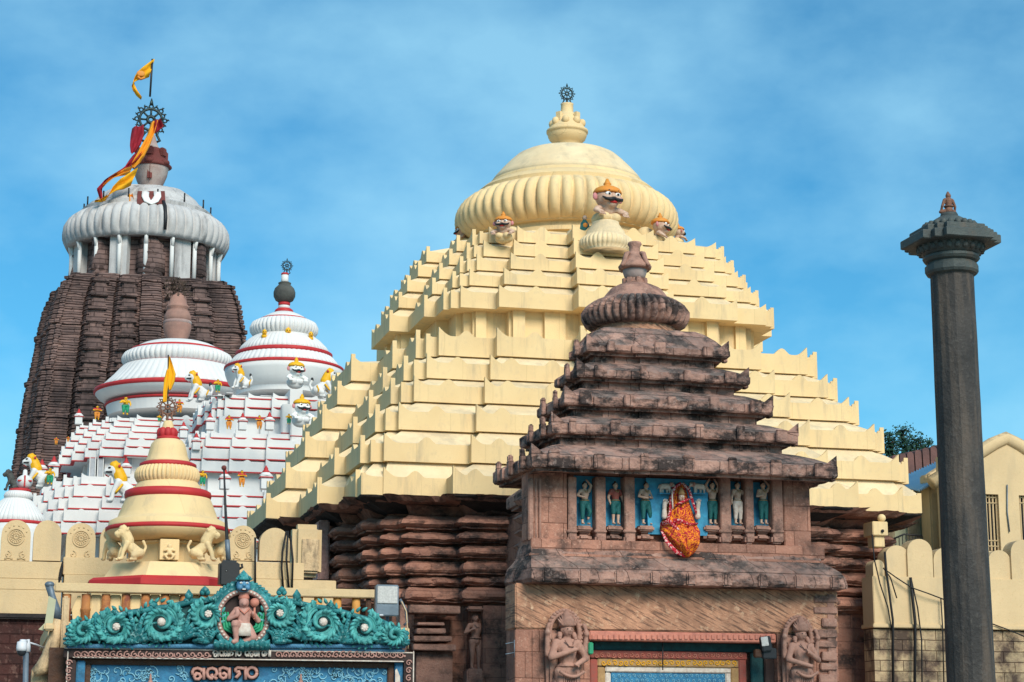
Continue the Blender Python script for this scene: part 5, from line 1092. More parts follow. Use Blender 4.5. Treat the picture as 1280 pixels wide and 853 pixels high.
# draped goddess in the middle of the frieze
def goddess():
    Y0 = YFR - .05; s = mpp(U(852, 640, Y0)); b = U(852, 697, Y0)
    t = thing('draped_goddess', b, 'goddess figure wrapped in an orange and red sari in the middle of the frieze', 'statue')
    # silhouettes by height: (py, half left, half right, depth)
    prof = [(698, 1, 5, .08), (692, 7, 12, .15), (684, 13, 17, .21), (674, 20, 21, .26), (664, 26, 25, .30), (654, 26, 24, .30), (646, 20, 20, .29), (636, 18, 17, .27), (626, 16, 14, .22), (616, 14, 11, .20), (608, 11, 8, .17), (603, 4, 4, .1)]
    n = 26; rings = []; rng = random.Random(3)
    for j in range(34):
        u = j / 33 * (len(prof) - 1); k = min(int(u), len(prof) - 2); f = u - k; py, l, r, d = [(1 - f) * A_ + f * B_ for A_, B_ in zip(prof[k], prof[k + 1])]
        c = U(852, py, Y0); ring = []
        for i in range(n):
            a_ = math.pi * (1 + i / (n - 1)); x = math.cos(a_); w = (l if x < 0 else r) * s; fold = .05 * math.sin(i * 1.5 + j * .3) + .035 * math.sin(j * .8 + i * .5)
            ring.append((c.x + x * w, Y0 + .3 - .55 * max(0, min(1, (py - 655) / 25)) + math.sin(a_) * (d * 1.5 + fold), c.z))
        for i in range(3): q = ring[-1]; ring.append((ring[-1][0] + (ring[0][0] - ring[-1][0]) * .5, Y0 + .5, c.z))
        rings.append(ring)
    m_ = MB(); m_.loft(rings, 0, True, True, True, True); part('sari', m_, 'sari', t)
    def strip(pts, w, nm='sari_border', m='sariborder'): k = MB(); k.tube([U(x, y, Yy + .03) for x, y, Yy in pts], [q_ * .62 for q_ in w] if isinstance(w, list) else w, 6, flat=.4); part(nm, k, m, t)
    f_ = YFR - .36
    strip([(838, 664, f_ + .2), (845, 650, f_ + .0), (852, 652, f_), (862, 656, f_), (872, 655, f_ + .15)], [.10, .10, .09, .08, .05]); strip([(826, 656, f_ + .3), (836, 652, f_ + .1), (846, 662, f_ - .02), (856, 668, f_)], [.09, .12, .1, .05])
    strip([(827, 664, f_ + .12), (834, 678, f_ - .02), (845, 690, f_ - .04), (855, 694, f_ - .04), (866, 688, f_ - .02), (873, 674, f_ + .1)], [.05, .09, .1, .1, .08, .05])
    strip([(851, 604, f_ + .32), (843, 610, f_ + .28), (839, 624, f_ + .25), (838, 640, f_ + .2), (834, 652, f_ + .2)], [.06, .07, .08, .07, .06]); strip([(853, 604, f_ + .32), (861, 612, f_ + .3), (866, 628, f_ + .25), (872, 646, f_ + .3)], [.06, .07, .06, .05])
    strip([(844, 632, f_ + .16), (852, 628, f_ + .08), (862, 624, f_ + .18)], [.05, .06, .04])
    for k in range(3): strip([(840, 612 + 2 * k, f_ + .2), (841, 636 - k, f_ + .12)], .02, 'garland', 'cloth_white')
    fc = MB(); c = U(852, 622, YFR - .17); fc.ball(c, (.078, .07, .10), 10); fc.ball(c + Vector((0, -.07, -.005)), (.016, .02, .025), 6); part('face', fc, 'skin', t)
    e = MB(); e.ball(c + Vector((-.03, -.066, .02)), (.016, .008, .010), 5); e.ball(c + Vector((.03, -.066, .02)), (.016, .008, .010), 5); part('eyes', e, 'face_white', t)
    e = MB(); e.ball(c + Vector((0, -.068, -.045)), (.02, .008, .008), 5); part('mouth', e, 'red', t)
    e = MB(); e.lathe((c.x, c.y, c.z), [(.08, .06), (.085, .09), (.07, .13), (.05, .18), (.02, .24)], 14); part('crown', e, 'ochre', t)
    for sx in (-1, 1):
        hd = MB(); q = U(852 + sx * (21.5 if sx < 0 else 20), 640, YFR); hd.cap_(q + Vector((0, 0, -.12)), .075, q + Vector((0, 0, .03)), .06); q2 = U(852 + sx * 21, 629, YFR)
        hd.cap_(q + Vector((0, 0, .03)), .05, q2, .06); part('hand', remesh(hd, .012, 1), 'cloth_white', t)
        for k in range(4):
            fg = MB(); fg.cap_(q2 + Vector(((k - 1.5) * .028, -.03, .03)), .015, q2 + Vector(((k - 1.5) * .032, -.05, .09 if k in (1, 2) else .075)), .011, 0, 6); part('finger', fg, 'cloth_white', t)
        fg = MB(); fg.cap_(q2 + Vector((-sx * .055, -.03, -.01)), .017, q2 + Vector((-sx * .085, -.05, .04)), .012, 0, 6); part('thumb', fg, 'cloth_white', t)
    return t
goddess()
for sx, px, lab in ((-1, 832, 'small pale elephant relief above the goddess, left one facing right'), (1, 873, 'small pale elephant relief above the goddess, right one facing left')):
    q = U(px, 617, YFR + .05); t = thing('elephant_relief', q, lab, 'relief', 'elephants flanking the goddess'); s = .26; f = -sx
    b = MB(); b.cap_((-f * .1, 0, .28 * .6), .075, (f * .07, 0, .18), .07); b.ball((f * .17, 0, .22), .062, 8)
    b.cap_((f * .22, -.02, .19), .028, (f * .27, -.03, .08), .018); b.cap_((f * .27, -.03, .08), .018, (f * .23, -.04, .02), .014)
    for lx in (-.14, -.07, .05, .10): b.cap_((f * lx, (-.03 if lx in (-.14, .10) else .03), .12), .032, (f * lx, (-.03 if lx in (-.14, .10) else .03), .01), .026)
    b.cap_((-f * .17, 0, .2), .012, (-f * .2, 0, .1), .008); F_(t, 'body', remesh(b, .012, 1), 'cloth_white')
    e = MB(); e.ball((f * .13, -.06, .22), (.04, .012, .055), 6); F_(t, 'ear', e, 'pinkstone'); e = MB(); e.ball((f * .19, -.055, .24), .01, 5); F_(t, 'eye', e, 'black')
    e = MB(); e.box((-f * .01, -.03, -.015), (.34, .1, .03)); F_(t, 'ledge', e, 'blue')
# ============================================================ left foreground: cream wall, stupa, balustrade, portal
YW = 50.0
def merlon(px0, px1, ptop, pbot, Y, dep, point=.5):
    """round headed merlon as (x, z) outline"""
    x0, x1 = float(un(px0, pbot, Y)[0]), float(un(px1, pbot, Y)[0]); zb = float(un((px0 + px1) / 2, pbot, Y)[2]); zt = float(un((px0 + px1) / 2, ptop, Y)[2])
    w = (x1 - x0) / 2; xm = (x0 + x1) / 2; zs = zt - w * (1 + point * .35); pts = [(x0, zb), (x1, zb), (x1, zs)]
    for k in range(1, 16):
        a_ = math.pi * k / 16; pts.append((xm + w * math.cos(a_), zs + (zt - zs) * math.sin(a_) ** .85))
    pts.append((x0, zs)); return pts, xm, zb, zt, w
def wheel_carving(mb, xm, zc, r, y):
    def circ(rr, th): mb.tube([Vector((xm + rr * math.cos(2 * math.pi * k / 28), y, zc + rr * math.sin(2 * math.pi * k / 28))) for k in range(29)], th, 5)
    circ(r, r * .09); circ(r * .76, r * .06); circ(r * .22, r * .10)
    for k in range(14): a_ = 2 * math.pi * k / 14; mb.tube([Vector((xm + q * r * math.cos(a_), y, zc + q * r * math.sin(a_))) for q in (.25, .74)], r * .05, 4)
def left_wall():
    t = thing('boundary_wall', U(100, 760, YW), 'long cream wall with rounded merlons and carved wheels at the left, behind the stupa', 'wall'); t.location.z = 0
    w = MB(); 
    def blk(x0, y0, x1, y1, Y, dep): pbox(w, x0, y0, x1, y1, Y, dep, 0, .015)
    blk(-160, 700, 78, 722, YW, .7); blk(-160, 722, 77, 736, YW - .05, .8); blk(-160, 736, 76, 768, YW - .1, .9)
    blk(79, 700, 380, 722, YW + .02, .7); blk(79, 722, 420, 768, YW - .03, .9); 
    w.jitter(.006, 2); part('wall_body', w, 'cream_wall', t)
    b = MB(); x0, x1 = float(un(-160, 800, YW)[0]), float(un(420, 800, YW)[0]); zt = float(un(60, 769, YW)[2]); b.box(((x0 + x1) / 2, YW + .35, zt / 2), (x1 - x0, .8, zt)); part('brick_base', b, 'brick', t)
    dr = MB(); pbox(dr, -160, 766, 62, 773, YW - .2, .5, 0, .03); dr.jitter(.03, 3); part('drip_ledge', dr, 'black_stain', t)
    cr = MB(); cr.tube([U(78.5, 702, YW - .02), U(77, 712, YW - .06), U(75, 722, YW - .06), U(73.5, 730, YW - .08)], [.02, .045, .04, .015], 5); part('crack', cr, 'black_stain', t)
    carved = []
    for k, (a_, b_, tp) in enumerate([(-41, -4, 650), (0, 37, 650), (40.5, 75.5, 650.5), (81.5, 118.5, 654), (124, 158, 656), (165, 200, 657), (206, 241, 658), (247, 281, 658), (286, 320, 657), (324, 362, 660)]):
        pts, xm, zb, zt, ww = merlon(a_, b_, tp, 701, YW + .12, .4); m_ = MB(); m_.prism(pts, YW + .12, YW + .5); mm = part('merlon', m_, 'cream_wall', t)
        if k in (1, 3, 8, 6):
            c = MB(); zc = zb + (zt - zb) * .58; wheel_carving(c, xm, zc, ww * .56, YW + .11)
            for s in (-1, 1):
                c.tube(spiral((xm + s * ww * .5, YW + .11, zb + ww * .42), ww * .26, 1.1, math.pi / 2, s, 12), ww * .05, 5); c.tube([Vector((xm + s * ww * q, YW + .11, zb + ww * h_)) for q, h_ in ((.15, .12), (.45, .2), (.7, .1))], ww * .06, 5)
                for j in range(5): a2 = .5 + j * .42; c.ball((xm + s * ww * .8 * math.cos(a2), YW + .12, zc + ww * .8 * math.sin(a2)), ww * .06, 5)
            part('wheel_carving', c, 'cream_wall', mm)
    return t
left_wall()
YS = 46.5
def stupa():
    t = thing('stupa_shrine', U(209, 760, YS), 'cream bell shaped stupa with red rings, seated lions and metal wheel in the left foreground', 'shrine'); t.location.z = 0
    def L_(lst, ref, nm, m_, n=64, ribs=None, smooth=True, rot=0): c, pr = pxprof(210, YS, lst, ref); mb = MB(); mb.lathe(c, pr, n if not ribs else ribs * 6, ribs=ribs, smooth=smooth, rot=rot); return part(nm, mb, m_, t)
    L_([(103, 770), (103, 740), (96, 737), (91, 732), (74, 709), (66, 708)], 715, 'base', 'cream', 8, smooth=False, rot=math.pi / 8)
    L_([(104, 741), (106.5, 739), (106.5, 731.5), (101, 728), (90, 728)], 715, 'red_band', 'red', 8, smooth=False, rot=math.pi / 8)
    L_([(43, 710), (42, 684), (46, 683), (47, 680), (44, 679), (46, 676), (50, 675), (50, 671)], 685, 'drum', 'cream', 8, smooth=False, rot=math.pi / 8)
    L_([(48, 679), (62, 678), (70, 674), (75, 668), (76, 665)], 665, 'bowl', 'cream')
    L_([(74, 667), (77, 665.5), (77, 662), (73, 660)], 660, 'red_band', 'red')
    L_([(75, 662), (73, 659), (72, 654), (68, 652), (62, 649), (60, 643), (54, 628), (51, 622)], 640, 'skirt', 'cream')
    L_([(50, 626), (53, 624), (54, 620), (53, 616), (49, 614)], 620, 'red_band', 'red')
    L_([(46, 616), (42, 613), (40, 608), (36, 603)], 610, 'neck', 'cream')
    c, pr = pxprof(209, YS, [(34, 606, 0), (38, 603, .05), (40.5, 598, .09), (40.5, 592, .1), (38, 587, .08), (34, 584, .02)], 595); mb = MB(); mb.lathe(c, pr, 44 * 8, ribs=44); part('ribbed_disc', mb, 'cream', t)
    L_([(33, 586), (35.5, 584), (35, 581), (31, 579)], 583, 'red_band', 'red', 48)
    L_([(31, 581), (27, 576), (24.5, 570), (23, 563), (21, 556), (17, 551), (13, 549.5)], 565, 'bell', 'cream')
    L_([(13, 551), (14.5, 549.5), (14, 547), (9, 545)], 548, 'red_band', 'red', 32)
    fl = MB(); s = mpp(U(209, 545, YS)); c = U(209, 545, YS)
    for k in range(8): a_ = k * math.pi / 4; fl.ball((c.x + 8.5 * s * math.cos(a_), c.y + 8.5 * s * math.sin(a_), U(209, 542, YS).z), (.09, .09, .14), 6)
    part('lotus_petals', fl, 'red', t)
    L_([(10, 547), (9, 540), (6.5, 531), (5, 526.5), (1, 526)], 535, 'cone', 'cream', 24)
    b = U(209, 526, YS); wheel_emblem(t, (b.x, b.y, b.z - .02), .23, 'bronze_brown')
    # central relief block
    r_ = MB(); Yc_ = YS - 64 * s; pbox(r_, 200, 674, 224, 700, Yc_, .5, 0, .01); blk = part('relief_block', r_, 'cream', t)
    g = MB(); q = U(212, 688, Yc_ - .04); k = .46
    g.ball((q.x, q.y, q.z + .20 * k), .12 * k, 8); g.cap_((q.x, q.y, q.z + .08 * k), .10 * k, (q.x, q.y, q.z - .12 * k), .14 * k)
    for sx in (-1, 1): g.cap_((q.x + sx * .1 * k, q.y, q.z + .1 * k), .06 * k, (q.x + sx * .26 * k, q.y, q.z - .02 * k), .05 * k); g.cap_((q.x + sx * .26 * k, q.y, q.z - .02 * k), .05 * k, (q.x + sx * .1 * k, q.y - .03, q.z + .02 * k), .05 * k); g.cap_((q.x + sx * .06 * k, q.y, q.z - .18 * k), .08 * k, (q.x + sx * .24 * k, q.y - .03, q.z - .24 * k), .07 * k); g.cap_((q.x + sx * .24 * k, q.y - .03, q.z - .24 * k), .06 * k, (q.x + sx * .08 * k, q.y - .03, q.z - .42 * k), .05 * k)
    part('crouching_dwarf', remesh(g, .014, 1), 'cream', blk)
    return t
stupa()
SG = 'cream seated lions round the stupa drum'
S1 = lion('cream seated lion facing left, left of the relief block on the stupa', SG, plain='cream'); put(S1, 162, 701, YS - 1.3, 657, R(12))
for px, rz, Y, lab, y0 in [(254, R(168), YS - 1.3, 'cream seated lion facing right, right of the relief block on the stupa', 701), (141, R(-60), YS + .2, 'cream seated lion seen from behind at the left side of the stupa drum', 700), (275, R(230), YS + .2, 'cream seated lion at the right side of the stupa drum behind the speaker pole', 700)]:
    o = copy_tree(S1); o['label'] = lab; put(o, px, y0, Y, y0 - 43, rz)
f = thing('stupa_flag', U(210.5, 526, YS), 'thin mast with drooping yellow flag standing on the stupa tip', 'flag')
m_ = MB(); m_.tube([U(209.5, 526, YS), U(210.5, 444, YS)], .018, 5); part('mast', m_, 'iron', f)
m_ = MB(); ribbon(m_, [U(211.5, 446, YS), U(213, 458, YS), U(214.5, 468, YS), U(214, 478, YS), U(212.5, 488, YS)], [.02, .12, .2, .16, .05], th=.012, wave=.04, updir=(1, 0, .1)); part('cloth', m_, 'flag_yellow', f)
m_ = MB(); ribbon(m_, [U(209.5, 462, YS - .05), U(208, 475, YS - .05), U(206.5, 490, YS - .05), U(206, 503, YS - .05)], [.04, .11, .10, .09], th=.012, wave=.03, updir=(1, 0, .1)); part('cloth', m_, 'flag_yellow', f)

YR = 42.6
def balustrade():
    t = thing('balustrade', U(270, 780, YR), 'roof balustrade with cream rail over terracotta and cream posts behind the turquoise pediment', 'balustrade'); t.location.z = 0
    m_ = MB(); pbox(m_, 69, 733, 489, 743.5, YR, .34, 0, .015); m_.jitter(.008, 2); part('rail', m_, 'cream_wall', t)
    m_ = MB(); pbox(m_, 60, 781, 512, 800, YR - .05, 5.5, 0, .02); part('terrace_slab', m_, 'cream_wall', t)
    for k, px in enumerate([83, 107, 132, 157, 181.5, 206, 230, 254]):
        c, pr = pxprof(px, YR + .17, [(5.6, 783), (5.6, 764), (6.3, 763), (6.3, 761), (5.4, 760), (5.4, 743)], 760); m_ = MB(); m_.lathe(c, pr, 14); part('post', m_, 'terracotta', t)
    for k, px in enumerate([350, 373.5, 397.5, 421.5, 445]):
        c, pr = pxprof(px, YR + .17, [(5.2, 783), (5.2, 743)], 760); m_ = MB(); m_.lathe(c, pr, 14); part('post', m_, 'orange_post', t)
    for px in [119.5, 144, 169, 193.5, 218, 242.5]:
        m_ = MB(); pbox(m_, px - 6.8, 743.5, px + 6.8, 782, YR + .22, .12); part('flat_post', m_, 'cream', t)
    m_ = MB(); m_.prism([(float(un(x, y, YR + .2)[0]), float(un(x, y, YR + .2)[2])) for x, y in ((91, 781), (101, 781), (101, 745), (97, 745), (90, 762))], YR + .2, YR + .32); part('broken_post', m_, 'cream', t)
    m_ = MB(); pbox(m_, 458, 743, 464, 783, YR + .1, .12); pbox(m_, 468, 744, 475, 783, YR + .3, .12); part('flat_post', m_, 'darkwood', t)
    return t
balustrade()
m_ = MB(); pbox(m_, 274.5, 700, 300, 734, 43.2, .42, 0, .07); sp = thing('loudspeaker', U(287, 733, 43.4), 'black loudspeaker cabinet on the rail beside the medallion of the pediment', 'speaker'); part('cabinet', m_, 'plastic', sp)
m_ = MB(); pbox(m_, 281.5, 712, 284.5, 715, 43.16, .04); part('badge', m_, 'whiteplastic', sp)
m_ = MB(); pbox(m_, 276.5, 703, 298, 731, 43.18, .03, 0, .01); part('grille', m_, 'iron', sp)
m_ = MB(); m_.tube([U(298, 712, 43.4), U(303, 709, 43.4), U(302, 705, 43.4)], .03, 5); part('bracket', m_, 'iron', sp)
pl = thing('lightning_pole', U(286, 734, 44), 'thin black pole with small round head rising behind the loudspeaker', 'pole'); m_ = MB(); m_.tube([U(286.5, 740, 44), U(285, 700, 44), U(282, 640, 44), U(280, 588, 44)], [.05, .05, .032, .02], 6); part('shaft', m_, 'iron', pl)
m_ = MB(); m_.ball(U(280, 585, 44), .06, 6); part('head', m_, 'maroon', pl); m_ = MB(); m_.tube([U(285.5, 700, 43.93), U(284, 675, 43.93)], .06, 6); part('sleeve', m_, 'grey', pl)

# ------------------------------------------------------------ the portal with the turquoise pediment
YP = 40.0
def portal():
    t = thing('painted_portal', U(300, 853, YP), 'painted portal with turquoise scroll pediment and blue panel bearing Odia lettering, bottom left', 'portal'); t.location.z = 0
    s = mpp(U(300, 790, YP)); rng = random.Random(11)
    def q(x, y, dy=0): return U(x, y, YP - dy)
    half = [(84, 809), (83, 782), (100, 777), (115, 773), (131, 769), (148, 766), (162, 762), (178, 760), (192, 757), (211, 755), (228, 751), (240, 748), (253, 748), (270, 744), (278, 737), (288, 733), (295, 725)]
    right = [(312, 725), (320, 733), (328, 740), (336, 745), (350, 747), (366, 748), (380, 752), (394, 755), (410, 757), (429, 762), (453, 769), (478, 774), (494, 782), (502, 794), (503, 809)]
    pts = [(float(q(x, y + 3)[0]), float(q(x, y + 3)[2])) for x, y in (half + right)][::-1]
    m_ = MB(); m_.prism(pts[::-1][::-1], YP, YP + .35); ped = part('pediment', m_, 'teal_dark', t)
    # raised rolled edge, scrolls with pink bosses, acanthus fronds, drop leaves
    m_ = MB(); line = half[1:]; 
    for L_ in (half[1:], right[:-1]):
        m_.tube([q(x, y + 4, .04) for x, y in L_], .06, 8)
    part('rolled_edge', m_, 'teal', ped)
    scr = [(103, 790, 15, 1, math.pi), (144, 785, 23, 1, math.pi), (200, 779, 27, -1, 0), (258, 769, 19, 1, math.pi), (347, 768, 19, -1, 0), (401, 779, 27, 1, math.pi), (452, 786, 23, -1, 0), (490, 795, 13, 1, math.pi)]
    for (x, y, r, sg, a0) in scr:
        c = q(x, y, .03)
        m_ = MB()
        for off_, th in ((0, .062), (.62, .048), (1.2, .042)):
            rr = r * s * (1 - off_ * .24); n = 34; pp = []
            for i in range(n + 1):
                u = i / n; a_ = a0 + sg * 2 * math.pi * 1.55 * u - sg * 1.2; k = rr * ((1 - u) ** .9 * .82 + .16); pp.append(Vector((c.x + k * math.cos(a_), c.y - .16 - .12 * u + off_ * .03, c.z + k * math.sin(a_) * .95)))
            m_.tube(pp, [th * (1.15 - .6 * i / n) for i in range(n + 1)], 7)
        # little leaves outside the spiral
        for k in range(int(r * .9)):
            a_ = a0 + 2 * math.pi * k / int(r * .9); p0 = Vector((c.x + r * s * 1.0 * math.cos(a_), c.y - .04, c.z + r * s * .95 * math.sin(a_))); d = Vector((math.cos(a_ + sg * .9), -.3, math.sin(a_ + sg * .9)))
            m_.tube([p0, p0 + d * .05, p0 + d * .11 + Vector((0, -.03, 0))], [.03, .04, .012], 5)
        for k in range(16):
            u = .02 + .62 * k / 16; a_ = a0 + sg * 2 * math.pi * 1.55 * u - sg * 1.2; kk = r * s * ((1 - u) ** .9 * .82 + .16); o_ = Vector((c.x + kk * math.cos(a_), c.y - .21 - .1 * u, c.z + kk * .95 * math.sin(a_))); d = Vector((math.cos(a_ - sg * .75), -.12, math.sin(a_ - sg * .75))); L_ = .115 * (1 - .4 * u)
            m_.tube([o_ - d * .03, o_ + d * L_ * .5, o_ + d * L_], [.034, .036, .006], 5)
        part('scroll', m_, 'teal_lit', ped)
        if r > 15:
            m_ = MB(); m_.ball((c.x, c.y - .30, c.z), r * s * .13 + .03, 10)
            for k in range(7): a_ = k * .9; m_.ball((c.x + .05 * math.cos(a_), c.y - .34, c.z + .05 * math.sin(a_)), .028, 5)
            part('boss', m_, 'cloth_white', ped)
    fans = [(172, 803, 40, 1.9, 1.3), (124, 800, 26, 1.8, 1.0), (229, 800, 44, 1.75, 1.1), (375, 800, 44, 1.4, 1.1), (426, 803, 36, 1.3, 1.3), (473, 804, 28, 1.4, 1.0), (262, 803, 26, 2.4, .9), (342, 803, 26, .7, .9), (95, 806, 20, 2.0, .9), (500, 806, 14, 1.2, .9)]
    for (x, y, L_, mid, spread) in fans:
        m_ = MB(); n = 9; c = q(x, y, .06)
        for k in range(n):
            a_ = min(math.pi - .12, max(.12, mid + spread * (k / (n - 1) - .5) * 2)); ln = L_ * s * (1 - .35 * abs(k / (n - 1) - .5) * 2); pp = []
            for i in range(9):
                u = i / 8; b_ = min(math.pi - .05, max(.05, a_ + (a_ - mid) * .7 * u * u)); pp.append(Vector((c.x + ln * u * math.cos(b_), c.y - .03 - .12 * math.sin(u * 2.6), c.z + ln * u * math.sin(b_))))
            m_.tube(pp, [.028 + .028 * math.sin(math.pi * (i / 8) ** .7) for i in range(9)], 6)
            for i in range(2, 8): m_.ball(pp[i] + Vector((rng.uniform(-.01, .01), -.045, .0)), .020, 4)
        part('frond', m_, 'teal', ped)
    # hanging drop leaves and filler curls
    for k in range(150):
        x = rng.uniform(88, 500); top_ = float(np.interp(x, [85, 150, 220, 262, 303, 345, 390, 450, 503], [783, 773, 757, 748, 760, 748, 757, 772, 796])); y = rng.uniform(top_ + 4, 804)
        if abs(x - 303) < 36 or min(math.hypot(x - c_[0], y - c_[1]) / (c_[2] + 2) for c_ in scr) < 1.0: m_ = m_ if k else MB(); continue
        c = q(x, y, .02 + rng.uniform(0, .06)); m_ = MB()
        a0 = rng.uniform(0, 6.28); m_.tube(spiral((c.x, c.y, c.z), rng.uniform(.07, .16), rng.uniform(.7, 1.2), a0, rng.choice((-1, 1)), 12, .1, .08), [.034 - .0018 * i for i in range(13)], 5)
        part('curl', m_, 'teal', ped)
    for x, y, h_ in ((236, 751, 14), (192, 760, 9), (120, 775, 10), (371, 751, 14), (413, 760, 8), (470, 776, 8), (143, 768, 7), (505, 792, 5), (352, 741, 8), (256, 741, 8)):
        m_ = MB(); m_.tube([q(x, y, .03), q(x, y - h_ * .5, .07), q(x, y - h_, .03)], [.07, .09, .01], 6); m_.ball(q(x - 3, y, .05), .06, 6); m_.ball(q(x + 3, y, .05), .06, 6); part('bud', m_, 'teal', ped)
    # medallion
    cx, cz = 303, 773; c = q(cx, cz)
    def oval(rx, ry, th, nm, mm, dy, n=48, bead=0):
        k = MB(); pp = [Vector((c.x + rx * s * math.cos(2 * math.pi * i / n), c.y - dy, c.z + ry * s * math.sin(2 * math.pi * i / n))) for i in range(n + 1)]
        if bead: 
            for p_ in pp[:-1]: k.ball(p_, bead, 5)
        else: k.tube(pp, th, 8)
        return part(nm, k, mm, ped)
    k = MB(); k.prism([(c.x + 31 * s * math.cos(2 * math.pi * i / 40), c.z + 34 * s * math.sin(2 * math.pi * i / 40)) for i in range(40)], YP - .02, YP + .1); part('medallion_ground', k, 'dark_ground', ped)
    oval(35, 37, .09, 'medallion_ring', 'teal', .06); oval(31, 33, .06, 'medallion_ring', 'pinkstone', .10); oval(31, 33, 0, 'bead_ring', 'cloth_white', .15, 44, .03)
    k = MB()
    for i in range(26):
        a_ = math.pi * (i + .5) / 26; p0 = Vector((c.x + 37 * s * math.cos(a_), c.y - .03, c.z + 40 * s * math.sin(a_))); k.tube(spiral((p0.x, p0.y, p0.z), .10, 1, a_, 1, 10), [.04 - .002 * j for j in range(11)], 5)
    part('leaf_border', k, 'teal', ped)
    k = MB()
    for i in range(11):
        x_ = 272 + i * 6.2; k.tube([q(x_, 811, .16), q(x_ - 1, 804, .26), q(x_ + (1 if i > 5 else -1) * 3, 800 - (i % 2) * 3, .2)], [.07, .08, .015], 6)
    part('leaf_border', k, 'teal', ped)
    # kneeling figure inside
    fg = thing('relief_figure', U(303, 806, YP - .1), 'pale pink kneeling crowned figure with a mace in the oval medallion', 'relief')
    S = (U(303, 743, YP).z - U(303, 808, YP).z); b = MB()
    J = lambda x, y, z: (x * S, y * S, z * S)
    b.cap_(J(0, 0, .38), .13 * S, J(0, 0, .60), .15 * S); b.cap_(J(-.13, 0, .66), .07 * S, J(.13, 0, .66), .07 * S); b.cap_(J(0, -.02, .7), .07 * S, J(0, -.04, .8), .09 * S); b.ball(J(0, -.06, .80), (.10 * S, .10 * S, .12 * S), 10); b.ball(J(0, -.15, .77), (.05 * S, .05 * S, .045 * S), 8)
    b.cap_(J(-.15, 0, .64), .06 * S, J(-.28, -.03, .48), .05 * S); b.cap_(J(-.28, -.03, .48), .05 * S, J(-.14, -.12, .55), .045 * S); b.ball(J(-.13, -.14, .60), (.05 * S, .03 * S, .08 * S), 8)
    b.cap_(J(.15, 0, .64), .06 * S, J(.29, -.03, .46), .055 * S); b.cap_(J(.29, -.03, .46), .05 * S, J(.18, -.1, .60), .045 * S)
    b.cap_(J(-.06, -.03, .34), .10 * S, J(-.17, -.18, .38), .09 * S); b.cap_(J(-.17, -.18, .36), .07 * S, J(-.14, -.16, .08), .05 * S); b.cap_(J(-.14, -.16, .05), .05 * S, J(-.2, -.22, .04), .045 * S)
    b.cap_(J(.08, -.03, .32), .11 * S, J(.18, -.1, .14), .09 * S); b.cap_(J(.18, -.1, .12), .07 * S, J(.02, -.1, .06), .055 * S)
    F_(fg, 'body', remesh(b, .013, 1), 'letter')
    b = MB(); b.lathe((0, -.03 * S, 0), [(.10 * S, .86 * S), (.11 * S, .9 * S), (.09 * S, .96 * S), (.05 * S, 1.03 * S), (.02 * S, 1.09 * S)], 16); F_(fg, 'crown', b, 'salmon')
    b = MB(); b.cap_(J(.2, -.12, .5), .022 * S, J(.2, -.12, .72), .022 * S); b.ball(J(.2, -.12, .80), .09 * S, 8); F_(fg, 'mace', b, 'salmon')
    b = MB(); b.lathe((0, -.04 * S, 0), [(.14 * S, .4 * S), (.17 * S, .3 * S), (.2 * S, .16 * S)], 18); F_(fg, 'skirt', b, 'cloth_white')
    for sx in (-1, 1):
        b = MB()
        for j in range(3): b.tube([J(sx * (.40 - j * .05), .02, .62), J(sx * (.36 - j * .05), -.0, .30 + j * .03), J(sx * .16, 0, .2 + j * .05)], [.02 * S, .035 * S, .02 * S], 6)
        F_(fg, 'scarf', b, 'green')
    b = MB(); b.tube([J(-.1, -.12, .68), J(0, -.17, .58), J(.1, -.12, .68)], .018 * S, 5); F_(fg, 'necklace', b, 'salmon')
    # guardian face above the medallion
    fc = thing('carved_mask', U(304, 741, YP - .22), 'blue mask face with turquoise crown at the top of the pediment', 'relief'); z0 = U(304, 741, YP); hS = U(304, 716, YP).z - z0.z
    b = MB(); b.ball((0, -.0, .36 * hS), (.36 * hS, .28 * hS, .36 * hS), 12); b.ball((0, -.28 * hS, .34 * hS), (.07 * hS, .08 * hS, .09 * hS), 8); b.ball((-.2 * hS, -.16 * hS, .22 * hS), .14 * hS, 8); b.ball((.2 * hS, -.16 * hS, .22 * hS), .14 * hS, 8); F_(fc, 'face', remesh(b, .012, 1), 'ropeblue')
    for sx in (-1, 1):
        b = MB(); b.ball((sx * .15 * hS, -.26 * hS, .46 * hS), (.07 * hS, .04 * hS, .05 * hS), 8); e = F_(fc, 'eye', b, 'face_white'); b = MB(); b.ball((sx * .15 * hS, -.30 * hS, .46 * hS), .025 * hS, 5); F_(e, 'pupil', b, 'black')
        b = MB(); b.tube([(sx * .04 * hS, -.29 * hS, .55 * hS), (sx * .16 * hS, -.28 * hS, .60 * hS), (sx * .27 * hS, -.2 * hS, .54 * hS)], .02 * hS, 5); F_(fc, 'eyebrow', b, 'black')
    b = MB(); b.ball((0, -.24 * hS, .12 * hS), (.16 * hS, .08 * hS, .07 * hS), 8); F_(fc, 'mouth', b, 'dark_ground'); b = MB(); b.box((0, -.31 * hS, .15 * hS), (.16 * hS, .03 * hS, .04 * hS)); F_(fc, 'teeth', b, 'face_white')
    b = MB(); b.lathe((0, .05 * hS, 0), [(.36 * hS, .6 * hS), (.38 * hS, .68 * hS), (.3 * hS, .82 * hS), (.18 * hS, .95 * hS), (.08 * hS, 1.05 * hS), (.02 * hS, 1.12 * hS)], 20)
    for k in range(7): a_ = math.pi * (k + .5) / 7; b.ball((.36 * hS * math.cos(a_), -.2 * hS, .62 * hS + .2 * hS * math.sin(a_)), .07 * hS, 6)
    F_(fc, 'crown', b, 'teal')
    # rope moulding and carved frame
    k = MB(); pbox(k, 84, 809, 507, 812, YP - .08, .5); part('ledge', k, 'ropeblue', t)
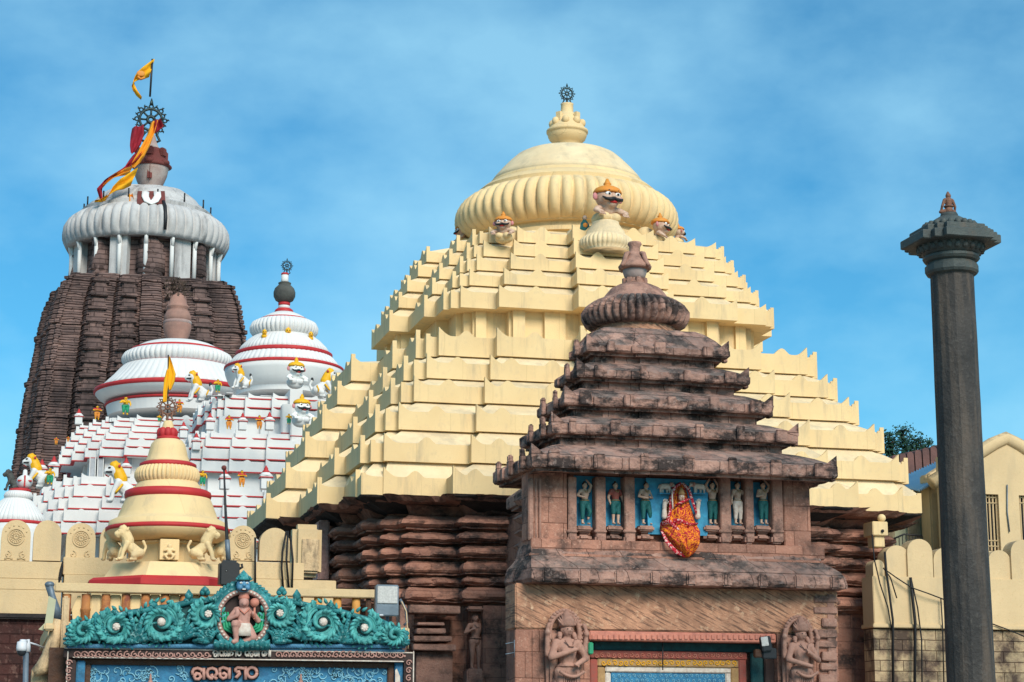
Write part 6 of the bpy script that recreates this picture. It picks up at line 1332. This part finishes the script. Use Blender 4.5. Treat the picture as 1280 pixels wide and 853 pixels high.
    k = MB(); n = 420
    for j in range(0, 211): x = 85 + j * 2; a_, b_ = q(x, 810.5, .10), q(x + 2.6, 805.5, .10); k.tube([a_, b_], .022, 4)
    part('rope_moulding', k, 'ropeblue', t)
    k = MB(); pbox(k, 80, 812, 517, 825.5, YP - .04, .3); pbox(k, 80, 825, 91.5, 1000, YP - .04, .3); pbox(k, 504.5, 825, 517, 1000, YP - .04, .3); fr = part('carved_frame', k, 'dark_ground', t)
    k = MB()
    for (x0, y0, x1, y1) in ((80, 812.3, 517, 814), (91, 823.6, 505, 825.2), (80, 814, 81.5, 1000), (515.5, 814, 517, 1000)): pbox(k, x0, y0, x1, y1, YP - .06, .03)
    part('frame_fillet', k, 'cloth_white', fr)
    k = MB(); mm_ = []
    for j in range(46):
        x = 96 + j * 9.0
        if 262 < x < 346: continue
        c_ = q(x, 818.8, .06); k.tube(spiral((c_.x, c_.y, c_.z), 4.6 * s, 1.25, j * .2, 1, 14), [.016] * 15, 5); c2 = q(x + 4.5, 820.5, .05); k.ball(c2, .03, 5)
    for xx in (86, 511):
        for j in range(5): c_ = q(xx, 829 + j * 9.5, .06); k.tube(spiral((c_.x, c_.y, c_.z), 4.2 * s, 1.25, j * .5, 1, 14), [.016] * 15, 5)
    part('scroll_relief', k, 'pinkstone', fr)
    # recess frames and blue panel
    k = MB(); pbox(k, 91, 826, 505, 833, YP + .18, .2); pbox(k, 103, 830, 110, 1000, YP + .16, .2); pbox(k, 484, 830, 492, 1000, YP + .16, .2); part('inner_frame', k, 'darkwood', t)
    k = MB(); pbox(k, 92, 826, 103, 1000, YP + .08, .25); part('blue_jamb', k, 'panelblue', t); k = MB(); pbox(k, 493, 826, 504, 1000, YP + .08, .25); j2 = part('blue_jamb', k, 'panelblue', t)
    k = MB(); k.prism([(float(U(x, y, YP + .07).x), float(U(x, y, YP + .07).z)) for x, y in ((494, 870), (500, 870), (500, 846), (496, 836), (494, 838))], YP + .065, YP + .08); part('flaked_plaster', k, 'cloth_white', j2)
    k = MB(); pbox(k, 110, 833, 484, 1000, YP + .24, .1); pn = part('blue_panel', k, 'panelblue', t)
    k = MB(); rng2 = random.Random(5)
    for j in range(120):
        x = rng2.uniform(112, 482); y = 836 + rng2.uniform(0, 26)
        if 238 < x < 330: continue
        c_ = U(x, y, YP + .225); r_ = rng2.uniform(3, 9) * s; k.tube(spiral((c_.x, c_.y, c_.z), r_, rng2.uniform(.8, 1.4), rng2.uniform(0, 6.28), rng2.choice((-1, 1)), 16), [.015] * 17, 5)
    part('vine_relief', k, 'paleblue', pn)
    for xx in (188, 376):
        k = MB(); c_ = U(xx, 853, YP + .2); k.cap_(c_ + Vector((0, 0, -.15)), .06, c_, .05); k.cap_(c_, .04, c_ + Vector((0, 0, .16)), .012); part('crown_tip', k, 'pinkstone', pn)
    # Odia lettering: traced strokes, big on the panel and small on the frame
    G = {'cha': [[(118, 385), (112, 340), (130, 305), (180, 292), (228, 308), (240, 345)], [(118, 385), (150, 385), (160, 362), (205, 372), (225, 405), (195, 440), (150, 438), (135, 405), (158, 372)]], 'bar': [[(262, 290), (262, 445)]],
         'u': [[(388, 385), (362, 392), (372, 412), (402, 408), (440, 440)], [(402, 408), (440, 362), (425, 312), (375, 292), (325, 305), (305, 350), (318, 402), (350, 428), (385, 428)]],
         'na': [[(475, 350), (478, 300), (520, 284), (570, 300), (590, 320)], [(475, 350), (482, 405), (520, 432), (558, 415), (562, 378), (535, 360), (508, 378)], [(603, 285), (603, 435)]],
         'ma': [[(690, 345), (686, 305), (715, 284), (760, 290), (812, 300)], [(690, 345), (735, 340), (742, 365), (700, 415), (684, 400)], [(820, 270), (820, 445)]],
         'tha': [[(905 + 66 * math.cos(a_), 352 + 68 * math.sin(a_)) for a_ in np.linspace(0, 2 * math.pi, 20)]]}
    def letters(keys, fx, Yy, th, nm, m_, par):
        k = MB()
        for key in keys:
            for st in G[key]: k.tube([U(*fx(x, y), Yy) for x, y in st], th, 6)
        return part(nm, k, m_, par)
    big = lambda x, y: (230 + x * 120 / 1280, 808 + y * 45 / 480)
    letters(['cha', 'bar', 'u', 'na', 'ma', 'tha'], big, YP + .15, .036, 'lettering', 'letter', pn)
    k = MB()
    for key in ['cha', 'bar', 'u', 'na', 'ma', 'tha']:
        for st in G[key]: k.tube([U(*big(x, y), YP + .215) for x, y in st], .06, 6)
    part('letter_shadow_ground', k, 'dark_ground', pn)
    def sm(x0, xs, src0): return lambda x, y: (230 + (x0 + (x - src0) * xs) * 120 / 1280, 808 + (50 + (y - 280) * .55) * 45 / 480)
    for key, x0, src0, xs in [('cha', 390, 112, .42), ('bar', 452, 262, 1), ('u', 475, 305, .4), ('na', 535, 475, .35), ('na', 575, 475, .3), ('ma', 630, 686, .45), ('tha', 710, 839, .38), ('u', 815, 305, .4), ('cha', 875, 112, .4), ('na', 935, 475, .35), ('bar', 1000, 262, 1), ('tha', 960, 839, .22), ('u', 1040, 305, .3), ('ma', 1085, 686, .35), ('bar', 1150, 262, 1)]:
        letters([key], sm(x0, xs, src0), YP - .09, .018, 'lettering', 'cloth_white', fr)
    # piers under the pediment and roof edge behind
    k = MB(); x0, x1 = U(60, 853, YP + .4).x, U(515, 853, YP + .4).x; z1 = U(300, 812, YP + .4).z; k.box(((x0 + x1) / 2, YP + 1.45, z1 / 2), (x1 - x0, 2.0, z1 - .02)); part('gate_body', k, 'darkwood', t)
    return t
portal()
# side pier, brackets, pipe, cctv camera at the left of the portal
t = thing('side_pier', U(70, 853, 40.6), 'yellow peeling side pier and curved bracket at the left of the painted portal', 'pier'); t.location.z = 0
m_ = MB(); pbox(m_, 73, 745, 82, 1000, 40.5, .5, 0, .03); m_.jitter(.02, 3); part('pier', m_, 'cream_old', t)
m_ = MB(); P3 = [(74, 775), (68, 800), (62, 822), (53, 835), (42, 841)]; m_.tube([U(x, y, 40.7) for x, y in P3], [.12, .14, .17, .15, .08], 8); part('curved_bracket', m_, 'cream_old', t)
m_ = MB(); pbox(m_, 36, 834, 72, 1000, 40.9, .6, 0, .04); part('lower_block', m_, 'cream_old', t)
m_ = MB(); pbox(m_, 55, 779, 68, 788, 40.4, .3, 0, .03); part('small_ledge', m_, 'cream_wall', t)
m_ = MB(); m_.add([tuple(U(x, y, Yy)) for Yy in (40.6, 40.75) for x, y in ((48, 787), (56, 779), (61, 745), (70, 750), (66, 780), (60, 790))], [(0, 1, 2, 3, 4, 5), (11, 10, 9, 8, 7, 6)] + [(i, (i + 1) % 6, 6 + (i + 1) % 6, 6 + i) for i in range(6)]); part('torn_sheet', m_, 'wall_green', t)
t = thing('bent_post', U(66, 775, 41.5), 'dented grey steel post leaning at the left end of the balustrade', 'post'); m_ = MB(); m_.tube([U(61, 730, 41.5), U(65, 745, 41.5), U(70, 762, 41.5), U(73, 776, 41.5)], [.09, .08, .09, .07], 6); m_.jitter(.02, 6); part('shaft', m_, 'grey', t); m_ = MB(); m_.ball(U(62, 731, 41.5), (.1, .1, .07), 6); part('cap', m_, 'grey', t)
t = thing('pole_camera', U(31, 853, 39.5), 'white dome camera on a short grey pole in the bottom left corner', 'camera')
m_ = MB(); m_.tube([U(30, 1000, 39.5), U(32.5, 814, 39.5)], .055, 10); part('pole', m_, 'grey', t)
m_ = MB(); m_.tube([U(32, 800, 39.5), U(33, 808, 39.5), U(33, 815, 39.5)], .08, 8); m_.lathe(U(27, 812, 39.3), [(.03, .16), (.09, .14), (.10, .02), (.095, -.03)], 20); m_.tube([U(26, 802, 39.3), U(33, 802, 39.4)], .04, 8); part('housing', m_, 'whiteplastic', t)
m_ = MB(); m_.ball(U(27, 815, 39.3), .085, 10); part('dome_lens', m_, 'plastic', t)
m_ = MB(); m_.tube([U(35, 803, 39.5), U(45, 806, 39.8), U(55, 810, 40.3)], .018, 6); part('arm', m_, 'whiteplastic', t)
# floodlight on the right end of the balustrade
t = thing('floodlight', U(484, 770, 41.8), 'grey floodlight with pale square glass at the right end of the balustrade', 'floodlight')
m_ = MB(); pbox(m_, 470, 731, 498.5, 770, 41.6, .2, 0, .02); part('housing', m_, 'grey', t); m_ = MB(); pbox(m_, 472, 733, 497, 754.5, 41.57, .05, 0, .01); part('glass', m_, 'lens', t)
m_ = MB(); pbox(m_, 473.5, 768, 480, 770, 41.55, .03); part('badge', m_, 'whiteplastic', t)
m_ = MB(); m_.tube([U(500, 749, 41.9), U(507, 762, 41.9), U(509, 778, 41.9), U(505, 782, 41.9)], .03, 6); m_.tube([U(484, 770, 41.9), U(484, 784, 41.9)], .04, 6); part('bracket', m_, 'grey', t)
t = thing('loose_cable', U(509, 810, 41.7), 'thin pale cable hanging from the floodlight down to the portal corner', 'cable'); m_ = MB(); m_.tube([U(x, y, 41.7) for x, y in ((502, 752), (508, 765), (509, 782), (511, 798), (510, 811))], .014, 5); part('cord', m_, 'cream_old', t)
# small floodlight by the painted door
Yd = YFR - .5
t = thing('door_floodlight', U(957, 815, Yd), 'small black floodlight mounted at the top right corner of the painted door', 'floodlight')
m_ = MB(); rz = Matrix.Rotation(R(-8), 3, 'Y'); m_.box(U(957, 805, Yd), (.26, .16, .36), rz, 0, .02); m_.box(U(961, 817, Yd + .08), (.36, .14, .26), None, 0, .02); part('housing', m_, 'plastic', t)
m_ = MB(); m_.box(U(956, 802, Yd - .09), (.18, .02, .22), rz, 0, .005); part('glass', m_, 'lens', t); m_ = MB(); m_.box(U(947, 817, Yd + .1), (.18, .14, .2), None, 0, .02); part('driver_box', m_, 'darkwood', t)
# ============================================================ right side: column, wall, house, fence, tree
YCO = 38.0
def column():
    XCo = float(un(1202, 600, YCO)[0]); t = thing('monolith_column', (XCo, YCO, 0), 'tall dark fluted stone column with a stepped capital at the right', 'column')
    s = mpp(U(1190, 340, YCO)); z = lambda py: float(un(1190, py, YCO)[2]); zt = z(343)
    sh = MB(); rings = []; N = 16
    for k in range(26):
        u = k / 25; zz = zt * u; r = (29.5 - 2.7 * u) * s * (1.0 if u > .0 else 1); ring = []
        for i in range(N):
            a_ = 2 * math.pi * i / N; f = 0 if i % 2 else .5; ring.append((XCo + r * (1 - .035 * f) * math.cos(a_), YCO + r * (1 - .035 * f) * math.sin(a_), zz))
        rings.append(ring)
    sh.loft(rings, 0, False, True, True, False); sh.jitter(.008, 1.5); part('shaft', sh, 'column', t)
    c = (XCo, YCO, 0); P = lambda r, py: (r * s, z(py))
    m_ = MB(); m_.lathe(c, [P(26, 346), P(31, 344), P(33, 341), P(33, 334), P(30, 331), P(29, 329.5), P(33, 328), P(35.5, 325), P(35, 322), P(30, 319.5), P(28, 318)], 16, smooth=False); part('neck_rings', m_, 'column_cap', t)
    m_ = MB(); m_.lathe(c, [P(28, 323), P(33, 321), P(38, 317), P(41, 312), P(43, 306)], 24)
    for k in range(24):
        a_ = 2 * math.pi * k / 24; m_.ball((XCo + 38 * s * math.cos(a_), YCO + 38 * s * math.sin(a_), z(313)), (.075, .075, .11), 6)
        m_.tube([Vector((XCo + 39 * s * math.cos(a_), YCO + 39 * s * math.sin(a_), z(311))), Vector((XCo + 41 * s * math.cos(a_), YCO + 41 * s * math.sin(a_), z(318)))], [.07, .01], 5)
    part('lotus_ring', m_, 'column_cap', t)
    # stepped square abacus seen on its corner side
    rot = Matrix.Rotation(R(0), 3, 'Z')
    def slab(h, notch, z0, z1):
        m_ = MB(); o1 = outline([h * notch], [h, h * .8], 0, 0, 0); ring = lambda zz, e: [tuple((rot @ Vector((p[0] * e, p[1] * e, 0))) + Vector((XCo, YCO, zz))) for p in o1]
        m_.loft([ring(z0, .97), ring(z0 + .02, 1), ring(z1 - .02, 1), ring(z1, .98)], 0, True, True); return m_
    m_ = slab(53 * s, .6, z(309), z(298)); part('abacus', m_, 'column_cap', t)
    m_ = slab(43 * s, .6, z(298.2), z(289)); part('abacus', m_, 'column_cap', t)
    m_ = MB(); m_.lathe(c, [P(31, 291), P(30, 286), P(26, 280), P(18, 275), P(11, 271)], 32)
    for k in range(22): a_ = 2 * math.pi * k / 22; m_.ball((XCo + 31 * s * math.cos(a_), YCO + 31 * s * math.sin(a_), z(285)), (.075, .075, .09), 5)
    part('lotus_dome', m_, 'column_cap', t)
    m_ = MB(); m_.lathe(c, [P(11, 273), P(11, 269.5), P(10, 267.5), P(4, 267.5)], 20); part('base_disc', m_, 'column_cap', t)
    return t, XCo, z, s
_, XCo, zco, sco = column()
sz = zco(240) - zco(268); t = thing('seated_figure', (XCo, YCO, zco(268)), 'small brown seated figure seen from behind on top of the dark column', 'statue')
b = MB(); b.cap_((0, 0, .14), .19, (0, 0, .36), .14); b.cap_((0, 0, .36), .14, (0, 0, .58), .17); b.cap_((-.16, 0, .62), .08, (.16, 0, .62), .08); b.cap_((0, .0, .64), .08, (0, 0, .74), .08); b.ball((0, .0, .80), (.12, .12, .13), 10); b.cap_((0, .02, .9), .08, (0, .02, .96), .05)
for s_ in (-1, 1): b.cap_((s_ * .19, 0, .6), .075, (s_ * .30, 0, .34), .06); b.cap_((s_ * .30, 0, .34), .06, (s_ * .32, .1, .12), .05); b.cap_((s_ * .1, .02, .12), .12, (s_ * .34, .1, .09), .08)
t.scale = (sz,) * 3; F_(t, 'body', remesh(b, .02, 1), 'bronze_brown'); b = MB(); b.ball((0, .12, .8), (.02, .03, .03), 5); F_(t, 'nose', b, 'bronze_brown')
b = MB(); b.lathe((0, 0, 0), [(.20, .3), (.215, .33), (.2, .36)], 18); F_(t, 'belt', b, 'bronze_brown')

YQ = 56.0
def right_wall():
    t = thing('boundary_wall', U(1200, 760, YQ), 'cream wall with plain rounded merlons over flaking stone blocks, right side behind the column', 'wall'); t.location.z = 0
    m_ = MB(); pbox(m_, 1092, 725, 1480, 786, YQ, .8, 0, .02); pbox(m_, 1092, 783, 1480, 788, YQ - .08, .9, 0, .02); m_.jitter(.006, 2); part('wall_body', m_, 'cream_wall', t)
    m_ = MB(); x0, x1 = U(1093, 800, YQ).x, U(1480, 800, YQ).x; zt = U(1150, 787, YQ).z; m_.box(((x0 + x1) / 2, YQ + .4, zt / 2), (x1 - x0, .7, zt - .02)); part('block_base', m_, 'blockwall', t)
    for (a_, b_, tp, bt) in [(1092, 1106, 700, 727), (1107.5, 1138, 682, 727), (1135.5, 1167, 674, 727), (1168, 1198, 685, 727), (1203, 1233, 688, 727), (1236.5, 1265, 688, 729), (1265.5, 1297, 675, 729), (1299, 1330, 685, 729)]:
        Y_ = YQ + (.1 if tp > 680 else .02); pts, *_r = merlon(a_, b_, tp, bt, Y_, .5, .2); m_ = MB(); m_.prism(pts, Y_, Y_ + .55); part('merlon', m_, 'cream_wall', t)
    return t
right_wall()
t = thing('masonry_finial', U(1101, 690, 56.5), 'cream masonry block with a round hole under the right eave of the cream temple', 'block')
m_ = MB(); pbox(m_, 1091, 652, 1110, 669.5, 56.3, .7, 0, .02); pbox(m_, 1093, 669, 1106, 684, 56.4, .5, 0, .02); part('block', m_, 'cream', t); m_ = MB(); m_.ball(U(1102, 648, 56.6), .13, 8); part('knob', m_, 'cream', t)
m_ = MB(); q_ = U(1103, 664, 56.28); m_.lathe((0, 0, 0), [(.05, 0), (.05, .03)], 12); m_.v = [(q_.x + v[0], q_.y - v[2], q_.z + v[1]) for v in m_.v]; part('hole', m_, 'dark', t)
YH = 64.0
def house():
    t = thing('gabled_house', U(1230, 700, YH), 'cream gabled house with grilled windows behind the right wall', 'house'); t.location.z = 0
    X = lambda px, py=640, Y=YH: float(un(px, py, Y)[0]); Z = lambda px, py, Y=YH: float(un(px, py, Y)[2])
    xa = X(1179); xb = X(1350); apx = X(1259, 560); za = Z(1259, 548); ze = Z(1222, 572)
    # wall with window openings made from strips
    w = MB(); wins = [(1232, 1249), (1274.5, 1292)]; zt, zb = Z(1240, 618), Z(1240, 689)
    xs = [xa] + [X(v) for wn in wins for v in wn] + [xb]
    for i in range(0, len(xs), 2): w.box(((xs[i] + xs[i + 1]) / 2, YH + .2, ze / 2), (xs[i + 1] - xs[i], .4, ze))
    for a_, b_ in wins: xm = (X(a_) + X(b_)) / 2; ww = X(b_) - X(a_); w.box((xm, YH + .2, (ze + zt) / 2), (ww, .4, ze - zt)); w.box((xm, YH + .2, zb / 2), (ww, .4, zb))
    slope = (za - ze) / (apx - X(1222)); w.prism([(apx - (xb - apx), za - slope * (xb - apx)), (xb, za - slope * (xb - apx)), (apx, za)], YH + .003, YH + .4)
    w.box(((xa + xb) / 2 + .5, YH + 1.2, ze / 2), (xb - xa - 1.0, 1.5, ze - .3)); part('wall', w, 'cream_wall', t)
    # rounded coping along the gable
    c = MB(); c.tube([(apx - 3.0, YH + .1, za - slope * 3.0), (apx - .5, YH + .1, za - slope * .38), (apx, YH + .1, za - .0), (apx + .5, YH + .1, za - slope * .38), (apx + 3.0, YH + .1, za - slope * 3.0)], .26, 10); part('coping', c, 'cream_wall', t)
    for a_, b_ in wins:
        b = MB(); pbox(b, a_, 618, b_, 689, YH + .3, .03); wd = part('window', b, 'dark', t)
        g_ = MB()
        for k in range(4): x_ = a_ + (b_ - a_) * (k + .5) / 4; pbox(g_, x_ - .9, 618, x_ + .9, 689, YH + .12, .05)
        for yy in (622, 629, 676, 683): pbox(g_, a_, yy - .7, b_, yy + .7, YH + .10, .05)
        part('grille', g_, 'cream_wall', wd)
    pp = MB(); pp.tube([U(1259, 606, YH - .05), U(1259, 640, YH - .05), U(1262, 665, YH - .05)], .025, 5); part('thin_pipe', pp, 'grey', t)
    rf = MB(); zr = za - .1; rf.add([(apx, YH + .4, zr), (apx, YH + 2, zr), (apx + 6, YH + 2, zr - slope * 6), (apx + 6, YH + .4, zr - slope * 6), (apx - 2, YH + .4, zr - slope * 2), (apx - 2, YH + 2, zr - slope * 2)], [(0, 1, 2, 3), (0, 4, 5, 1)]); part('roof', rf, 'cream_wall', t)
    return t
house()
def annex():
    Ya = 66.0; t = thing('tin_roofed_annex', U(1140, 700, Ya), 'low annex with blue corrugated roof, slatted blinds and railing between temple and column', 'building'); t.location.z = 0
    m_ = MB(); pbox(m_, 1085, 612, 1166, 740, Ya + .5, .3); x0, x1 = U(1085, 700, Ya).x, U(1166, 700, Ya).x; m_.box(((x0 + x1) / 2, Ya + 4, 4), (x1 - x0, 6.4, 8)); part('back_wall', m_, 'wall_green', t)
    m_ = MB(); pbox(m_, 1165, 592, 1180, 760, Ya - .6, .8, 0, .05); m_.tube([U(1158, 601, Ya - .3), U(1165, 596, Ya - .3), U(1182, 585, Ya - .3), U(1200, 575, Ya - .3)], .2, 8); part('corner_pier', m_, 'cream_wall', t)
    for a_, b_ in ((1097, 1120), (1135, 1152)):
        m_ = MB(); n = int((b_ - a_) / 2)
        for k in range(n): pbox(m_, a_ + k * 2, 620 if a_ > 1120 else 628, a_ + k * 2 + 1.3, 690, Ya + .3, .06)
        part('slatted_blind', m_, 'blind', t)
    m_ = MB(); A_, B_, C_, D_ = U(1104, 606, Ya + .4), U(1148, 613, Ya - .9), U(1200, 586, Ya - .9), U(1196, 566, Ya + 6)
    A_ = U(1112, 604, Ya + 4); n = 26; rows = []
    for k in range(n * 4 + 1):
        u = k / (n * 4); lo = B_.lerp(C_, u); hi = A_.lerp(D_, u); dz = .05 * math.sin(k * math.pi / 2); rows.append([lo + Vector((0, 0, dz)), hi + Vector((0, 0, dz))])
    vs = [p for r_ in rows for p in r_]; n2 = len(vs); vs += [p + Vector((0, 0, -.03)) for p in vs]; fs = []
    for k in range(len(rows) - 1): a = 2 * k; fs += [(a, a + 2, a + 3, a + 1), (n2 + a, n2 + a + 1, n2 + a + 3, n2 + a + 2), (a, n2 + a, n2 + a + 2, a + 2)]
    m_.add(vs, fs); part('corrugated_roof', m_, 'bluetin', t)
    m_ = MB(); m_.tube([U(1107, 678, Ya - .4), U(1130, 668, Ya - .6), U(1153, 670, Ya - .7)], .035, 6)
    for k in range(12): u = k / 11; p_ = [U(1107, 678, Ya - .4), U(1130, 668, Ya - .6), U(1153, 670, Ya - .7)]; q = p_[0].lerp(p_[1], u * 2) if u < .5 else p_[1].lerp(p_[2], u * 2 - 1); m_.tube([q, q + Vector((0, 0, -.7))], .018, 4)
    part('railing', m_, 'iron', t)
    m_ = MB(); m_.ball(U(1112, 600, Ya - 2), (.5, .5, .35), 8); part('rounded_gutter_end', m_, 'cream', t)
    return t
annex()
def fence_wall():
    Yf = 78.0; t = thing('merlon_wall', U(1140, 600, Yf), 'dark reddish wall with pointed merlons rising to the right below the tree', 'wall'); t.location.z = 0
    a_, b_ = U(1080, 622, Yf), U(1230, 560, Yf); m_ = MB(); m_.add([(a_.x, Yf, 0), (b_.x, Yf, 0), (b_.x, Yf, b_.z), (a_.x, Yf, a_.z), (a_.x, Yf + .8, 0), (b_.x, Yf + .8, 0), (b_.x, Yf + .8, b_.z), (a_.x, Yf + .8, a_.z)], [(0, 1, 2, 3), (7, 6, 5, 4), (3, 2, 6, 7), (0, 3, 7, 4), (1, 5, 6, 2)]); part('wall_body', m_, 'dark_red_wall', t)
    for k in range(11):
        px = 1088 + k * 9.5; bt = np.interp(px, [1080, 1230], [612, 555]) + 6; tp = np.interp(px, [1088, 1180], [576, 554]); pts, *_r = merlon(px, px + 8.2, tp, bt, Yf + .1, .4, .4); m_ = MB(); m_.prism(pts, Yf + .1, Yf + .6); m_.jitter(.03, 2); part('merlon', m_, 'dark_red_wall', t)
fence_wall()
def tree(px, ptop, half, Y, seed, lab):
    rng = random.Random(seed); b = U(px, 580, Y); t = thing('conifer_tree', (b.x, b.y, 0), lab, 'tree', 'trees behind the reddish wall'); ztop = U(px, ptop, Y).z; s = mpp(b)
    tr = MB(); tr.tube([(b.x, Y, 0), (b.x + .2, Y, ztop * .5), (b.x, Y, ztop - .3)], [.35, .22, .04], 8); lf = MB()
    zlow = ztop - 5.5; n = 26
    for k in range(n):
        u = k / n; z_ = zlow + (ztop - zlow) * u; 
        for j in range(4):
            a_ = rng.uniform(0, 6.28); L_ = half * s * (1.05 - u) * rng.uniform(.6, 1.1) + .25; e = Vector((b.x + L_ * math.cos(a_), Y + L_ * math.sin(a_), z_ + L_ * .35)); o_ = Vector((b.x, Y, z_)); tr.tube([o_, e], [.05, .015], 4)
            for q in range(int(14 + L_ * 26)):
                f = rng.uniform(.25, 1.05); p = o_.lerp(e, f) + Vector((rng.gauss(0, .16), rng.gauss(0, .16), rng.gauss(.03, .14))); r_ = rng.uniform(.06, .13); d1 = Vector((rng.gauss(0, 1), rng.gauss(0, 1), rng.gauss(0, 1))).normalized() * r_; d2 = d1.orthogonal().normalized() * r_ * .6
                lf.add([p - d1, p + d2, p + d1, p - d2], [(0, 1, 2, 3)])
    part('trunk', tr, 'bark', t); part('crown', lf, 'leaf', t)
for a_ in [(1112, 541, 16, 95, 1, 'dark tree crown with the highest pointed tip, left of the middle'), (1131, 535, 17, 97, 2, 'dark tree crown in the middle, the tallest above the reddish wall'), (1146, 546, 14, 94, 3, 'dark tree crown nearest to the column on its left'), (1092, 553, 14, 96, 4, 'low dark tree crown touching the cream temple edge'), (1158, 552, 8, 96, 5, 'thin dark treetop half behind the dark column'), (1079, 557, 13, 98, 6, 'lowest dark tree crown, mostly behind the cream roof edge')]: tree(*a_)
# cables on the right wall
CG = 'black cables hanging on the right wall'
Yw = YQ - .12
for pts, th, lab in [([(1090, 668), (1093, 700), (1100, 730), (1110, 760), (1115, 790), (1116, 900)], .02, 'single black cable curving down from the masonry block'),
                     ([(1106, 690), (1108, 715), (1112, 745), (1116, 775), (1117, 900)], .035, 'thick black cable bundle between the first two right merlons'),
                     ([(1138, 722), (1141, 750), (1144, 780), (1143, 900)], .045, 'black cable bundle below the gap of the second and third merlon'), ([(1139, 724), (1147, 760), (1152, 800), (1153, 900)], .022, 'thin cable running just right of the thick bundle'),
                     ([(1106, 712), (1120, 722), (1140, 735), (1160, 742), (1181, 750)], .02, 'cable sagging across the wall towards the column'), ([(1176, 748), (1178, 780), (1181, 900)], .02, 'cable dropping straight down close to the column'), ([(1104, 710), (1113, 722), (1121, 748)], .02, 'short loose cable end curving over the wall'), ([(1240, 780), (1262, 788), (1290, 800)], .02, 'cable crossing the wall right of the column')]:
    m_ = MB(); m_.tube([U(x, y, Yw - .03 * i_ % .1) for i_, (x, y) in enumerate(pts)], th, 6); c_ = solo('wall_cable', m_, 'wire', U(*pts[0], Yw), lab, 'cable', CG)
for pts, lab in [([(358, 664), (353, 690), (352, 710), (354, 735)], 'black cable bowing left on the cream wall beside the plaster panel'), ([(360, 664), (358, 700), (361, 735)], 'black cable hanging straight beside the plaster panel'), ([(363, 670), (366, 700), (365, 735)], 'rightmost black cable beside the plaster panel'), ([(319, 672), (319, 735)], 'thin dark cable on the joint right of the carved merlon')]:
    m_ = MB(); m_.tube([U(x, y, YW - .12) for x, y in pts], .028, 6); solo('hanging_cable', m_, 'wire', U(*pts[0], YW - .12), lab, 'cable', 'cables left of the brown temple wall')
